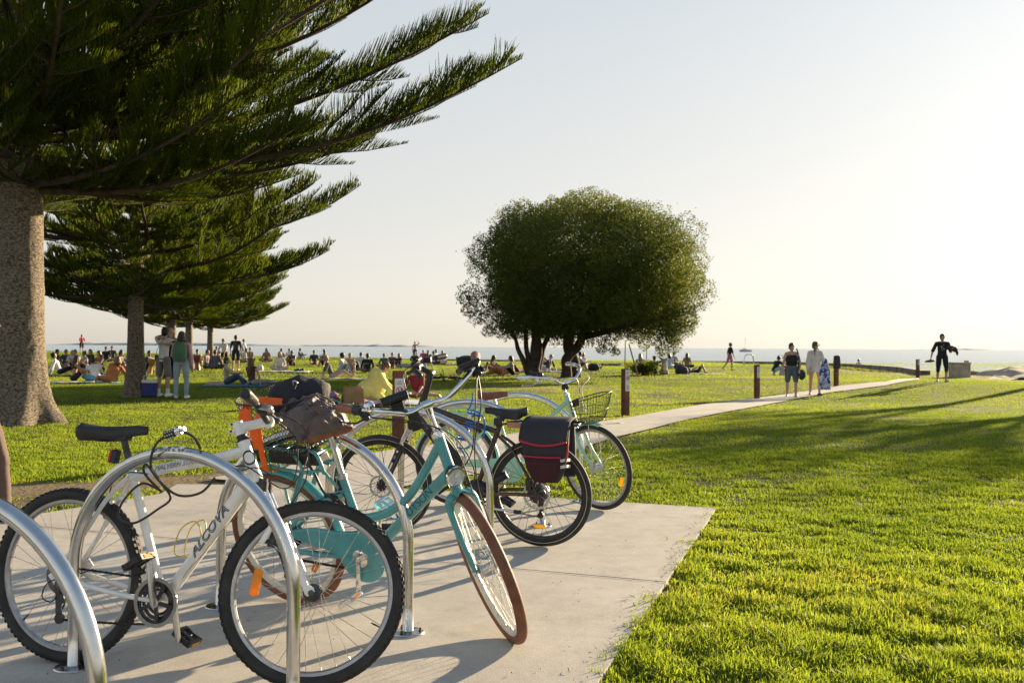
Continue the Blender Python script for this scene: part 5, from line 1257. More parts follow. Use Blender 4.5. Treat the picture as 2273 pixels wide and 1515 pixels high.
# ================= mint bicycle with wire basket
def mint_bike():
    t = bike_root('bicycle', 'mint green cruiser bicycle with chrome handlebar and black wire front basket', (-.4506, 8.1029, -.1878, .0214))
    R = .345; RA = V((0, 0, R)); BB = V((.471, 0, .305)); ST = V((.345, 0, .735)); HT = V((.897, 0, .905)); HB = V((.965, 0, .715)); FA = V((1.158, 0, R))
    T = steer_T(HT, HB, -.6104); f = MB()
    f.tube([BB, ST], .0165, 14); f.tube(spline([HT.lerp(HB, .25), V((.80, 0, .755)), V((.66, 0, .60)), V((.52, 0, .48)), BB.lerp(ST, .28)], 5), .0165, 14); f.tube([HT.lerp(HB, .8), BB + V((.01, 0, .01))], .0175, 14); f.tube([HT, HB], .022, 14)
    for s in (-1, 1):
        f.tube(spline([BB + V((-.02, s * .028, 0)), V((.25, s * .055, .32)), RA + V((.0, s * .066, 0))], 5), .0105, 10); f.tube(spline([ST + V((0, s * .02, -.03)), V((.18, s * .05, .55)), RA + V((0, s * .066, .02))], 5), .0095, 10)
    f.build('frame', MINTP, t, sharp=50)
    wh = dict(refm=YREF, tyre=RUBBER, rimm=RIMM, spm=SPOKE, tw=.040, R=R, rimh=.02, rimw=.026)
    wheel(t, RA, None, n=36, **wh); wheel(t, FA, T, n=36, refl=[(rad(-18), .26, .085, .03, -.012)], **wh)
    fender(t, RA, R + .02, rad(5), rad(178), .058, MINTP); fender(t, FA, R + .02, rad(78), rad(112), .055, MINTP, T)
    k = MB(T); ax = (HT - HB).normalized(); cr = HB - ax * .04; k.tube([HB, cr], .021, 12)
    for s in (-1, 1): k.tube(spline([cr + V((0, s * .01, 0)), cr + V((.01, s * .05, -.012)), cr.lerp(FA, .55) + V((-.014, s * .054, 0)), FA + V((-.01, s * .052, .03)), FA + V((0, s * .052, 0))], 6), [.016] * 7 + [.0135] * 6 + [.012] * 6 + [.010] * 6, 10); k.disc(FA + V((0, s * .054, 0)), (0, s, 0), .011, .016, 12, 1)
    k.build('fork', [MINTP, ALLOY], t, sharp=50)
    st = MB(T); s1 = HT + ax * .095; st.tube([HT, HT + ax * .012, HT + ax * .02, s1], [.024, .024, .013, .013], 12); st.tube([s1, s1 + V((.045, 0, .012))], [.016, .016], 12); c = s1 + V((.05, 0, .014)); st.tube([c + V((0, -.025, 0)), c + V((0, .025, 0))], .019, 12); st.build('stem', CHROME, t)
    hb = MB(T); half = lambda s: [c + V((0, s * .03, 0)), c + V((.01, s * .09, .012)), c + V((.0, s * .16, .055)), c + V((-.05, s * .23, .082)), c + V((-.13, s * .27, .085)), c + V((-.24, s * .295, .082))]
    hb.tube(spline(half(1)[::-1] + half(-1), 6), .0122, 12); h = hb.build('handlebar', CHROME, t, sharp=0)
    for s in (-1, 1):
        grip(h, c + V((-.125, s * .268, .085)), c + V((-.25, s * .298, .082)), .0165, CHROME if True else ALLOY, T, 0); lever(h, c + V((-.06, s * .25, .055)), c + V((-.17, s * .335, .03)), CHROME, T, c + V((-.085, s * .252, .08)))
    sb = MB(T); sb.ell(c + V((-.07, -.235, .105)), (.035, .022, .022), 10, 8); sb.tube([c + V((-.09, -.235, .11)), c + V((-.16, -.25, .13))], .012, 8); sb.build('gear_shifter', BLACKP, h); cl = MB(T); cl.box(c + V((.01, -.035, -.03)), (.04, .05, .035)); cl.build('reflector_bracket', BLACKP, h, bevel=.004)
    WC = mat('white cable', (.7, .68, .62), .5, 0, .05); Tp = lambda p: T @ V(p)
    cables(t, [spline([Tp(c + V((-.05, .25, .05))), Tp(c + V((.05, .22, .0))), Tp(c + V((.10, .06, -.06))), Tp(HB + V((.10, .04, .05))), Tp(HB + V((.02, .03, -.03)))], 8), spline([Tp(c + V((-.05, -.25, .05))), Tp(c + V((.06, -.15, .06))), Tp(c + V((.10, .0, .04))), Tp(c + V((.10, .03, -.1))), Tp(HB + V((.12, .03, .0)))], 8)], .0026, WC)
    cables(t, [spline([Tp(c + V((-.06, -.23, .1))), Tp(c + V((.04, -.12, .07))), Tp(c + V((.09, .02, .03))), Tp(c + V((.10, .03, -.15))), Tp(HB + V((.05, .02, .0)))], 8)], .0026)
    sp = MB(); sp.tube([ST, V((.31, 0, .88))], .0135, 12); sp.box(V((.308, 0, .884)), (.05, .045, .022)); sp.build('seat_post', ALLOY, t)
    saddle(t, .175, .425, .932, .095, mat('red brown saddle', (.20, .065, .04), .5, 0, .12, 20), zt=.0, nose=.026, thick=.07, kick=.008)
    rk = MB()
    for s in (-1, 1):
        rk.tube([(-.16, s * .06, .785), (.28, s * .06, .795)], .007, 8); rk.tube([(-.10, s * .06, .785), (.0, s * .07, .37)], .0065, 8); rk.tube([(-.16, s * .06, .74), (.2, s * .06, .745)], .006, 8); rk.tube([(.28, s * .06, .795), (.34, s * .03, .70)], .0065, 8)
        for x in (-.15, -.02, .1, .2): rk.tube([(x, s * .06, .785), (x, s * .06, .742)], .005, 6)
    for x in (-.16, -.05, .06, .17, .28): rk.tube([(x, -.06, .788), (x, .06, .788)], .006, 8)
    rk.build('carrier', MINTP, t)
    cg = MB(); out = []
    for i in range(16): a = rad(-120 + 220 * i / 15); out.append((BB.x + .10 * cos(a), BB.z + .10 * sin(a)))
    out += [(.25, .385), (.06, .375), (.06, .345), (.28, .335)]
    cg.prism(out, (0, -.062, 0), (1, 0, 0), (0, 0, 1), .012); cg.build('chain_guard', MINTP, t, bevel=.003)
    crankset(t, BB, rad(-118), ring=.07, ringm=mat('golden chainring', (.45, .3, .12), .4, .6, .2), armm=ALLOY, pedm=BLACKP, rings=1, q=.08)
    chain_loop(t, BB, RA, .07, .03, -.045)
    # wire basket
    bk = MB(T); b0 = V((1.135, 0, .725)); n = 34
    def rg(z, kx, ky, sh): return [b0 + V((sh + kx * (abs(cos(a)) ** .8) * np.sign(cos(a)), ky * (abs(sin(a)) ** .8) * np.sign(sin(a)), z + .03 * (z > .1) * (-cos(a)) * -1)) for a in [2 * pi * i / n + .001 for i in range(n)]]
    r0 = rg(0, .095, .135, -.01); r1 = rg(.085, .115, .155, .0); r2 = rg(.19, .135, .18, .015)
    bk.tube(r2, .0042, 8, closed=True); bk.tube(r1, .0026, 6, closed=True); bk.tube(r0, .003, 6, closed=True)
    for i in range(n): bk.tube([r2[i], r1[i], r0[i]], .0018, 4)
    for i in range(9): y = -.12 + .03 * i; w = .095 * (1 - (y / .14) ** 2) ** .5 if abs(y) < .14 else 0; bk.tube([b0 + V((-.01 - w, y, 0)), b0 + V((-.01 + w, y, 0))], .0018, 4)
    for i in range(6): x = -.08 + .032 * i; bk.tube([b0 + V((x - .01, -.12, .002)), b0 + V((x - .01, .12, .002))], .0018, 4)
    bo = bk.build('basket', BLACKP, t); pl = MB(T); pl.box(b0 + V((-.125, -.02, .13)), (.006, .075, .055)); pl.build('bracket_plate', BROWNP, bo)
    wi = MB(T)
    for s in (-1, 1): wi.tube([b0 + V((.02, s * .06, 0)), FA + V((.01, s * .058, .01))], .0035, 6)
    wi.build('basket_stay', WC, t)
    return t
mint_bike()
# ------------------------------------------------------------------ people
def dirv(v): return V(v).normalized()
POSE = {
 # pelvis height (of H), torso direction, thigh L, shin L, thigh R, shin R, upper arm L, fore L, upper arm R, fore R   (x right, y front, z up)
 'stand': (.525, (0, .03, 1), (-.07, .02, -1), (0, -.04, -1), (.07, .02, -1), (0, -.04, -1), (-.22, -.02, -1), (-.05, .22, -1), (.22, -.02, -1), (.05, .22, -1)),
 'stand_arms': (.525, (0, .05, 1), (-.08, .04, -1), (0, -.06, -1), (.08, .0, -1), (0, -.04, -1), (-.3, .3, -.9), (.5, .7, .1), (.3, .3, -.9), (-.5, .7, .1)),
 'walk': (.515, (0, .06, 1), (-.05, .34, -1), (0, .06, -1), (.05, -.16, -1), (0, -.55, -.85), (-.2, -.25, -1), (-.05, .1, -1), (.2, .2, -1), (.0, .4, -1)),
 'walk_slow': (.52, (0, .04, 1), (-.06, .2, -1), (0, -.05, -1), (.06, -.06, -1), (0, -.28, -1), (-.2, -.1, -1), (-.02, .25, -1), (.2, .06, -1), (.05, .25, -1)),
 'hand_up': (.525, (0, 0, 1), (-.07, .02, -1), (0, -.04, -1), (.07, .02, -1), (0, -.04, -1), (-.7, .3, .55), (.75, -.1, .7), (.22, -.02, -1), (.05, .22, -1)),
 'bend': (.50, (0, .55, .85), (-.09, .05, -1), (0, -.1, -1), (.09, .05, -1), (0, -.1, -1), (-.15, .5, -.9), (.1, .5, -.8), (.15, .5, -.9), (-.1, .5, -.8)),
 'cross': (.075, (0, .12, 1), (-.72, .68, .14), (.86, .42, -.22), (.72, .68, .14), (-.86, .42, -.22), (-.3, .28, -.95), (.25, .8, -.4), (.3, .28, -.95), (-.25, .8, -.4)),
 'knees': (.075, (0, .16, 1), (-.14, .72, .68), (.0, .38, -.95), (.14, .72, .68), (.0, .38, -.95), (-.2, .65, -.6), (.25, .8, .1), (.2, .65, -.6), (-.25, .8, .1)),
 'legs': (.075, (0, -.02, 1), (-.12, 1, .10), (.02, 1, -.08), (.12, 1, .16), (-.02, 1, -.16), (-.2, .35, -.9), (.15, .8, -.35), (.2, .35, -.9), (-.15, .8, -.35)),
 'lean': (.075, (0, -.42, 1), (-.14, .95, .30), (.0, .95, -.36), (.14, .9, .42), (.0, .85, -.52), (-.28, -.35, -.9), (-.12, -.38, -.9), (.28, -.35, -.9), (.12, -.38, -.9)),
 'side': (.075, (.3, -.05, 1), (-.5, .75, .1), (-.45, -.75, -.1), (.1, .85, .1), (-.65, -.7, -.1), (-.2, .4, -.9), (.0, .7, -.5), (.55, -.05, -.85), (.1, .1, -1)),
 'kneel': (.20, (.0, .72, .70), (-.14, .86, -.50), (0, -1, -.04), (.14, .86, -.50), (0, -1, -.04), (-.12, .55, -.82), (.0, .80, -.62), (.12, .45, -.9), (.0, .7, -.7)),
 'lie': (.075, (0, -1, .05), (-.12, .62, .78), (.0, .32, -.95), (.14, .5, .86), (.0, .42, -.9), (-.6, .35, .1), (.4, .5, .3), (.6, .35, .1), (-.4, .5, .3)),
 'recline': (.075, (0, -.86, .5), (-.12, 1, .02), (0, 1, -.02), (.12, .95, .22), (0, .9, -.3), (-.3, -.25, -.75), (-.1, .5, -.2), (.3, -.25, -.75), (.1, .5, -.2)),
 'crouch': (.17, (0, .5, .86), (-.3, .85, .42), (0, -.42, -.9), (.3, .85, .42), (0, -.42, -.9), (-.2, .55, -.6), (.2, .8, -.2), (.2, .55, -.6), (-.2, .8, -.2)),
 'shade_eyes': (.075, (0, -.05, 1), (-.14, .9, .35), (.0, .9, -.42), (.14, .9, .35), (.0, .9, -.42), (-.2, .35, -.9), (.15, .8, -.35), (.8, .1, .35), (-.75, .1, .6)),
 'hug_a': (.525, (.03, .05, 1), (-.08, .02, -1), (0, -.04, -1), (.1, .02, -1), (0, -.04, -1), (-.5, .75, -.1), (.9, .35, .1), (.5, .7, -.1), (-.5, .6, .2)),
 'swim': (.3, (0, 0, 1), (-.1, 0, -1), (0, 0, -1), (.1, 0, -1), (0, 0, -1), (-.3, 0, -1), (0, .2, -1), (.3, 0, -1), (0, .2, -1)),
}
SKIN = {'l': (.50, .30, .21), 't': (.40, .22, .14), 'd': (.22, .12, .075)}
HAIRC = {'k': (.012, .010, .009), 'b': (.05, .028, .016), 'm': (.12, .065, .03), 'y': (.36, .23, .10), 'r': (.20, .075, .03), 'g': (.35, .33, .31)}
def remesh(o, vx, sm=2):
    m = o.modifiers.new('fuse', 'REMESH'); m.mode = 'VOXEL'; m.voxel_size = vx; m.use_smooth_shade = True
    if sm: s = o.modifiers.new('smooth', 'SMOOTH'); s.iterations = sm; s.factor = .5
def rtube(mb, pts, rs, n=10, flat=None, mi=0):
    """tube with round ends"""
    pts = [V(p) for p in pts]; d0 = (pts[0] - pts[1]).normalized(); d1 = (pts[-1] - pts[-2]).normalized()
    P = [pts[0] + d0 * rs[0] * .85, pts[0] + d0 * rs[0] * .5] + pts + [pts[-1] + d1 * rs[-1] * .5, pts[-1] + d1 * rs[-1] * .85]
    R_ = [rs[0] * .5, rs[0] * .86] + list(rs) + [rs[-1] * .86, rs[-1] * .5]
    mb.tube(P, R_, n, flat=flat, mi=mi)
PEOPLE = []
def person(label, pos, yaw, pose='stand', H=1.7, skin='l', hair='b', style='short', top=(.7, .7, .7), sleeve=.5, bottom=(.05, .05, .06), leg=.45, shoe=None, hat=None, near=False, fem=False, group=None,
           twist=0, neckline=None, over={}, top_len=1.0, loose=1.0, face=True, glasses=False, print_=None, headturn=0, hem=0, fat=1.0, drape=None):
    t = thing('person', label, 'person', pos, -rad(yaw), group); k = H / 1.7; ps = list(POSE[pose])
    for i_, v_ in over.items(): ps[i_] = v_
    ph, td, tl, shl, tr_, shr, ual, fal, uar, far = ps
    pel = V((0, 0, ph * H)); td = dirv(td); xs = V((1, 0, 0)); 
    if twist: xs = Matrix.Rotation(rad(twist), 3, 'Z') @ xs
    xs = (xs - td * xs.dot(td)).normalized(); front = td.cross(xs) * -1
    if front.dot(V((0, 1, 0))) < 0 and pose not in ('lie', 'recline'): front = -front
    if pose in ('lie', 'recline'): front = xs.cross(td) if xs.cross(td).z > 0 else -xs.cross(td)
    neck = pel + td * (.292 * H); chest = pel + td * (.21 * H); hd = (td * .75 + V((0, 0, .55))).normalized() if pose not in ('lie',) else td
    if pose == 'kneel': hd = (td * .8 + V((0, .1, .5))).normalized()
    head = neck + hd * (.088 * H) + front * .016 * k
    sw = (.098 if fem else .112) * H; hw = .056 * H
    J = {}
    for s, th, sh, ua, fa in ((-1, tl, shl, ual, fal), (1, tr_, shr, uar, far)):
        hip = pel + V((s * hw, 0, -.01)); kn = hip + dirv(th) * (.245 * H); an = kn + dirv(sh) * (.235 * H)
        lz = .045 * k
        if an.z < lz: an.z = lz
        if kn.z < .05 * k: kn.z = .05 * k
        sh_ = neck + xs * (s * sw) - td * (.035 * H); el = sh_ + dirv(ua) * (.172 * H); wr = el + dirv(fa) * (.145 * H)
        if el.z < .03: el.z = .03
        if wr.z < .03: wr.z = .03
        J[s] = (hip, kn, an, sh_, el, wr, dirv(sh), dirv(fa))
    vx = .011 if near else .02
    sk = cm(SKIN[skin], .55, var=.06, vs=6); b = MB()
    fw = (1.0 if fem else 1.06) * fat
    b.tube([pel - td * .05 * k, pel + td * .02 * H, pel + td * .09 * H, pel + td * .17 * H, chest, neck - td * .03 * H, neck - td * .005 * H], [.085 * k, .102 * k * fat, (.085 if fem else .094) * k * fat, .100 * k * fw, .108 * k * fw, .088 * k, .05 * k], 14, flat=(.72, 1.22) if abs(td.y) < .9 else (1.22, .72))
    rtube(b, [neck - td * .02, neck + (head - neck) * .7], [.052 * k, .046 * k], 10)
    hq = hd.to_track_quat('Z', 'Y').to_matrix(); fh = (front - hd * front.dot(hd)).normalized()
    if headturn: fh = Matrix.Rotation(-rad(headturn), 3, hd) @ fh
    rh = hd.cross(fh).normalized() * -1; HM = Matrix((rh, fh, hd)).transposed()
    hp = lambda x, y, z: head + HM @ V((x * k, y * k, z * k))
    b.ell(hp(0, -.008, .02), (.074 * k, .094 * k, .095 * k), 14, 10, HM); b.ell(hp(0, .022, -.045), (.052 * k, .062 * k, .066 * k), 12, 8, HM)
    if near: b.tube([hp(0, .085, .015), hp(0, .104, -.018), hp(0, .094, -.026)], [.007, .012, .010], 6); b.ell(hp(.074, -.005, -.008), (.010, .018, .028), 8, 6, HM); b.ell(hp(-.074, -.005, -.008), (.010, .018, .028), 8, 6, HM)
    for s in (-1, 1):
        hip, kn, an, sh_, el, wr, sd_, fd_ = J[s]; rtube(b, [neck - td * .012 * H, neck.lerp(sh_, .55) - td * .004, sh_], [.046 * k, .050 * k, .052 * k], 9)
        rtube(b, [hip, hip.lerp(kn, .4), kn], [.086 * k * fat, .074 * k * fat, .052 * k], 10); rtube(b, [kn, kn.lerp(an, .32), an], [.052 * k, .052 * k, .034 * k], 10)
        rtube(b, [sh_, sh_.lerp(el, .5), el], [.050 * k, .044 * k, .036 * k], 9); rtube(b, [el, el.lerp(wr, .3), wr], [.038 * k, .036 * k, .024 * k], 9)
        toe = V((sd_.x, sd_.y, 0)); fdir = V((kn.x - hip.x, kn.y - hip.y, 0)); fdir = fdir.normalized() if fdir.length > .1 and pose not in ('kneel', 'side') else (V((0, 1, 0)) if pose not in ('kneel', 'side') else V((0, -1, -.0)))
        if pose in ('stand', 'walk', 'walk_slow', 'hand_up', 'bend', 'hug_a', 'stand_arms', 'crouch', 'swim'): fdir = V((s * .18, 1, 0)).normalized()
        if pose in ('legs', 'recline', 'lean') : fdir = V((s * .25, .5, .85)).normalized()
        heel = an + V((0, 0, -.018 * k)) - fdir * .035 * k; tip = an + fdir * .15 * k
        if fdir.z < .3 and an.z < .25: tip.z = max(.022, min(tip.z, .03)); heel.z = max(.03, min(heel.z, .035)) if an.z < .09 else heel.z
        rtube(b, [heel, heel.lerp(tip, .55) + V((0, 0, .012)), tip], [.036 * k, .038 * k, .024 * k], 9)
        # hand: palm, four fingers of their own lengths, thumb from the side of the palm
        side = fd_.cross(V((0, 0, 1))); side = side.normalized() if side.length > .1 else V((0, 1, 0)); up = side.cross(fd_).normalized()
        if near:
            pm_ = wr + fd_ * .05 * k; b.ell(pm_, (.040 * k, .016 * k, .05 * k), 10, 8, Matrix((side, up, fd_)).transposed())
            for i_, (L_, o_) in enumerate(((.072, -.027), (.082, -.009), (.077, .009), (.060, .026))):
                p0 = pm_ + side * o_ * k + fd_ * .036 * k; p1 = p0 + (fd_ * .93 - up * .25) * L_ * .55 * k; p2 = p1 + (fd_ * .7 - up * .7) * L_ * .45 * k; rtube(b, [p0, p1, p2], [.0095 * k, .009 * k, .0078 * k], 6)
            p0 = wr + side * -.028 * k + fd_ * .022 * k; p1 = p0 + (fd_ * .7 - side * .75) * .035 * k; rtube(b, [p0, p1, p1 + (fd_ * .95 - side * .25 - up * .2) * .03 * k], [.011 * k, .010 * k, .0085 * k], 6)
        else:
            rtube(b, [wr + fd_ * .02, wr + fd_ * .09 * k, wr + (fd_ - up * .3) * .15 * k], [.028 * k, .034 * k, .02 * k], 7, flat=(1, .6)); rtube(b, [wr + fd_ * .03, wr + (fd_ * .8 - side * .6) * .09 * k], [.016, .013], 6)
    bo = b.build('body', sk, t, sharp=0); remesh(bo, vx, 2 if near else 1)
    # shirt
    ex = .012 * loose
    if top is not None:
        m = cm(top, .85, var=.08, vs=7, bump=.15, bs=25); c = MB(); z0 = -.055 * H * top_len if top_len > .2 else .15 * H
        lo = pel + td * (-.035 * H * top_len if top_len >= .99 else .285 * H * (1 - top_len)); e = 1 + (loose - 1) * .35
        if top_len >= .99: pts = [lo - V((0, 0, hem)), pel + td * .02 * H, pel + td * .09 * H, pel + td * .17 * H, chest, neck - td * .03 * H, neck - td * .004 * H]; rr_ = [.110 * k * e, .112 * k * e, .103 * k * e, .110 * k * e, .115 * k * fw, .094 * k, .056 * k]
        else: pts = [lo, lo.lerp(chest, .5), chest, neck - td * .05 * H]; rr_ = [(.094 if fem else .102) * k, .108 * k * fw, .116 * k * fw, .094 * k]
        rr_ = [r_ * (fat if i_ < len(rr_) - 2 else 1) for i_, r_ in enumerate(rr_)]
        c.tube(pts, rr_, 16, flat=(.78, 1.24) if abs(td.y) < .9 else (1.24, .78))
        for s in (-1, 1):
            hip, kn, an, sh_, el, wr, sd_, fd_ = J[s]
            if sleeve >= 0 and top_len >= .99: rtube(c, [neck - td * .022 * H, neck.lerp(sh_, .55) - td * .008, sh_], [.050 * k, .058 * k, .060 * k], 10)
            if sleeve > 0:
                u = min(1, sleeve * 2); rtube(c, [sh_, sh_.lerp(el, .5 * u), sh_.lerp(el, u)], [.056 * k + ex * .4, .050 * k + ex * .7, .044 * k + ex], 10)
                if sleeve > .5: v_ = (sleeve - .5) * 2; rtube(c, [el, el.lerp(wr, v_ * .6), el.lerp(wr, v_)], [.044 * k + ex, .041 * k + ex * .8, .032 * k + ex * .6], 10)
            elif top_len < .99 or sleeve < 0: c.tube([neck - td * .06 * H + xs * (s * .055 * k) + front * .07 * k, neck - td * .012 * H + xs * (s * .062 * k), neck - td * .06 * H + xs * (s * .055 * k) - front * .07 * k], .014 * k, 5)
        if drape:
            for q_, r_ in drape: c.ell(pel + V(q_) * k, V(r_) * k, 16, 12)
        co = c.build('shirt' if sleeve >= 0 else 'top', m, t, sharp=0); remesh(co, vx, 2)
        if print_:
            pc, pw, phh, side_ = print_; g = MB(); R1 = random.Random(int(pos[0] * 100))
            base = pel + td * .17 * H + front * side_ * .118 * k * fw * (.78 if side_ else 1)
            for i_ in range(26 if len(pc) > 1 else 14):
                u, w_ = R1.uniform(-1, 1) * pw, R1.uniform(-1, 1) * phh; q = base + xs * u + td * w_ + front * side_ * (.0015 * i_ % .004 - abs(u) * .18)
                g.ell(q, (R1.uniform(.008, .02), .006, R1.uniform(.008, .02)), 7, 4, Matrix((xs, front, td)).transposed(), i_ % len(pc))
            g.build('shirt_print', [cm(x_, .8) for x_ in pc], co)
    if bottom is not None:
        m = cm(bottom, .85, var=.1, vs=8, bump=.12, bs=30); c = MB()
        c.tube([pel - td * .055 * k, pel, pel + td * .045 * H], [.098 * k * fat, .112 * k * fat, .104 * k * fat], 14, flat=(.80, 1.2) if abs(td.y) < .9 else (1.2, .80))
        for s in (-1, 1):
            hip, kn, an, *_ = J[s]; u = min(1, leg * 2)
            rtube(c, [hip, hip.lerp(kn, u * .5), hip.lerp(kn, u)], [.096 * k * fat, .086 * k * fat + ex * .5, ((.062 if leg > .5 else .082) * k) * (1 if leg <= .5 or loose < 1.5 else 1.15)], 10)
            if leg > .5: v_ = (leg - .5) * 2; rtube(c, [kn, kn.lerp(an, v_ * .5), kn.lerp(an, v_)], [.062 * k, (.060 + .008 * (loose > 1.2)) * k, (.048 + .012 * (loose > 1.2)) * k], 10)
        remesh(c.build('jeans' if leg > .8 else 'shorts', m, t, sharp=0), vx, 2)
    if shoe:
        for s in (-1, 1):
            hip, kn, an, *_ = J[s]; c = MB(); fdir = V((s * .18, 1, 0)).normalized() if pose not in ('legs', 'recline', 'lean') else V((s * .25, .5, .85)).normalized()
            z_ = an.z - .012
            heel = an - fdir * .04 * k - V((0, 0, .012)); tip = an + fdir * .165 * k - V((0, 0, .014)); 
            if fdir.z < .3 and an.z < .12: heel.z = tip.z = .036
            rtube(c, [heel, heel.lerp(tip, .5) + V((0, 0, .008)), tip], [.043 * k, .046 * k, .036 * k], 9)
            if len(shoe) > 3: rtube(c, [an, an.lerp(kn, .28)], [.044 * k, .047 * k], 9)
            remesh(c.build('shoe', cm(shoe[:3], .6), t, sharp=0), vx, 1)
    # hair
    hm = cm(HAIRC.get(hair, (.05, .03, .02)), .5, var=.35, vs=30, bump=.5, bs=70); c = MB()
    if style != 'bald':
        c.ell(hp(0, -.020, .042), (.088 * k, .100 * k, .092 * k), 14, 10, HM); c.ell(hp(0, -.045, -.01), (.084 * k, .072 * k, .088 * k), 12, 8, HM)
        dn = V((0, 0, -1)) if abs(hd.z) > .4 else -hd
        if style in ('long', 'curly', 'very_long'):
            Ln = {'long': .26, 'curly': .18, 'very_long': .40}[style] * k; bk = hp(0, -.075, .0); bw = .085 if style == 'curly' else .062
            back = bk - front * .04 * k + dn * Ln; rtube(c, [hp(0, -.06, .05), bk + dn * .08 * k - front * .01, bk + dn * Ln * .6 - front * .035 * k, back], [.075 * k, .082 * k if style != 'curly' else .1 * k, bw * k * 1.15, bw * k * .6], 10, flat=(.75, 1.1))
            for s in (-1, 1): rtube(c, [hp(s * .062, .0, .03), hp(s * .074, -.01, -.05), hp(s * .07, -.03, -.05) + dn * Ln * .4], [.028 * k, .032 * k, .02 * k], 8)
        if style == 'bun': c.ell(hp(0, -.09, .085), (.038 * k, .038 * k, .036 * k), 10, 8, HM)
        if style == 'tail': rtube(c, [hp(0, -.095, .05), hp(0, -.13, .0), hp(0, -.12, -.12)], [.025 * k, .03 * k, .012 * k], 8)
        if style == 'afro': c.ell(hp(0, -.025, .05), (.115 * k, .118 * k, .11 * k), 14, 10, HM)
        if style == 'plaits':
            for s in (-1, 1): rtube(c, [hp(s * .065, .01, -.02), hp(s * .075, .045, -.13), hp(s * .075, .05, -.28)], [.022 * k, .018 * k, .012 * k], 7)
        h = c.build('hair', hm, t, sharp=0); remesh(h, vx, 1)
        # keep the face clear: hair stays behind the brow
    if hat is not None:
        c = MB(); c.lathe([(.001, .10), (.05, .093), (.08, .06), (.089, .02), (.089, .0)], hp(0, -.012, .045), hd, 18)
        if len(hat) > 3 and hat[3] == 'cap': c.prism([(.07 * cos(a), .10 * sin(a) + .04) for a in [pi * i / 10 for i in range(11)]], hp(0, .045, .055), rh * k, (fh - hd * .15).normalized() * k, .008)
        elif len(hat) > 3 and hat[3] == 'brim': c.lathe([(.08, .012), (.15, .0), (.15, -.006), (.08, .004)], hp(0, -.01, .05), hd, 20, closed_prof=True)
        c.build('cap' if 'cap' in hat else 'hat', cm(hat[:3], .8), t)
    if near and face:
        e = MB(); 
        for s in (-1, 1): e.ell(hp(s * .030, .083, .012), (.012 * k, .006 * k, .006 * k), 8, 6, HM)
        e.build('eyes', cm((.03, .02, .015), .3), t); e = MB(); e.ell(hp(0, .083, -.058), (.022 * k, .007 * k, .006 * k), 8, 6, HM); e.build('mouth', cm((.30, .11, .09), .5), t)
    if glasses:
        e = MB()
        for s in (-1, 1): e.ell(hp(s * .031, .092, .012), (.026 * k, .006 * k, .019 * k), 10, 6, HM); e.tube([hp(s * .055, .085, .016), hp(s * .078, .0, .012)], .003, 5)
        e.build('sunglasses', BLACKP, t)
    PEOPLE.append((t, J, neck, td, xs, front, head, H)); return PEOPLE[-1]

WH = (.74, .73, .71); BK = (.018, .018, .02); NV = (.035, .05, .10); OLV = (.13, .12, .075); CRM = (.62, .55, .42); GRY = (.22, .22, .23); BRN = (.10, .05, .035); DEN = (.10, .14, .22)
def P(label, x, y, yaw, pose='cross', **kw):
    if y < 850 and pose in ('cross', 'knees', 'legs', 'lean', 'side', 'recline'): kw['H'] = kw.get('H', 1.7) * (1.06 if kw.get('near') else 1.12); kw['fat'] = kw.get('fat', 1.12)
    return person(label, G(x, y), yaw, pose, **kw)
# --- the group on the lawn beyond the big pine
GA_ = 'people sitting in the big circle on the lawn'
P('person in a loose white shirt leaning back beside the flaking pine trunk, dark bun', 133, 831, 70, 'lean', H=1.68, hair='k', style='bun', top=WH, sleeve=1, bottom=BK, leg=1, group=GA_)
P('person with a high dark bun and brown top behind the leaning white shirt', 124, 812, 100, 'cross', hair='k', style='bun', top=BRN, sleeve=0, bottom=BK, group=GA_, skin='t', fem=True)
P('person in a dark shirt with short black hair between the bun and the blond hair', 146, 815, 150, 'cross', hair='k', top=(.04, .05, .06), group=GA_, skin='t')
P('person with blond hair and pale grey top among the circle of sitters', 161, 817, 160, 'knees', hair='y', style='long', top=(.5, .48, .45), fem=True, group=GA_)
P('person in a pale lilac shirt sitting farther back towards the sea, behind the blond hair', 168, 799, 180, 'cross', hair='k', top=(.55, .5, .6), group=GA_)
P('woman with very long dark hair and bare back in black shorts, bending on a towel', 163, 847, 60, 'knees', hair='b', style='very_long', top=BK, sleeve=-1, top_len=.35, bottom=BK, leg=.3, fem=True, skin='t', near=True, group=GA_)
P('person in a white cap and bare arms facing the long dark hair', 192, 824, 230, 'knees', hair='b', top=(.3, .28, .28), sleeve=0, hat=(.6, .58, .56, 'cap'), skin='t', group=GA_)
P('person in a white T-shirt bent forward, back to the camera, long shirt over blue cloth', 214, 847, -25, 'cross', hair='k', top=WH, sleeve=.4, bottom=(.15, .35, .5), near=True, over={1: (-.2, .42, .9)}, group=GA_)
P('person with tan hair and dark top behind the white cap', 202, 812, 190, 'cross', hair='m', style='long', top=BK, sleeve=.4, fem=True, group=GA_)
P('person in a brown patterned top with arm over the knee, next to the orange shawl', 223, 826, 200, 'knees', hair='b', style='curly', top=(.2, .11, .06), sleeve=1, fem=True, group=GA_)
P('person with curly fair hair wrapped in an orange shawl', 248, 849, -40, 'side', hair='r', style='curly', top=(.50, .17, .06), sleeve=.8, bottom=(.42, .14, .05), leg=.6, fem=True, near=True, loose=1.6, skin='t', group=GA_)
P('person in an olive shirt reaching forward to the right of the orange shawl', 264, 825, 100, 'knees', hair='b', top=OLV, sleeve=.6, bottom=(.5, .47, .42), group=GA_)
P('person with dark hair half hidden behind the brown patterned top', 236, 803, 175, 'cross', hair='k', top=BK, group=GA_)
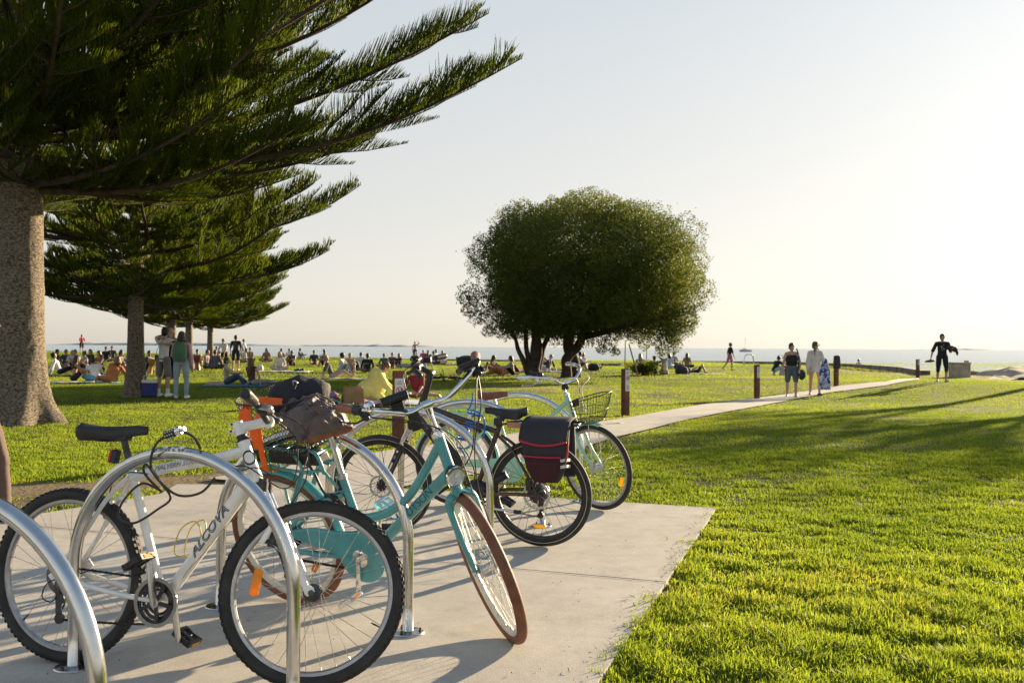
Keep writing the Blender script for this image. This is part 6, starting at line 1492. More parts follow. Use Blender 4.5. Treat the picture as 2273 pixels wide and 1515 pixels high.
P('person in a dark jacket sitting farther off, behind the olive shirt', 249, 800, 170, 'cross', hair='k', top=(.06, .06, .07), sleeve=1, group=GA_)
P('person in a blue plaid shirt sitting high by the grey mottled trunk', 273, 798, 220, 'knees', hair='b', top=(.12, .16, .24), sleeve=1, group=GA_)
P('person in a red shirt and black shorts standing alone at the sea edge', 181, 782, 120, 'stand_arms', hair='b', top=(.45, .035, .05), sleeve=.45, bottom=BK, H=1.75)
# --- hugging trio
hugA = P('man in a white T-shirt and grey shorts hugging, his back to us, white trainers', 362, 880, 20, 'hug_a', H=1.78, hair='k', top=WH, sleeve=.42, bottom=(.20, .18, .175), leg=.42, shoe=(.75, .75, .73, 1), near=True, over={6: (-.62, .6, .25), 7: (.8, .5, .35)}, face=True, headturn=-15)
hugB = P('bald person in black shorts hidden behind the hug, arm round the white T-shirt', 381, 879, 205, 'hug_a', H=1.78, style='bald', skin='l', top=BK, sleeve=.45, bottom=BK, leg=.46, near=True, over={6: (-.35, .9, -.25), 7: (.7, .7, .0), 8: (-.25, .9, .25), 9: (-.75, .6, .05)})
hugC = P('woman with curly brown hair, pink top and pale jeans standing at the hug', 402, 884, -5, 'stand', H=1.66, hair='b', style='curly', top=(.62, .36, .42), sleeve=.95, bottom=(.30, .38, .46), leg=1, shoe=(.7, .69, .66), near=True, fem=True, over={6: (-.25, .35, -.9), 7: (.3, .9, -.2)})
def backpack(p, col, label):
    t_, J, neck, td, xs, front, head, H = p; mb = MB(); c = neck - td * .21 - front * .165
    rows = []
    for i in range(9):
        u = i / 8; z = -.25 + .46 * u; w = .135 + .035 * sin(pi * u) - (.05 if i == 8 else 0) + .02 * (i < 2); d = .075 + .035 * sin(pi * min(1, u * 1.2)); rows.append([c + td * z + xs * (w * abs(cos(a)) ** .6 * np.sign(cos(a))) + front * (d * abs(sin(a)) ** .7 * np.sign(sin(a))) for a in [2 * pi * j / 16 + .01 for j in range(16)]])
    mb.grid(rows, wrap=True); mb.add(rows[0], [tuple(range(16))]); mb.add(rows[-1], [tuple(range(16))[::-1]])
    M_ = Matrix.LocRotScale(t_.location, t_.rotation_euler, None); mb.v = [tuple(M_ @ V(v)) for v in mb.v]
    o = mb.build('backpack', mat('green bag fabric', col, .75, 0, .12, 10, bump=.3, bs=18), None, sharp=0); tag(o, label, 'backpack'); st = MB()
    for s in (-1, 1): st.tube(spline([M_ @ (c + td * .2 + xs * s * .09), M_ @ (neck + xs * s * .10 + td * .02), M_ @ (neck + xs * s * .11 + front * .10 - td * .08), M_ @ (neck + xs * s * .15 + front * .04 - td * .30), M_ @ (c - td * .18 + xs * s * .12)], 5), .016, 6, flat=(1, .4))
    st.build('strap', BLACKP, o); return o
backpack(hugC, (.07, .17, .10), 'green roll-top backpack on the back of the woman in pale jeans')
def sling(p, label):
    t_, J, neck, td, xs, front, head, H = p; M_ = Matrix.LocRotScale(t_.location, t_.rotation_euler, None); mb = MB(); pel = neck - td * .29 * H
    mb.tube([M_ @ q for q in spline([neck + xs * .07, neck - td * .12 - front * .125 + xs * -.02, pel + td * .10 - front * .12 - xs * .14, pel + td * .05 - xs * .165, pel + td * .12 + front * .11 - xs * .1, neck - td * .1 + front * .11, neck + xs * .07], 5)], .014, 6, flat=(1, .4))
    q = M_ @ (pel + td * .03 - xs * .19); mb.box(q, (.07, .16, .13)); tag(mb.build('shoulder_bag', BLACKP, None, bevel=0), label, 'bag')
sling(hugA, 'thin black shoulder bag across the back of the hugging white T-shirt')
# --- drummers and standing people past the trunks
P('person sitting with a yellow drum between the mottled trunk and the hug', 331, 826, 160, 'knees', hair='k', top=(.06, .07, .10), sleeve=.5, skin='d')
P('person in dark clothes playing the tall hand drum by the second slim trunk', 437, 812, 150, 'knees', hair='k', top=(.05, .06, .08), sleeve=1, bottom=BK)
P('person in a plaid shirt hunched towards the dark hoodie beside the leaning trunk', 457, 819, 100, 'cross', hair='m', top=(.22, .17, .15), sleeve=1)
P('person in a dark grey hoodie sitting back to us, next to the plaid shirt', 476, 820, 10, 'cross', hair='b', top=(.09, .10, .12), sleeve=1, loose=1.6)
P('man standing in black shorts and a black T-shirt with a bright back print', 523, 822, 5, 'stand', H=1.76, hair='b', top=BK, sleeve=.42, bottom=BK, leg=.42, near=True, print_=[((.5, .08, .08), (.1, .3, .5), (.5, .4, .1), (.3, .3, .3))[0:4], .10, .13, -1])
P('person in a white T-shirt and black shorts stooping beside the black back print shirt', 498, 817, 190, 'bend', H=1.7, hair='b', top=WH, sleeve=.45, bottom=BK, leg=.25, fem=True, over={1: (0, .28, .95)})
P('person stooping in a white shirt and dark trousers, seaward of the back print shirt', 546, 800, 250, 'bend', H=1.68, hair='b', top=WH, sleeve=1, bottom=(.08, .1, .14), leg=1, over={1: (0, .3, .95)})
P('person in grey green sitting low by the leaning trunk, far side', 481, 800, 170, 'knees', hair='b', top=(.17, .2, .17), sleeve=.5)
P('person in a white T-shirt sitting just past the standing back print', 540, 804, 200, 'cross', hair='b', top=WH, sleeve=.5)
P('person in a tan top sitting by the far white shirt past the standing print', 556, 803, 190, 'cross', hair='m', top=(.42, .27, .2), sleeve=.4, fem=True)
P('man in a beige short-sleeved shirt and blue jeans sitting and turning to a companion', 503, 855, 80, 'knees', H=1.75, hair='b', top=(.46, .38, .26), sleeve=.45, bottom=(.05, .09, .17), leg=1, near=True, over={1: (-.05, -.03, 1), 2: (-.3, .85, .3), 3: (.3, .75, -.55), 4: (.2, .8, .5), 5: (0, .5, -.85)})
P('woman with long fair brown hair in a dark brown top, seen from behind, patterned trousers', 559, 856, 25, 'side', hair='m', style='very_long', top=BRN, sleeve=0, bottom=(.33, .31, .30), leg=.9, fem=True, near=True, skin='l', over={1: (-.05, .0, 1), 2: (.6, .7, .1), 3: (.9, .1, -.1), 4: (.75, .55, .1), 5: (.9, -.1, -.1)})
# --- loose rows towards the sea
GB_ = 'people sitting on the lawn towards the sea'
P('person with long hair and a pinkish brown top on the lawn near the sea', 592, 804, 175, 'cross', hair='m', style='long', top=(.33, .19, .16), fem=True, group=GB_, sleeve=.8)
P('person in a black shirt bending over behind the blond woman in cream', 620, 800, 110, 'knees', hair='k', top=BK, sleeve=.5, group=GB_, over={1: (0, .3, 1)})
P('woman with long blond hair in a cream shirt, cross-legged on a pale cloth', 621, 823, 170, 'cross', hair='y', style='very_long', top=(.62, .60, .55), sleeve=.6, bottom=(.5, .46, .38), leg=1, fem=True, near=True, group=GB_)
P('person in a white long-sleeved shirt, back to us, behind the crouched brown shoulders', 641, 800, 15, 'cross', hair='k', top=WH, sleeve=1, group=GB_)
P('person with bare brown shoulders hugging the knees, in front of the white shirt', 649, 812, 190, 'knees', hair='k', top=BRN, sleeve=-1, top_len=.4, bottom=BRN, leg=.25, skin='d', group=GB_)
P('person in a dark olive jacket looking to the sea, sitting with pale trousers', 664, 798, 110, 'knees', hair='k', top=(.06, .075, .055), sleeve=1, bottom=(.45, .42, .36), leg=1, group=GB_)
P('person in a navy shirt with dark hair, legs stretched in red and blue cloth', 697, 810, 170, 'legs', hair='k', top=(.05, .055, .075), sleeve=.5, bottom=(.35, .14, .12), leg=1, group=GB_)
P('person in white leaning forward by the water, long brown hair', 722, 797, 250, 'knees', hair='b', style='long', top=WH, sleeve=1, fem=True, group=GB_)
P('person in a dark vest sitting just below the white figure by the water', 722, 813, 200, 'knees', hair='k', top=BK, sleeve=0, skin='t', group=GB_)
P('man in a dark olive T-shirt leaning back on his hands, bare legs stretched out', 737, 840, 75, 'lean', H=1.78, hair='y', top=(.12, .11, .075), sleeve=.45, bottom=(.45, .33, .29), leg=.4, near=True, hat=(.45, .4, .33), group=GB_)
P('person with black curly hair in a white T-shirt and pale trousers', 755, 827, 100, 'knees', hair='k', style='afro', top=WH, sleeve=.45, bottom=(.42, .47, .52), leg=1, skin='t', near=True, group=GB_)
P('blond woman in a tan vest with legs towards us, beside the black curls', 776, 825, 160, 'knees', hair='y', style='tail', top=(.4, .28, .2), sleeve=0, bottom=(.3, .35, .38), leg=.3, fem=True, near=True, group=GB_)
P('person in a white shirt, back to us, beside the grey beanie', 800, 818, 20, 'cross', hair='m', top=(.68, .67, .68), sleeve=.6, group=GB_)
P('person in a black sweatshirt with a white stripe and grey beanie, back to us', 816, 827, -10, 'cross', hair='k', top=BK, sleeve=1, bottom=(.2, .14, .08), leg=1, hat=(.26, .27, .26), near=True, group=GB_, print_=[((.6, .6, .62),), .11, .015, -1], over={})
P('person in a green sweatshirt with sunglasses pushed up, facing us', 853, 817, 190, 'cross', hair='m', top=(.03, .16, .075), sleeve=1, bottom=(.35, .26, .10), leg=1, near=True, glasses=True, group=GB_)
P('woman with long curly auburn hair and a black jumper, sitting behind the post', 888, 817, 215, 'knees', hair='r', style='very_long', top=BK, sleeve=1, fem=True, near=True, group=GB_)
P('person in a maroon top tucked between the green sweatshirt and the auburn hair', 871, 816, 180, 'knees', hair='m', top=(.17, .05, .045), sleeve=.5, group=GB_)
P('bare-chested man standing with a hand to his head against the sea', 921, 797, 150, 'hand_up', H=1.78, hair='k', top=None, bottom=(.05, .05, .05), leg=.5, skin='t', near=True)
P('person in a dark hooded top sitting below the bare-chested man', 921, 811, 180, 'knees', hair='k', top=(.05, .045, .05), sleeve=1, group=GB_)
P('person lying on one elbow in a pale grey hoodie below the bare-chested man', 912, 817, -75, 'recline', hair='b', top=(.47, .48, .50), sleeve=1, bottom=(.33, .36, .40), leg=1, group=GB_, loose=1.5)
P('person in a bright pink top and white cap, back to us, near the bare-chested man', 939, 801, 10, 'cross', hair='y', top=(.60, .05, .16), sleeve=.5, hat=(.7, .68, .66), group=GB_)
P('person in dark blue with a cap between the pink top and the white vest', 950, 806, 170, 'cross', hair='k', top=(.05, .055, .08), group=GB_)
P('person in a white shirt with dark hair, sitting tall past the white vest', 965, 804, 120, 'knees', hair='k', top=WH, sleeve=1, group=GB_)
P('woman in a white vest, back turned, in front of the tall white shirt', 961, 809, 30, 'cross', hair='b', top=(.65, .64, .62), sleeve=0, fem=True, group=GB_)
P('person reclining in a pale patterned shirt right of the grey hoodie', 941, 817, -60, 'lean', hair='m', top=(.48, .49, .52), sleeve=1, bottom=(.42, .45, .48), leg=1, group=GB_)
P('red-haired woman in a white top sitting alone at the far lawn by the folding wagon', 983, 808, 200, 'cross', hair='r', style='long', top=WH, sleeve=.8, fem=True, group=GB_)
# --- yellow woman and the maroon shirt behind the sign post
yl = P('woman in a lemon yellow jumper kneeling and reaching over her picnic things', 812, 894, 82, 'kneel', H=1.72, hair='m', style='bun', top=(.82, .73, .24), sleeve=.98, bottom=(.80, .71, .24), leg=.5, fem=True, near=True, loose=2.4, fat=1.15, drape=[((0, .12, -.02), (.24, .33, .24)), ((0, .0, -.08), (.23, .26, .20)), ((0, .24, .24), (.21, .20, .22)), ((0, .30, .08), (.19, .16, .20))])
P('person in a maroon shirt sitting behind the sign post, face hidden by the bicycle', 931, 886, 200, 'side', H=1.7, hair='m', top=(.24, .02, .04), sleeve=.45, bottom=(.45, .28, .22), leg=.3, near=True, loose=1.4)
# --- under the round tree
P('woman with long dark hair and a black dress sitting by the tan dog', 1092, 831, 120, 'knees', hair='b', style='very_long', top=(.07, .055, .035), sleeve=0, bottom=(.06, .05, .03), leg=.6, fem=True, near=True, skin='t')
P('person with straight blond hair in a cream sweater facing the dog', 1138, 833, 265, 'knees', hair='m', style='long', top=(.58, .52, .40), sleeve=1, bottom=BK, leg=.35, fem=True, near=True)
P('person in a dark navy shirt sitting right of the round tree trunk, pale trousers', 1214, 824, -60, 'lean', hair='g', top=(.045, .05, .07), sleeve=.6, bottom=(.5, .5, .47), leg=1, near=True)
P('person with bare back half hidden by the trunk beside the navy shirt', 1202, 820, 60, 'knees', hair='b', top=None, bottom=BK, skin='t')
P('person in a white top with knees up to the right of the thick curved trunk', 1303, 819, 70, 'lean', hair='b', top=WH, sleeve=.4, bottom=(.3, .2, .15), leg=.3, skin='t')
P('person in a pale shirt close against the thick curved trunk', 1284, 820, 100, 'knees', hair='k', top=(.5, .48, .46), sleeve=.5)
P('person in a blue shirt and straw hat shading the eyes beside the pug', 1452, 830, -5, 'shade_eyes', H=1.72, hair='b', top=(.06, .10, .20), sleeve=1, bottom=(.05, .06, .09), leg=1, hat=(.45, .36, .22, 'brim'), near=True)
P('person hidden behind the young bush, blond hair showing', 1421, 826, 10, 'cross', hair='y', style='long', top=(.5, .46, .4), fem=True)
P('person in a pale blue shirt and white trousers sitting back to us by the water', 1486, 818, -20, 'cross', hair='b', style='curly', top=(.48, .55, .64), sleeve=.8, bottom=(.66, .64, .6), leg=1)
P('person mostly hidden behind the pale blue shirt, dark hair', 1495, 812, 170, 'cross', hair='k', top=(.4, .3, .3), fem=True)
P('woman with very long sunlit blond hair sitting back to us by the water', 1525, 818, 5, 'cross', hair='m', style='very_long', top=(.25, .17, .09), sleeve=0, bottom=BK, fem=True, skin='t')
P('person lying on the back with both knees raised on a towel', 1549, 829, 95, 'lie', hair='b', top=BK, sleeve=.4, bottom=(.04, .04, .045), leg=.3, skin='l')
# --- right part
P('walker in a cap, black T-shirt and pink shorts by the pool rail', 1620, 822, 80, 'walk', H=1.74, hair='b', top=BK, sleeve=.45, bottom=(.55, .22, .22), leg=.38, hat=(.4, .4, .4, 'cap'), near=True, over={2: (-.05, -.3, -1), 3: (0, -.65, -.8), 4: (.05, .2, -1), 5: (0, .0, -1)})
P('person in a black hoodie and pale jeans crouching beside the parked bicycle', 1719, 833, 60, 'crouch', H=1.72, hair='k', style='short', top=BK, sleeve=1, bottom=(.38, .47, .58), leg=1, shoe=(.5, .48, .45), near=True, loose=1.5)
w1 = P('woman in a black strappy top and denim knee shorts walking barefoot on the path', 1757, 881, 190, 'walk_slow', H=1.68, hair='b', style='bun', top=BK, sleeve=-1, top_len=.86, bottom=(.10, .125, .15), leg=.44, fem=True, near=True, fat=1.18, loose=1.5, headturn=-25, over={6: (-.3, -.05, -1), 7: (.1, .5, -.6), 8: (.28, .05, -1)})
w2 = P('woman in an olive cap and long cream jumper walking with bare legs on the path', 1809, 877, 185, 'walk_slow', H=1.70, hair='b', style='plaits', top=(.64, .60, .54), sleeve=.98, bottom=(.5, .45, .4), leg=.12, fem=True, near=True, hat=(.10, .085, .05, 'cap'), loose=2.0, glasses=True, headturn=-35, shoe=(.05, .04, .04), over={6: (-.3, .1, -.95), 7: (.25, .85, .0)}, hem=.09)
P('swimmer with only the head showing past the seawall', 1906, 812, 170, 'swim', H=1.7, hair='k', top=None, bottom=BK, skin='t')[0].location.z -= .75
mn = P('man in black with a white shirt print at the path end, shoes in hand', 2091, 847, 190, 'walk_slow', H=1.80, hair='k', top=BK, sleeve=.48, bottom=(.016, .016, .017), leg=.62, near=True, loose=1.5, shoe=(.5, .5, .5), print_=[((.55, .55, .55),), .07, .10, 1], over={8: (.42, -.05, -.95), 9: (.25, .1, -1), 6: (-.3, .0, -.95), 7: (.1, .9, .3)})
P('person in a black jacket and brown trousers walking past the big pine trunk', -54, 1168, 78, 'walk', H=1.62, hair='r', top=BK, sleeve=.75, bottom=(.11, .07, .055), leg=1, shoe=(.02, .02, .02), near=True, loose=1.7)
# ------------------------------------------------------------------ things on the lawn
def held(p, pt):
    t_ = p[0]; return Matrix.LocRotScale(t_.location, t_.rotation_euler, None) @ V(pt)
def cloth(name, label, cat, x, y, w, d, rz, col, c2=None, h=.03, group=None, vs=7, thick=.012, seed=0):
    """rumpled cloth lying on the ground"""
    mb = MB(); n = 13; g = G(x, y); rows = []
    for i in range(n):
        r = []
        for j in range(n):
            u = (i / (n - 1) - .5) * w; v = (j / (n - 1) - .5) * d; q = V((u * 3.1 + seed, v * 3.1, seed * 1.7))
            z = .012 + h * max(0, .4 + mnoise.noise(q)) + h * .4 * mnoise.noise(q * 3)
            r.append(V((u * (1 + .08 * mnoise.noise(q * .8)), v * (1 + .08 * mnoise.noise(q * .8 + V((5, 0, 0)))), max(.008, z))))
        rows.append(r)
    mb.grid(rows); o = mb.build(name, mat('cloth', col, .9, 0, .12, vs, c2=c2, bump=.2, bs=30), None, sharp=0, loc=g, solid=thick); o.rotation_euler.z = rad(rz); return tag(o, label, cat, group)
cloth('towel', 'white towel under the woman with very long dark hair', 'towel', 160, 849, 1.5, .9, 12, (.68, .66, .63), group='blankets and towels on the lawn', seed=1)
cloth('blanket', 'blue cloth under the bent white T-shirt', 'blanket', 222, 849, 1.3, .8, -8, (.12, .32, .50), group='blankets and towels on the lawn', seed=2)
cloth('blanket', 'dark blanket under the leaning white shirt', 'blanket', 128, 833, 1.8, 1.1, 5, (.05, .05, .055), group='blankets and towels on the lawn', seed=3)
cloth('blanket', 'blue picnic blanket under the beige shirt and brown top', 'blanket', 533, 857, 2.4, 1.0, 4, (.06, .16, .30), group='blankets and towels on the lawn', seed=4)
cloth('blanket', 'pale cloth under the cross-legged blond woman', 'blanket', 628, 825, 2.6, 1.4, 0, (.6, .58, .55), group='blankets and towels on the lawn', seed=5)
cloth('blanket', 'pale sheet under the bare legs of the olive T-shirt man', 'blanket', 770, 841, 2.8, 1.0, 3, (.55, .52, .50), group='blankets and towels on the lawn', seed=6)
cloth('blanket', 'pale picnic rug in front of the lemon yellow jumper', 'blanket', 868, 893, 2.2, 1.3, 10, (.48, .50, .46), c2=(.55, .6, .5), group='blankets and towels on the lawn', seed=7)
cloth('towel', 'pink and lilac striped towel heaped before the lemon yellow jumper', 'towel', 838, 902, .85, .55, 20, (.55, .30, .42), c2=(.62, .52, .66), h=.16, vs=9, group='heaped picnic cloths', seed=8)
cloth('towel', 'pink quilted cloth beside the paper bag', 'towel', 863, 902, .6, .4, -30, (.62, .33, .45), h=.12, group='heaped picnic cloths', seed=9)
cloth('towel', 'bright orange cloth in front of the paper bag', 'towel', 757, 911, .5, .3, 8, (.75, .20, .04), h=.09, group='heaped picnic cloths', seed=10)
cloth('towel', 'turquoise cloth heap left of the paper bag', 'towel', 758, 905, .4, .32, 50, (.10, .42, .42), h=.15, group='heaped picnic cloths', seed=11)
cloth('towel', 'mauve scarf dropped behind the jacket on the basket', 'towel', 725, 889, .5, .4, 0, (.32, .18, .33), h=.2, group='heaped picnic cloths', seed=12)
cloth('towel', 'light green cloth under the kneeling woman', 'towel', 838, 896, .7, .4, 0, (.38, .52, .18), h=.08, group='heaped picnic cloths', seed=13)
cloth('blanket', 'light blue rug behind the sign post', 'blanket', 905, 897, 1.4, .9, 0, (.40, .50, .58), group='blankets and towels on the lawn', seed=14)
cloth('blanket', 'purple blanket bundle beside the cream sweater', 'blanket', 1157, 825, .9, .5, 0, (.28, .07, .30), h=.3, group='blankets and towels on the lawn', seed=15)
cloth('towel', 'white towel under the person lying with raised knees', 'towel', 1556, 830, 2.4, .9, 0, (.6, .58, .55), group='blankets and towels on the lawn', seed=16)
cloth('blanket', 'pale blue blanket under the navy shirt by the trunk', 'blanket', 1225, 825, 2.2, 1.0, 0, (.42, .46, .50), group='blankets and towels on the lawn', seed=17)
cloth('blanket', 'dark clothes strewn past the thick curved trunk', 'blanket', 1338, 811, 3.2, 1.2, 0, (.06, .06, .07), h=.16, group='blankets and towels on the lawn', seed=18)
cloth('towel', 'white cloth near the red-haired woman', 'towel', 1002, 809, 1.6, .8, 0, (.6, .58, .55), h=.1, group='blankets and towels on the lawn', seed=19)
def bag(label, x, y, size, col, rz=0, strap=True, name='bag', lean=0):
    g = G(x, y); mb = MB(); w, d, h = size; rows = []
    for i in range(8):
        u = i / 7; k = (.86 + .2 * sin(pi * min(1, u * 1.25))) * (1 if i < 7 else .7); rows.append([V((w / 2 * k * abs(cos(a)) ** .6 * np.sign(cos(a)) * (1 + .06 * mnoise.noise(V((cos(a) * 2, sin(a) * 2, u * 3 + x)))), d / 2 * k * abs(sin(a)) ** .6 * np.sign(sin(a)) + lean * u, h * u * (1 + .05 * sin(a * 2)))) for a in [2 * pi * j / 16 + .01 for j in range(16)]])
    mb.grid(rows, wrap=True); mb.add(rows[-1], [tuple(range(16))]); o = mb.build(name, mat('bag fabric', col, .8, 0, .15, 10, bump=.3, bs=20), None, sharp=0, loc=g); o.rotation_euler.z = rad(rz); tag(o, label, 'bag', 'bags on the grass')
    if strap: sm = MB(); sm.tube(spline([(-w * .28, 0, h * .95), (-w * .2, .0, h * 1.25), (w * .2, 0, h * 1.25), (w * .28, 0, h * .95)], 5), .012, 6, flat=(1, .5)); sm.build('strap', BLACKP, o)
    return o
bag('black bag beside the folding wagon', 1059, 830, (.75, .45, .42), (.02, .02, .022)); bag('dark rucksack by the person lying with raised knees', 1513, 830, (.62, .42, .40), (.04, .035, .035), 20); bag('dark holdall with a pale flap next to the rucksack by the lying person', 1526, 829, (.4, .3, .3), (.12, .10, .09), -20)
bag('black rucksack right of the thick curved trunk', 1318, 822, (.6, .4, .38), (.025, .028, .032)); bag('dark bag between the pug and the long sunlit blond hair', 1508, 818, (.7, .35, .28), (.05, .045, .05)); bag('small tan bag beside the beige shirt man', 478, 857, (.55, .3, .16), (.42, .3, .2), 10); bag('white carrier bag on the grass by the blond woman in cream', 577, 822, (.32, .26, .26), (.62, .60, .58)); bag('dark bag behind the plaid shirt and leaning trunk', 463, 800, (.5, .4, .4), (.03, .03, .03)); bag('black pack with a green bottle beside the blond woman in the tan vest', 786, 822, (.6, .4, .5), (.025, .035, .03))
for (x, y) in ((659, 823), (669, 823)): sm_ = MB(); sm_.ell((0, 0, .05), (.16, .07, .06), 10, 8); sm_.ell((.06, 0, .09), (.07, .06, .05), 8, 6); o = sm_.build('shoe', BLACKP, None, sharp=0, loc=G(x, y)); tag(o, 'black shoe left on the lawn near the cross-legged blond woman', 'shoe', 'pair of black shoes on the lawn')
# paper bag, bottle, tray
g = G(786, 903); pb = MB(); w, d, h = .40, .24, .44
ring_ = lambda z, k, b=0: [V((-w / 2 * k, -d / 2 * k, z)), V((0, -d / 2 * k - b, z)), V((w / 2 * k, -d / 2 * k, z)), V((w / 2 * k - b * 1.4, 0, z)), V((w / 2 * k, d / 2 * k, z)), V((0, d / 2 * k + b, z)), V((-w / 2 * k, d / 2 * k, z)), V((-w / 2 * k + b * 1.4, 0, z))]
pb.grid([ring_(0, 1), ring_(h * .35, 1.0, -.01), ring_(h * .7, .99, .015), ring_(h, .97, .012)], wrap=True); pb.add(ring_(0, 1), [tuple(range(8))[::-1]])
o = pb.build('paper_bag', mat('brown paper', (.36, .22, .11), .9, 0, .12, 6, bump=.4, bs=9), None, sharp=25, loc=g, solid=.003); o.rotation_euler = (0, rad(-4), rad(18)); tag(o, 'open brown paper carrier bag in front of the kneeling yellow jumper', 'paper bag')
hd = MB(); hd.tube(spline([(-.07, -.11, .43), (-.06, -.115, .50), (.06, -.115, .50), (.07, -.11, .43)], 5), .005, 6); hd.build('handle', cm((.33, .2, .1)), o)
tag((lambda m_: (m_.lathe([(.001, 0), (.04, 0), (.042, .02), (.042, .19), (.035, .22), (.022, .235), (.024, .26), (.001, .26)], (0, 0, 0), (0, 0, 1), 18), m_.build('water_bottle', mat('dark steel bottle', (.03, .05, .07), .35, .5), None, loc=G(761, 901)))[1])(MB()), 'dark upright water bottle left of the paper bag', 'bottle')
o = MB(); o.ell((0, 0, .10), (.14, .12, .11), 16, 10); tag(o.build('cushion', mat('maroon cloth', (.22, .03, .05), .9, 0, .1, 9, bump=.2), None, sharp=0, loc=G(742, 899)), 'round maroon cushion with white back among the picnic things', 'cushion')
bx = MB(); bx.box((0, 0, .02), (.34, .2, .03)); tag(bx.build('tray', mat('white card', (.66, .66, .64), .6), None, bevel=.005, loc=held(yl, yl[1][1][5]) + V((.22, .02, .0))), 'flat white tray held out by the kneeling yellow jumper', 'tray')
# cooler
t = thing('cooler_box', 'blue cooler box with white lid and raised white handle beside the mottled trunk', 'cooler box', G(334, 880), rad(6)); c = MB(); c.box((0, 0, .175), (.335, .26, .33), None, 0, 1.06); c.build('box_body', mat('blue plastic', (.018, .03, .20), .4, 0, .05), t, bevel=.015)
c = MB(); c.box((0, 0, .385), (.375, .30, .085)); c.build('lid', mat('white plastic', (.74, .74, .72), .4, 0, .04), t, bevel=.02); c = MB(); c.tube(spline([(-.17, 0, .38), (-.165, .0, .49), (-.12, 0, .525), (.12, 0, .525), (.165, 0, .49), (.17, 0, .38)], 5), .013, 8, flat=(1.3, .8)); c.build('handle', mat('white handle', (.74, .74, .72), .4, 0, .04), t)
# drums
def drum(label, x, y, s, col, tilt=0):
    t = thing('hand_drum', label, 'drum', G(x, y)); t.rotation_euler = (0, tilt, 0); m = MB(); m.lathe([(.001, 0), (.12 * s, 0), (.10 * s, .12 * s), (.075 * s, .24 * s), (.09 * s, .32 * s), (.16 * s, .45 * s), (.175 * s, .58 * s)], (0, 0, .01), (0, 0, 1), 22); m.build('drum_body', col, t); m = MB(); m.disc((0, 0, .01 + .58 * s), (0, 0, 1), .18 * s, .02 * s, 22); m.build('drum_skin', cm((.6, .52, .4)), t)
    m = MB()
    for i in range(16): a = 2 * pi * i / 16; m.tube([(.172 * s * cos(a), .172 * s * sin(a), .58 * s), (.155 * s * cos(a + .2), .155 * s * sin(a + .2), .42 * s), (.085 * s * cos(a + .25), .085 * s * sin(a + .25), .31 * s)], .006, 4)
    m.build('rope', BLACKP, t)
drum('tall goblet hand drum with a red brown body by the slim trunks', 438, 821, 1.25, mat('drum wood', (.24, .08, .035), .35, 0, .2)); drum('round yellow drum held between the mottled trunk and the hug', 331, 829, 1.15, mat('yellow drum wood', (.50, .28, .06), .4, 0, .15), rad(14))
# folding wagon
t = thing('folding_wagon', 'dark grey folding beach wagon standing on the lawn', 'wagon', G(1037, 830), rad(12)); m = MB(); ring2 = lambda z, k: [V((x_ * k, y_ * k, z)) for x_, y_ in ((-.5, -.25), (0, -.27), (.5, -.25), (.52, 0), (.5, .25), (0, .27), (-.5, .25), (-.52, 0))]
m.grid([ring2(.40, .93), ring2(.55, 1), ring2(.82, 1.05)], wrap=True); m.add(ring2(.40, .93), [tuple(range(8))[::-1]]); m.build('fabric_body', mat('wagon fabric', (.05, .05, .055), .85, 0, .2, 8), t, sharp=0, solid=.01)
m = MB()
for sx in (-1, 1):
    for sy in (-1, 1): m.tube([(sx * .5, sy * .25, .84), (sx * .42, sy * .22, .2)], .014, 6)
    m.tube([(-.42, sx * .22, .22), (.42, sx * .22, .5)], .012, 6); m.tube([(.42, sx * .22, .22), (-.42, sx * .22, .5)], .012, 6)
m.build('wagon_frame', DARKM, t); m = MB(); m.ell((0, 0, .80), (.42, .2, .12), 12, 8); m.build('load', cm((.12, .11, .11)), t, sharp=0)
for sx in (-1, 1):
    for sy in (-1, 1): m = MB(); m.lathe([(.04, -.03), (.125, -.035), (.135, 0), (.125, .035), (.04, .03)], (sx * .40, sy * .26, .135), (0, 1, 0), 22); m.disc((sx * .40, sy * .26 - .03, .135), (0, 1, 0), .05, .06, 12); m.build('wheel', RUBBER, t)
# dogs
def dog(label, loc, rz, col, parts, s=1):
    t = thing('dog', label, 'dog', loc, rz); m = MB()
    for pts, rs in parts: rtube(m, [V(p) * s for p in pts], [r * s for r in rs], 9)
    o = m.build('body', mat('dog coat', col, .9, 0, .3, 9, bump=.4, bs=60), t, sharp=0); remesh(o, .012, 1); return t
dog('tan dog lying between the black dress and the cream sweater', G(1108, 832), rad(200), (.38, .21, .10), [([(-.36, 0, .16), (0, 0, .19), (.30, 0, .20)], [.13, .15, .14]), ([(.30, 0, .24), (.46, 0, .33)], [.10, .08]), ([(.46, 0, .36), (.56, 0, .34), (.66, 0, .30)], [.085, .07, .04]), ([(.44, .06, .42), (.43, .085, .48)], [.03, .015]), ([(.44, -.06, .42), (.43, -.085, .48)], [.03, .015]), ([(.30, .11, .10), (.56, .13, .05)], [.06, .035]), ([(.30, -.11, .10), (.56, -.13, .05)], [.06, .035]), ([(-.30, .12, .14), (-.08, .20, .08), (-.2, .22, .05)], [.10, .06, .035]), ([(-.30, -.12, .14), (-.08, -.20, .08), (-.2, -.22, .05)], [.10, .06, .035]), ([(-.46, 0, .12), (-.62, .1, .06), (-.74, .2, .05)], [.04, .04, .02])], 1.2)
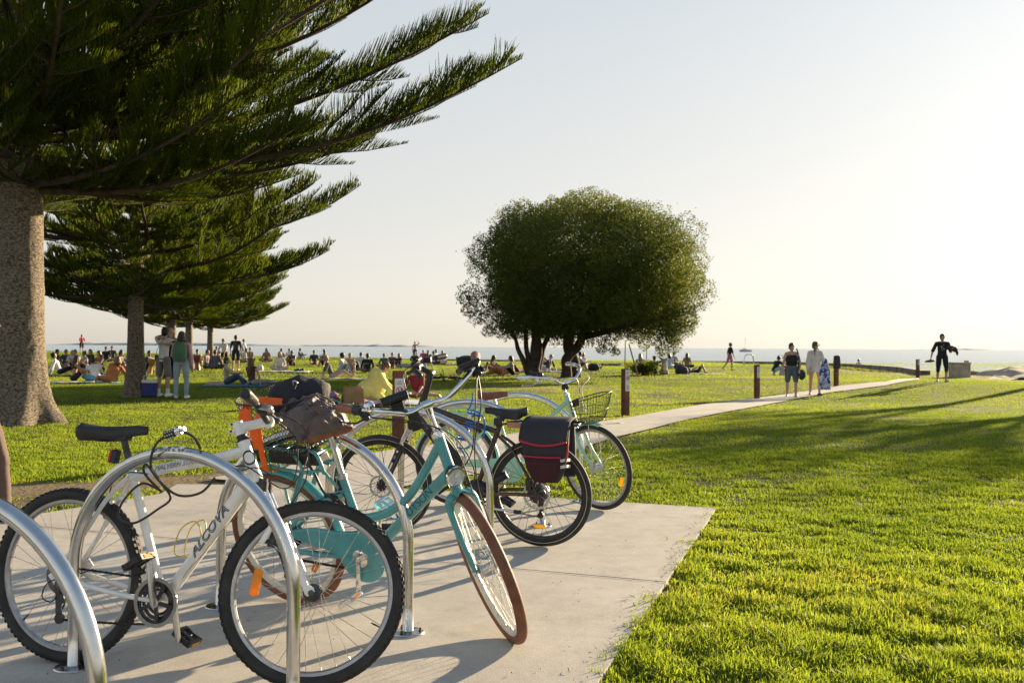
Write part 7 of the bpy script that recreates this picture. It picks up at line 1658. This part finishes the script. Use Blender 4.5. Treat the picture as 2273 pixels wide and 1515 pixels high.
pg = dog('pale pug sitting beside the blue shirt and straw hat', G(1474, 832), rad(75), (.60, .50, .38), [([(-.10, 0, .15), (.02, 0, .30), (.08, 0, .40)], [.14, .13, .11]), ([(.08, 0, .42), (.12, 0, .52)], [.10, .11]), ([(.12, 0, .54), (.19, 0, .52)], [.115, .07]), ([(.10, .07, .62), (.13, .11, .57)], [.03, .02]), ([(.10, -.07, .62), (.13, -.11, .57)], [.03, .02]), ([(.10, .07, .30), (.13, .075, .04)], [.05, .035]), ([(.10, -.07, .30), (.13, -.075, .04)], [.05, .035]), ([(-.12, .10, .13), (.04, .13, .06), (.1, .13, .035)], [.09, .05, .03]), ([(-.12, -.10, .13), (.04, -.13, .06), (.1, -.13, .035)], [.09, .05, .03]), ([(-.22, 0, .2), (-.24, .03, .27)], [.03, .02])], 1.25)
m = MB(); m.ell(V((.235, 0, .525)) * 1.25, (.05, .07, .06), 10, 8); [m.ell(V((.10, s_ * .10, .60)) * 1.25, (.035, .03, .05), 8, 6) for s_ in (-1, 1)]; m.build('face_mask', BLACKP, pg, sharp=0)
# plain bicycles farther off
def plain_bike(label, col, blk):
    t = thing('bicycle', label, 'bicycle'); R = .345; RA = V((0, 0, R)); FA = V((1.05, 0, R)); BB = V((.44, 0, .29)); ST = V((.28, 0, .78)); HT = V((.80, 0, .88)); HB = V((.86, 0, .72)); f = MB()
    f.tube([BB, ST, V((.26, 0, .86))], .017, 8); f.tube([ST, HT], .017, 8); f.tube([BB, HB], .02, 8); f.tube([HT, HB], .022, 8)
    for s in (-1, 1): f.tube([BB, RA + V((0, s * .06, 0))], .011, 6); f.tube([ST, RA + V((0, s * .06, 0))], .010, 6)
    f.build('frame', col, t); k = MB()
    for s in (-1, 1): k.tube([HB + V((0, s * .04, 0)), FA + V((0, s * .055, 0))], .014, 6)
    k.build('fork', col, t); wheel(t, RA, None, R, .05, RUBBER, blk, SPOKEB, n=20); wheel(t, FA, None, R, .05, RUBBER, blk, SPOKEB, n=20); h = MB(); h.tube([HT, V((.78, 0, .98))], .014, 8); h.tube(spline([(.74, .30, 1.02), (.80, .12, .99), (.80, -.12, .99), (.74, -.30, 1.02)], 5), .013, 8); h.build('handlebar', BLACKP, t); saddle(t, .12, .38, .93, .07, BLACKP, rails=False); crankset(t, BB, .6, armm=DARKM, rings=1); return t
lb_ = plain_bike('black bicycle lying on its side on the lawn before the wagon', BLACKP, BLACKP); lb_.location = G(968, 846) + V((0, 0, .12)); lb_.rotation_euler = (rad(84), 0, rad(-22))
lb2 = plain_bike('bicycle standing upright behind the crouching black hoodie', DARKM, ALLOY); lb2.location = G(1738, 833); lb2.rotation_euler = (0, rad(0), rad(68))
# sign posts along the path
TIM = mat('brown stained post', (.16, .06, .032), .8, 0, .22, 5, bump=.3, bs=30)
WHT = mat('white sign plate', (.66, .66, .63), .5, 0, .04); REDS = mat('red sign ink', (.55, .03, .03), .5, 0, .05); GRYS = mat('grey sign ink', (.2, .2, .2), .6, 0, .05)
def post(label, x, yb, yt, w, plate, rz=0, text=True):
    g = G(x, yb); top = at_depth(x, yt, g.y).z - g.z; t = thing('sign_post', label, 'sign post', g, rad(rz), 'timber posts along the path'); m = MB(); m.box((0, 0, top / 2 - .1), (w, w, top + .2)); m.build('post_body', TIM, t, bevel=.006)
    if plate:
        z0, z1 = plate; m = MB(); y = -w / 2 - .004; zc = (top - z0 + top - z1) / 2; hh = z1 - z0; m.box((.0, y, zc), (w * .86, .006, hh)); p = m.build('sign_plate', WHT, t); m = MB(); y -= .004
        if text:
            r = w * .34; zc2 = zc + hh * .12; m.lathe([(r, 0), (r, .002), (r * .82, .002), (r * .82, 0)], (0, y, zc2), (0, -1, 0), 30, closed_prof=True); m.bar((-r * .6, y - .001, zc2 - r * .6 * -1), (r * .6, y - .001, zc2 - r * .6), .002, r * .2, (0, 1, 0)); m.build('prohibition_ring', REDS, p)
            m = MB(); m.box((-.012, y, zc2 - .01), (w * .12, .002, r * .8)); m.box((-.012, y, zc2 + r * .42), (w * .05, .002, r * .35)); m.prism([(-.02, .03), (.02, .03), (.004, -.005), (.004, -.03), (.015, -.035), (-.015, -.035), (-.004, -.03), (-.004, -.005)], (.026, y, zc2), (1, 0, 0), (0, 0, 1), .002)
            for k in range(2): m.box((0, y, zc + hh * .40 - k * .026), (w * (.3 + .2 * k), .002, .010))
            for k in range(4): m.box((0, y, zc - hh * .24 - k * .022), (w * (.5 - .08 * (k % 2)), .002, .008))
            m.build('printed_marks', GRYS, p)
        else:
            m.lathe([(w * .24, 0), (w * .24, .002), (w * .15, .002), (w * .15, 0)], (0, y, zc + hh * .1), (0, -1, 0), 20, closed_prof=True); m.box((0, y, zc - hh * .2), (w * .4, .002, .01)); m.box((0, y, zc + hh * .33), (w * .4, .002, .01)); m.build('printed_marks', GRYS, p)
    return t
post('timber post with a white plate and red prohibition ring behind the teal handlebar', 884, 990, 822, .145, (.10, .52), 16)
post('timber post with a narrow white plate standing at the path edge by the wire basket', 1388, 921, 818, .125, (.02, .44), 32)
post('timber post with a pale plate left of the two walking women', 1680, 885, 809, .125, (.06, .38), 28, False)
bp_ = post('timber post with a black bag hung on its top, right of the cream jumper', 1856, 857, 803, .13, None, 20)
m = MB(); m.box((0, -.02, 0), (.24, .24, .44), None, 0, .82); o = m.build('bin_bag', BLACKP, None, bevel=.05, loc=bp_.location + V((-.0, -.05, .86))); tag(o, 'black dispenser box fixed over the top of a path post', 'box'); o.name = 'dispenser_box'
post('timber post nearer the sea, left of the man in black', 2037, 839, 797, .12, (.05, .25), 15, False); post('timber post standing in front of the pale limestone block', 2145, 832, 800, .16, None, 10)
# pool rail, boat, litter
m = MB(); g = G(1665, 811); g.z = .05; m.tube(spline([g + V((-.42, 0, -.3)), g + V((-.42, 0, .45)), g + V((-.25, .1, .80)), g + V((.2, .4, .80)), g + V((.36, .5, .45)), g + V((.36, .5, -.3))], 6), .035, 8); tag(m.build('ladder_rail', STEEL, None, sharp=0), 'bent steel ladder rail at the seawall', 'rail')
t = thing('sailing_boat', 'small white boat with a mast far out on the sea', 'boat', V(((1654 - 1136.5) / FPX * 900, 900, -1.7))); m = MB(); m.grid([[V((x, s_ * w_, z)) for s_, w_, z in ((-1, w, 1.9), (-1, w * .7, .4), (0, 0, -.2), (1, w * .7, .4), (1, w, 1.9))] for x, w in ((-5, 1.2), (-2, 1.7), (2, 1.6), (4.5, .8), (6, .05))]); m.box((-.6, 0, 2.3), (5, 2, 1.0), None, 0, .7); m.build('hull', cm((.7, .7, .7), .4), t, sharp=30); m = MB(); m.tube([(0, 0, 2), (0, 0, 13)], .12, 6); m.tube([(0, 0, 3.4), (-4.2, 0, 3.5)], .1, 6); m.build('mast', cm((.6, .6, .6), .4), t)
cloth('paper_scrap', 'crumpled white paper scrap lying on the path', 'litter', 1371, 941, .22, .12, 20, (.62, .63, .66), h=.05, thick=.002, seed=20)
# beach towel, jackets and shoes in hands
def drape(name, label, cat, top, w, L, rz, col, c2, mixs=(.49, .52), vs=14, thick=.014, bunch=.35):
    m = MB(); rows = []
    for i in range(17):
        u = i / 16; k = bunch + (1 - bunch) * min(1, u * 2.2); rows.append([V(top) + V((cos(rz) * (v - .5) * w * k, sin(rz) * (v - .5) * w * k, -L * u)) + V((-sin(rz), cos(rz), 0)) * (.035 * sin(v * 15 + u * 2) * (1.1 - .4 * u)) for v in [j / 16 for j in range(17)]])
    m.grid(rows); return tag(m.build(name, mat('printed cloth', col, .9, 0, .05, vs, c2=c2, mixs=mixs), None, sharp=0, solid=thick), label, cat)
wr = held(w2, w2[1][-1][5]); drape('beach_towel', 'blue and white patterned beach towel hanging from the cream jumper arm', 'towel', wr + V((.03, -.08, .10)), .34, .95, .1, (.04, .10, .42), (.66, .68, .72))
wr = held(w1, w1[1][-1][5]); b = MB(); b.ell(wr + V((.06, -.02, -.16)), (.12, .08, .16), 14, 10); b.tube(spline([wr + V((-.05, 0, -.02)), wr + V((-.02, .02, .35)), wr + V((-.08, .05, .62))], 6), .02, 6); tag(b.build('tote_bag', mat('black and white bag', (.03, .03, .03), .8, 0, .1, 12, c2=(.6, .6, .58), mixs=(.6, .64)), None, sharp=0), 'black and white tote bag on the shoulder of the black strappy top', 'bag')
wr = held(mn, mn[1][-1][5]); b = MB(); b.ell(wr + V((-.02, .05, .05)), (.16, .13, .09), 14, 10); b.ell(wr + V((.11, .02, .0)), (.10, .08, .10), 12, 8); b.tube([wr + V((.13, 0, .02)), wr + V((.19, -.01, -.12)), wr + V((.20, 0, -.22))], [.06, .055, .03], 8); j = b.build('jacket', mat('dark jacket cloth', (.03, .028, .026), .9, 0, .4, 9, bump=.6, bs=14), None, sharp=0); remesh(j, .02, 2); tag(j, 'bundled dark jacket under the arm of the man in black', 'jacket')
wr = held(mn, mn[1][1][5]); b = MB()
for dx in (-.10, .0): rtube(b, [wr + V((dx - .10, -.02, -.13)), wr + V((dx, -.02, -.11)), wr + V((dx + .09, -.02, -.10))], [.035, .045, .04], 9)
sh_o = b.build('shoe_bundle', BLACKP, None, sharp=0); sh_o.name = 'held_footwear'; remesh(sh_o, .012, 1); tag(sh_o, 'dark shoes dangling from the hand of the man in black', 'shoes')

# ------------------------------------------------------------------ things on the bicycles
def onbike(b, p): return Matrix.LocRotScale(b.location, b.rotation_quaternion, None) @ V(p)
def put(mb, b): mb.v = [tuple(onbike(b, v)) for v in mb.v]
# saddle bag on the brown bicycle: two panniers joined over the carrier
PANB = mat('dark grey bag cloth', (.030, .027, .036), .8, 0, .12, 14, bump=.15, bs=120); PANR = mat('maroon bag cloth', (.045, .006, .011), .8, 0, .12, 14, bump=.15, bs=120); PIP = mat('red piping', (.42, .02, .05), .6, 0, .1); REFL = mat('silver reflective tape', (.6, .58, .62), .4, .2, .08)
pan = thing('pannier_bag', 'dark grey and maroon pannier bag with red piping over the brown bicycle rear wheel', 'bag')
def panel_rows(s, y0, y1, zt, zb, xt, xb, n=8):
    pass
m = MB()
for s in (1, -1):
    prof = [(.825, .085, -.245, .065), (.77, .14, -.243, .068), (.70, .160, -.238, .064), (.62, .165, -.228, .050), (.54, .160, -.212, .030), (.48, .148, -.188, .0), (.452, .125, -.165, -.022)]
    if s < 0: prof = [(a_, b_ * .8, -.22, d_) for a_, b_, c_, d_ in prof]
    rows = []
    for (z, y, xa, xb_) in prof:
        q = []
        for j in range(20):
            a = 2 * pi * j / 20 + .01; cx_ = (xa + xb_) / 2; q.append(V((cx_ + (xb_ - xa) / 2 * abs(cos(a)) ** .45 * np.sign(cos(a)), s * (.068 + (y - .068) * (.5 + .5 * abs(sin(a)) ** .5 * np.sign(sin(a)))), z)))
        rows.append(q)
    m.grid(rows, wrap=True); m.add(rows[0], [tuple(range(20))]); m.add(rows[-1], [tuple(range(20))[::-1]])
put(m, BRB); m.build('bag_body', PANB, pan, sharp=50)
m = MB(); rows = []
for i in range(9):
    u = i / 8; y = -.105 + .21 * u; rows.append([V((x, y, .832 + .012 * sin(pi * u) - .0)) for x in np.linspace(-.248, .068, 9)])
for i in range(1, 7):
    u = i / 6; rows.append([V((x, .105 + .068 * min(1, u * 1.3) ** .8, .832 - .105 * u - .03 * sin(pi * (x + .248) / .316) * u)) for x in np.linspace(-.248, .068, 9)])
m.grid(rows); put(m, BRB); m.build('flap', PANB, pan, sharp=0, solid=.006)
m = MB(); m.tube([V((x, .174, .727 - .03 * sin(pi * (x + .248) / .316))) for x in np.linspace(-.245, .066, 12)], .0085, 6, flat=(.6, 1)); m.tube([V((x, .175, .628 - .004 * sin(pi * (x + .24) / .29))) for x in np.linspace(-.205, .042, 12)], .0065, 6); m.tube(spline([V((-.243, .14, .73)), V((-.243, .15, .66)), V((-.232, .155, .60))], 4), .006, 6); put(m, BRB); m.build('piping', PIP, pan, sharp=0)
m = MB(); rows = []
for (z, xa, xb_) in ((.622, -.200, .038), (.55, -.188, .024), (.49, -.166, -.004), (.462, -.150, -.024)): rows.append([V((xa + (xb_ - xa) * v, .166 + .008 * sin(pi * v) - .10 * max(0, .56 - z) * 1.6, z)) for v in [j / 8 for j in range(9)]])
m.grid(rows); put(m, BRB); m.build('front_pocket', PANR, pan, sharp=0, solid=.01)
m = MB()
for z in (.605, .565): m.bar(V((-.234, .075, z - .012)), V((-.231, .145, z + .004)), .004, .018, (1, 0, 0))
for z in (.605, .565): m.bar(V((-.229, .150, z + .004)), V((-.200, .168, z + .0)), .004, .018, (0, 1, 0))
put(m, BRB); m.build('reflective_tape', REFL, pan)
# orange straps in the teal basket, jacket, carabiner rope
ORG = mat('orange webbing', (.80, .13, .012), .7, 0, .1, 30, bump=.1, bs=200)
m = MB()
for pts in ([(-.03, -.16, 1.11), (-.055, -.19, 1.05), (-.06, -.19, .93), (-.055, -.165, .80), (-.05, -.10, .765)], [(.055, -.165, 1.10), (.045, -.195, 1.04), (.03, -.195, .93), (.01, -.17, .79), (.0, -.09, .76)], [(-.03, -.16, 1.11), (.0, -.17, 1.13), (.03, -.16, 1.125), (.10, -.10, 1.10), (.17, -.03, 1.06)], [(-.03, -.16, 1.11), (-.01, -.195, 1.06), (.0, -.195, .97), (.0, -.19, .90)]):
    q = spline([(a_ + .115, b_ + .0, c_) for a_, b_, c_ in pts], 5); 
    for a, b in zip(q[:-1], q[1:]): m.bar(a, b + (b - a) * .08, .034 if pts[0][0] < 0 else .028, .005, (1, .25, 0) if abs(b.z - a.z) > abs(b.x - a.x) else (0, .6, 1))
m.box((.115, -.198, 1.045), (.035, .012, .03)); put(m, TB); tag(m.build('strap', ORG, None), 'bright orange webbing strap hooked over the basket of the teal bicycle', 'strap')
m = MB(); n = 80; rows = []
def _rg(x, y, z): return (1 - abs(mnoise.noise(V((x, y, z)))) * 2.2)
for i in range(n + 1):
    r_ = []
    for j in range(n + 1):
        u = -1 + 2 * i / n; v = -1 + 2 * j / n; rr_ = (abs(u) ** 2.6 + abs(v) ** 2.6) ** (1 / 2.6)
        z = .085 * max(0, 1 - rr_ ** 2.2) ** .6 - .05 * max(0, rr_ - .8)
        wx = u + .22 * mnoise.noise(V((u * 2, v * 2, 7))); wy = v + .22 * mnoise.noise(V((u * 2, v * 2, 17)))
        fd = .024 * _rg(wx * 2.6 + wy * .9, wy * .9 - wx * .3, 1) + .013 * _rg(wx * 5.2 - wy * 2.2, wy * 2.1, 4) + .006 * _rg(wx * 11, wy * 7, 8)
        k = 1 + .10 * mnoise.noise(V((u * 1.5, v * 1.5, 3))); r_.append(V((u * .150 * k + fd * .5, v * .145 * k - fd * .4, z + fd)))
    rows.append(r_)
m.grid(rows); Rj = Matrix.Rotation(rad(14), 3, 'Y') @ Matrix.Rotation(rad(-20), 3, 'Z'); m.v = [tuple(Rj @ V(v) + V((.345, -.05, .995))) for v in m.v]; put(m, TB); tag(m.build('jacket', mat('taupe jacket cloth', (.12, .086, .078), .6, 0, .1, 8, bump=.12, bs=60, sheen=.1), None, sharp=0, solid=.004), 'crumpled taupe jacket lying on the basket and saddle of the teal bicycle', 'jacket')
m = MB(); m.ell((.20, .03, 1.075), (.14, .13, .10), 18, 12); m.ell((.27, .06, 1.09), (.09, .10, .07), 14, 10); m.v = [tuple(V(v) + V((0, 0, .02)) * mnoise.noise(V(v) * 14)) for v in m.v]; put(m, TB); tag(m.build('rucksack', mat('black spotted cloth', (.014, .013, .018), .8, 0, .3, 12, bump=.5, bs=30), None, sharp=0), 'black rucksack stuffed in the wire basket of the teal bicycle', 'bag')
m = MB(); m.tube(spline([(.25, -.02, 1.14), (.252, -.03, 1.165), (.262, -.03, 1.180), (.278, -.03, 1.172), (.268, -.03, 1.15), (.255, -.04, 1.13)], 6), .0035, 6); put(m, TB); tag(m.build('carabiner', ALLOY, None, sharp=0), 'silver carabiner clip standing up from the black rucksack', 'clip')
m = MB(); m.tube(spline([(.185, -.205, .92), (.17, -.19, .84), (.145, -.16, .77)], 5), .005, 6); put(m, TB); tag(m.build('cord', mat('green cord', (.03, .22, .05), .6, 0, .3, 80), None, sharp=0), 'green cord tied down from the basket of the teal bicycle', 'cord')
# cable locks
hoop2 = V((-1.255, 3.76, .013)); Hm = Matrix.Translation(hoop2) @ Matrix.Rotation(rad(-24), 4, 'Z'); lk = lambda x, y, z: Hm @ V((x, y, z))
t = thing('cable_lock', 'black combination cable lock looped over the hoop and the white top tube', 'bicycle lock')
m = MB(); m.tube(spline([lk(.0, -.055, .955), lk(-.065, -.05, .915), lk(-.10, -.04, .84), lk(-.105, .01, .77), lk(-.085, .05, .70), lk(-.13, .03, .655), lk(-.22, .0, .60), lk(-.30, .0, .62), lk(-.31, .04, .68), lk(-.26, .08, .74), lk(-.17, .08, .72), lk(-.11, .02, .73), lk(-.14, -.03, .80), lk(-.12, -.04, .835), lk(-.06, -.03, .77), lk(.02, -.02, .725), lk(.09, .02, .735), lk(.13, .05, .79)], 7), .0048, 8); m.tube(spline([lk(.06, -.04, .965), lk(.09, -.02, .945), lk(.105, .0, .90)], 5), .005, 8); m.build('lock_cable', mat('black cable sheath', (.03, .024, .022), .3, 0, .15, 30), t, sharp=0)
m = MB(); a, b = lk(-.012, -.058, .950), lk(.050, -.045, .972); m.tube([a, a.lerp(b, .68)], .0155, 12); lo_ = m.build('lock_body', BLACKP, t); m = MB(); m.tube([a.lerp(b, .7), b], .0145, 12); m.tube([b, b.lerp(a, -.25)], .009, 10); m.build('lock_bolt', CHROME, t); m = MB(); dr = (b - a).normalized(); up_ = V((0, 0, 1)); sd_ = dr.cross(up_).normalized()
for i in range(4):
    for j in range(7): an = 2 * pi * j / 7; m.ell(a.lerp(b, .10 + .15 * i) + (up_ * cos(an) + sd_ * sin(an)) * .0155, .003, 5, 4)
m.build('number_wheel', WHT, lo_)
BLU = mat('blue cable sheath', (.012, .13, .55), .22, 0, .08, 20); m = MB(); p0 = onbike(BRB, (.415, .06, .90)); p1 = onbike(BRB, (.50, .07, .64)); ax_ = (p1 - p0); L_ = ax_.length; ax_.normalize(); e1 = ax_.orthogonal().normalized(); e2 = ax_.cross(e1); pts = []
for i in range(150): u = i / 149; an = u * 2 * pi * 6.2; r_ = .036 + .012 * sin(u * 9); pts.append(p0 + ax_ * (L_ * u + .012 * sin(an * .5 + 1)) + (e1 * cos(an) + e2 * sin(an) * .9) * r_ + V((.018 * sin(u * 7), 0, 0)))
m.tube(pts, .0056, 6); m.tube(spline([onbike(BRB, (.43, .03, .99)), onbike(BRB, (.425, .05, .95)), pts[0]], 5), .0056, 6); m.tube(spline([pts[-1], onbike(BRB, (.50, .05, .60)), onbike(BRB, (.50, .03, .56))], 5), .0056, 6); m.tube(spline([p0.lerp(p1, .2), onbike(BRB, (.36, .05, .85)), onbike(BRB, (.345, .05, .78)), onbike(BRB, (.36, .05, .70))], 6), .0056, 6)
t = thing('coil_lock', 'bright blue coiled cable lock hanging at the brown bicycle top tube', 'bicycle lock'); m.build('lock_cable', BLU, t, sharp=0); m = MB(); q = onbike(BRB, (.505, .03, .555)); m.tube([q + V((0, 0, .02)), q - V((0, 0, .05))], .016, 10); m.build('lock_body', ALLOY, t)
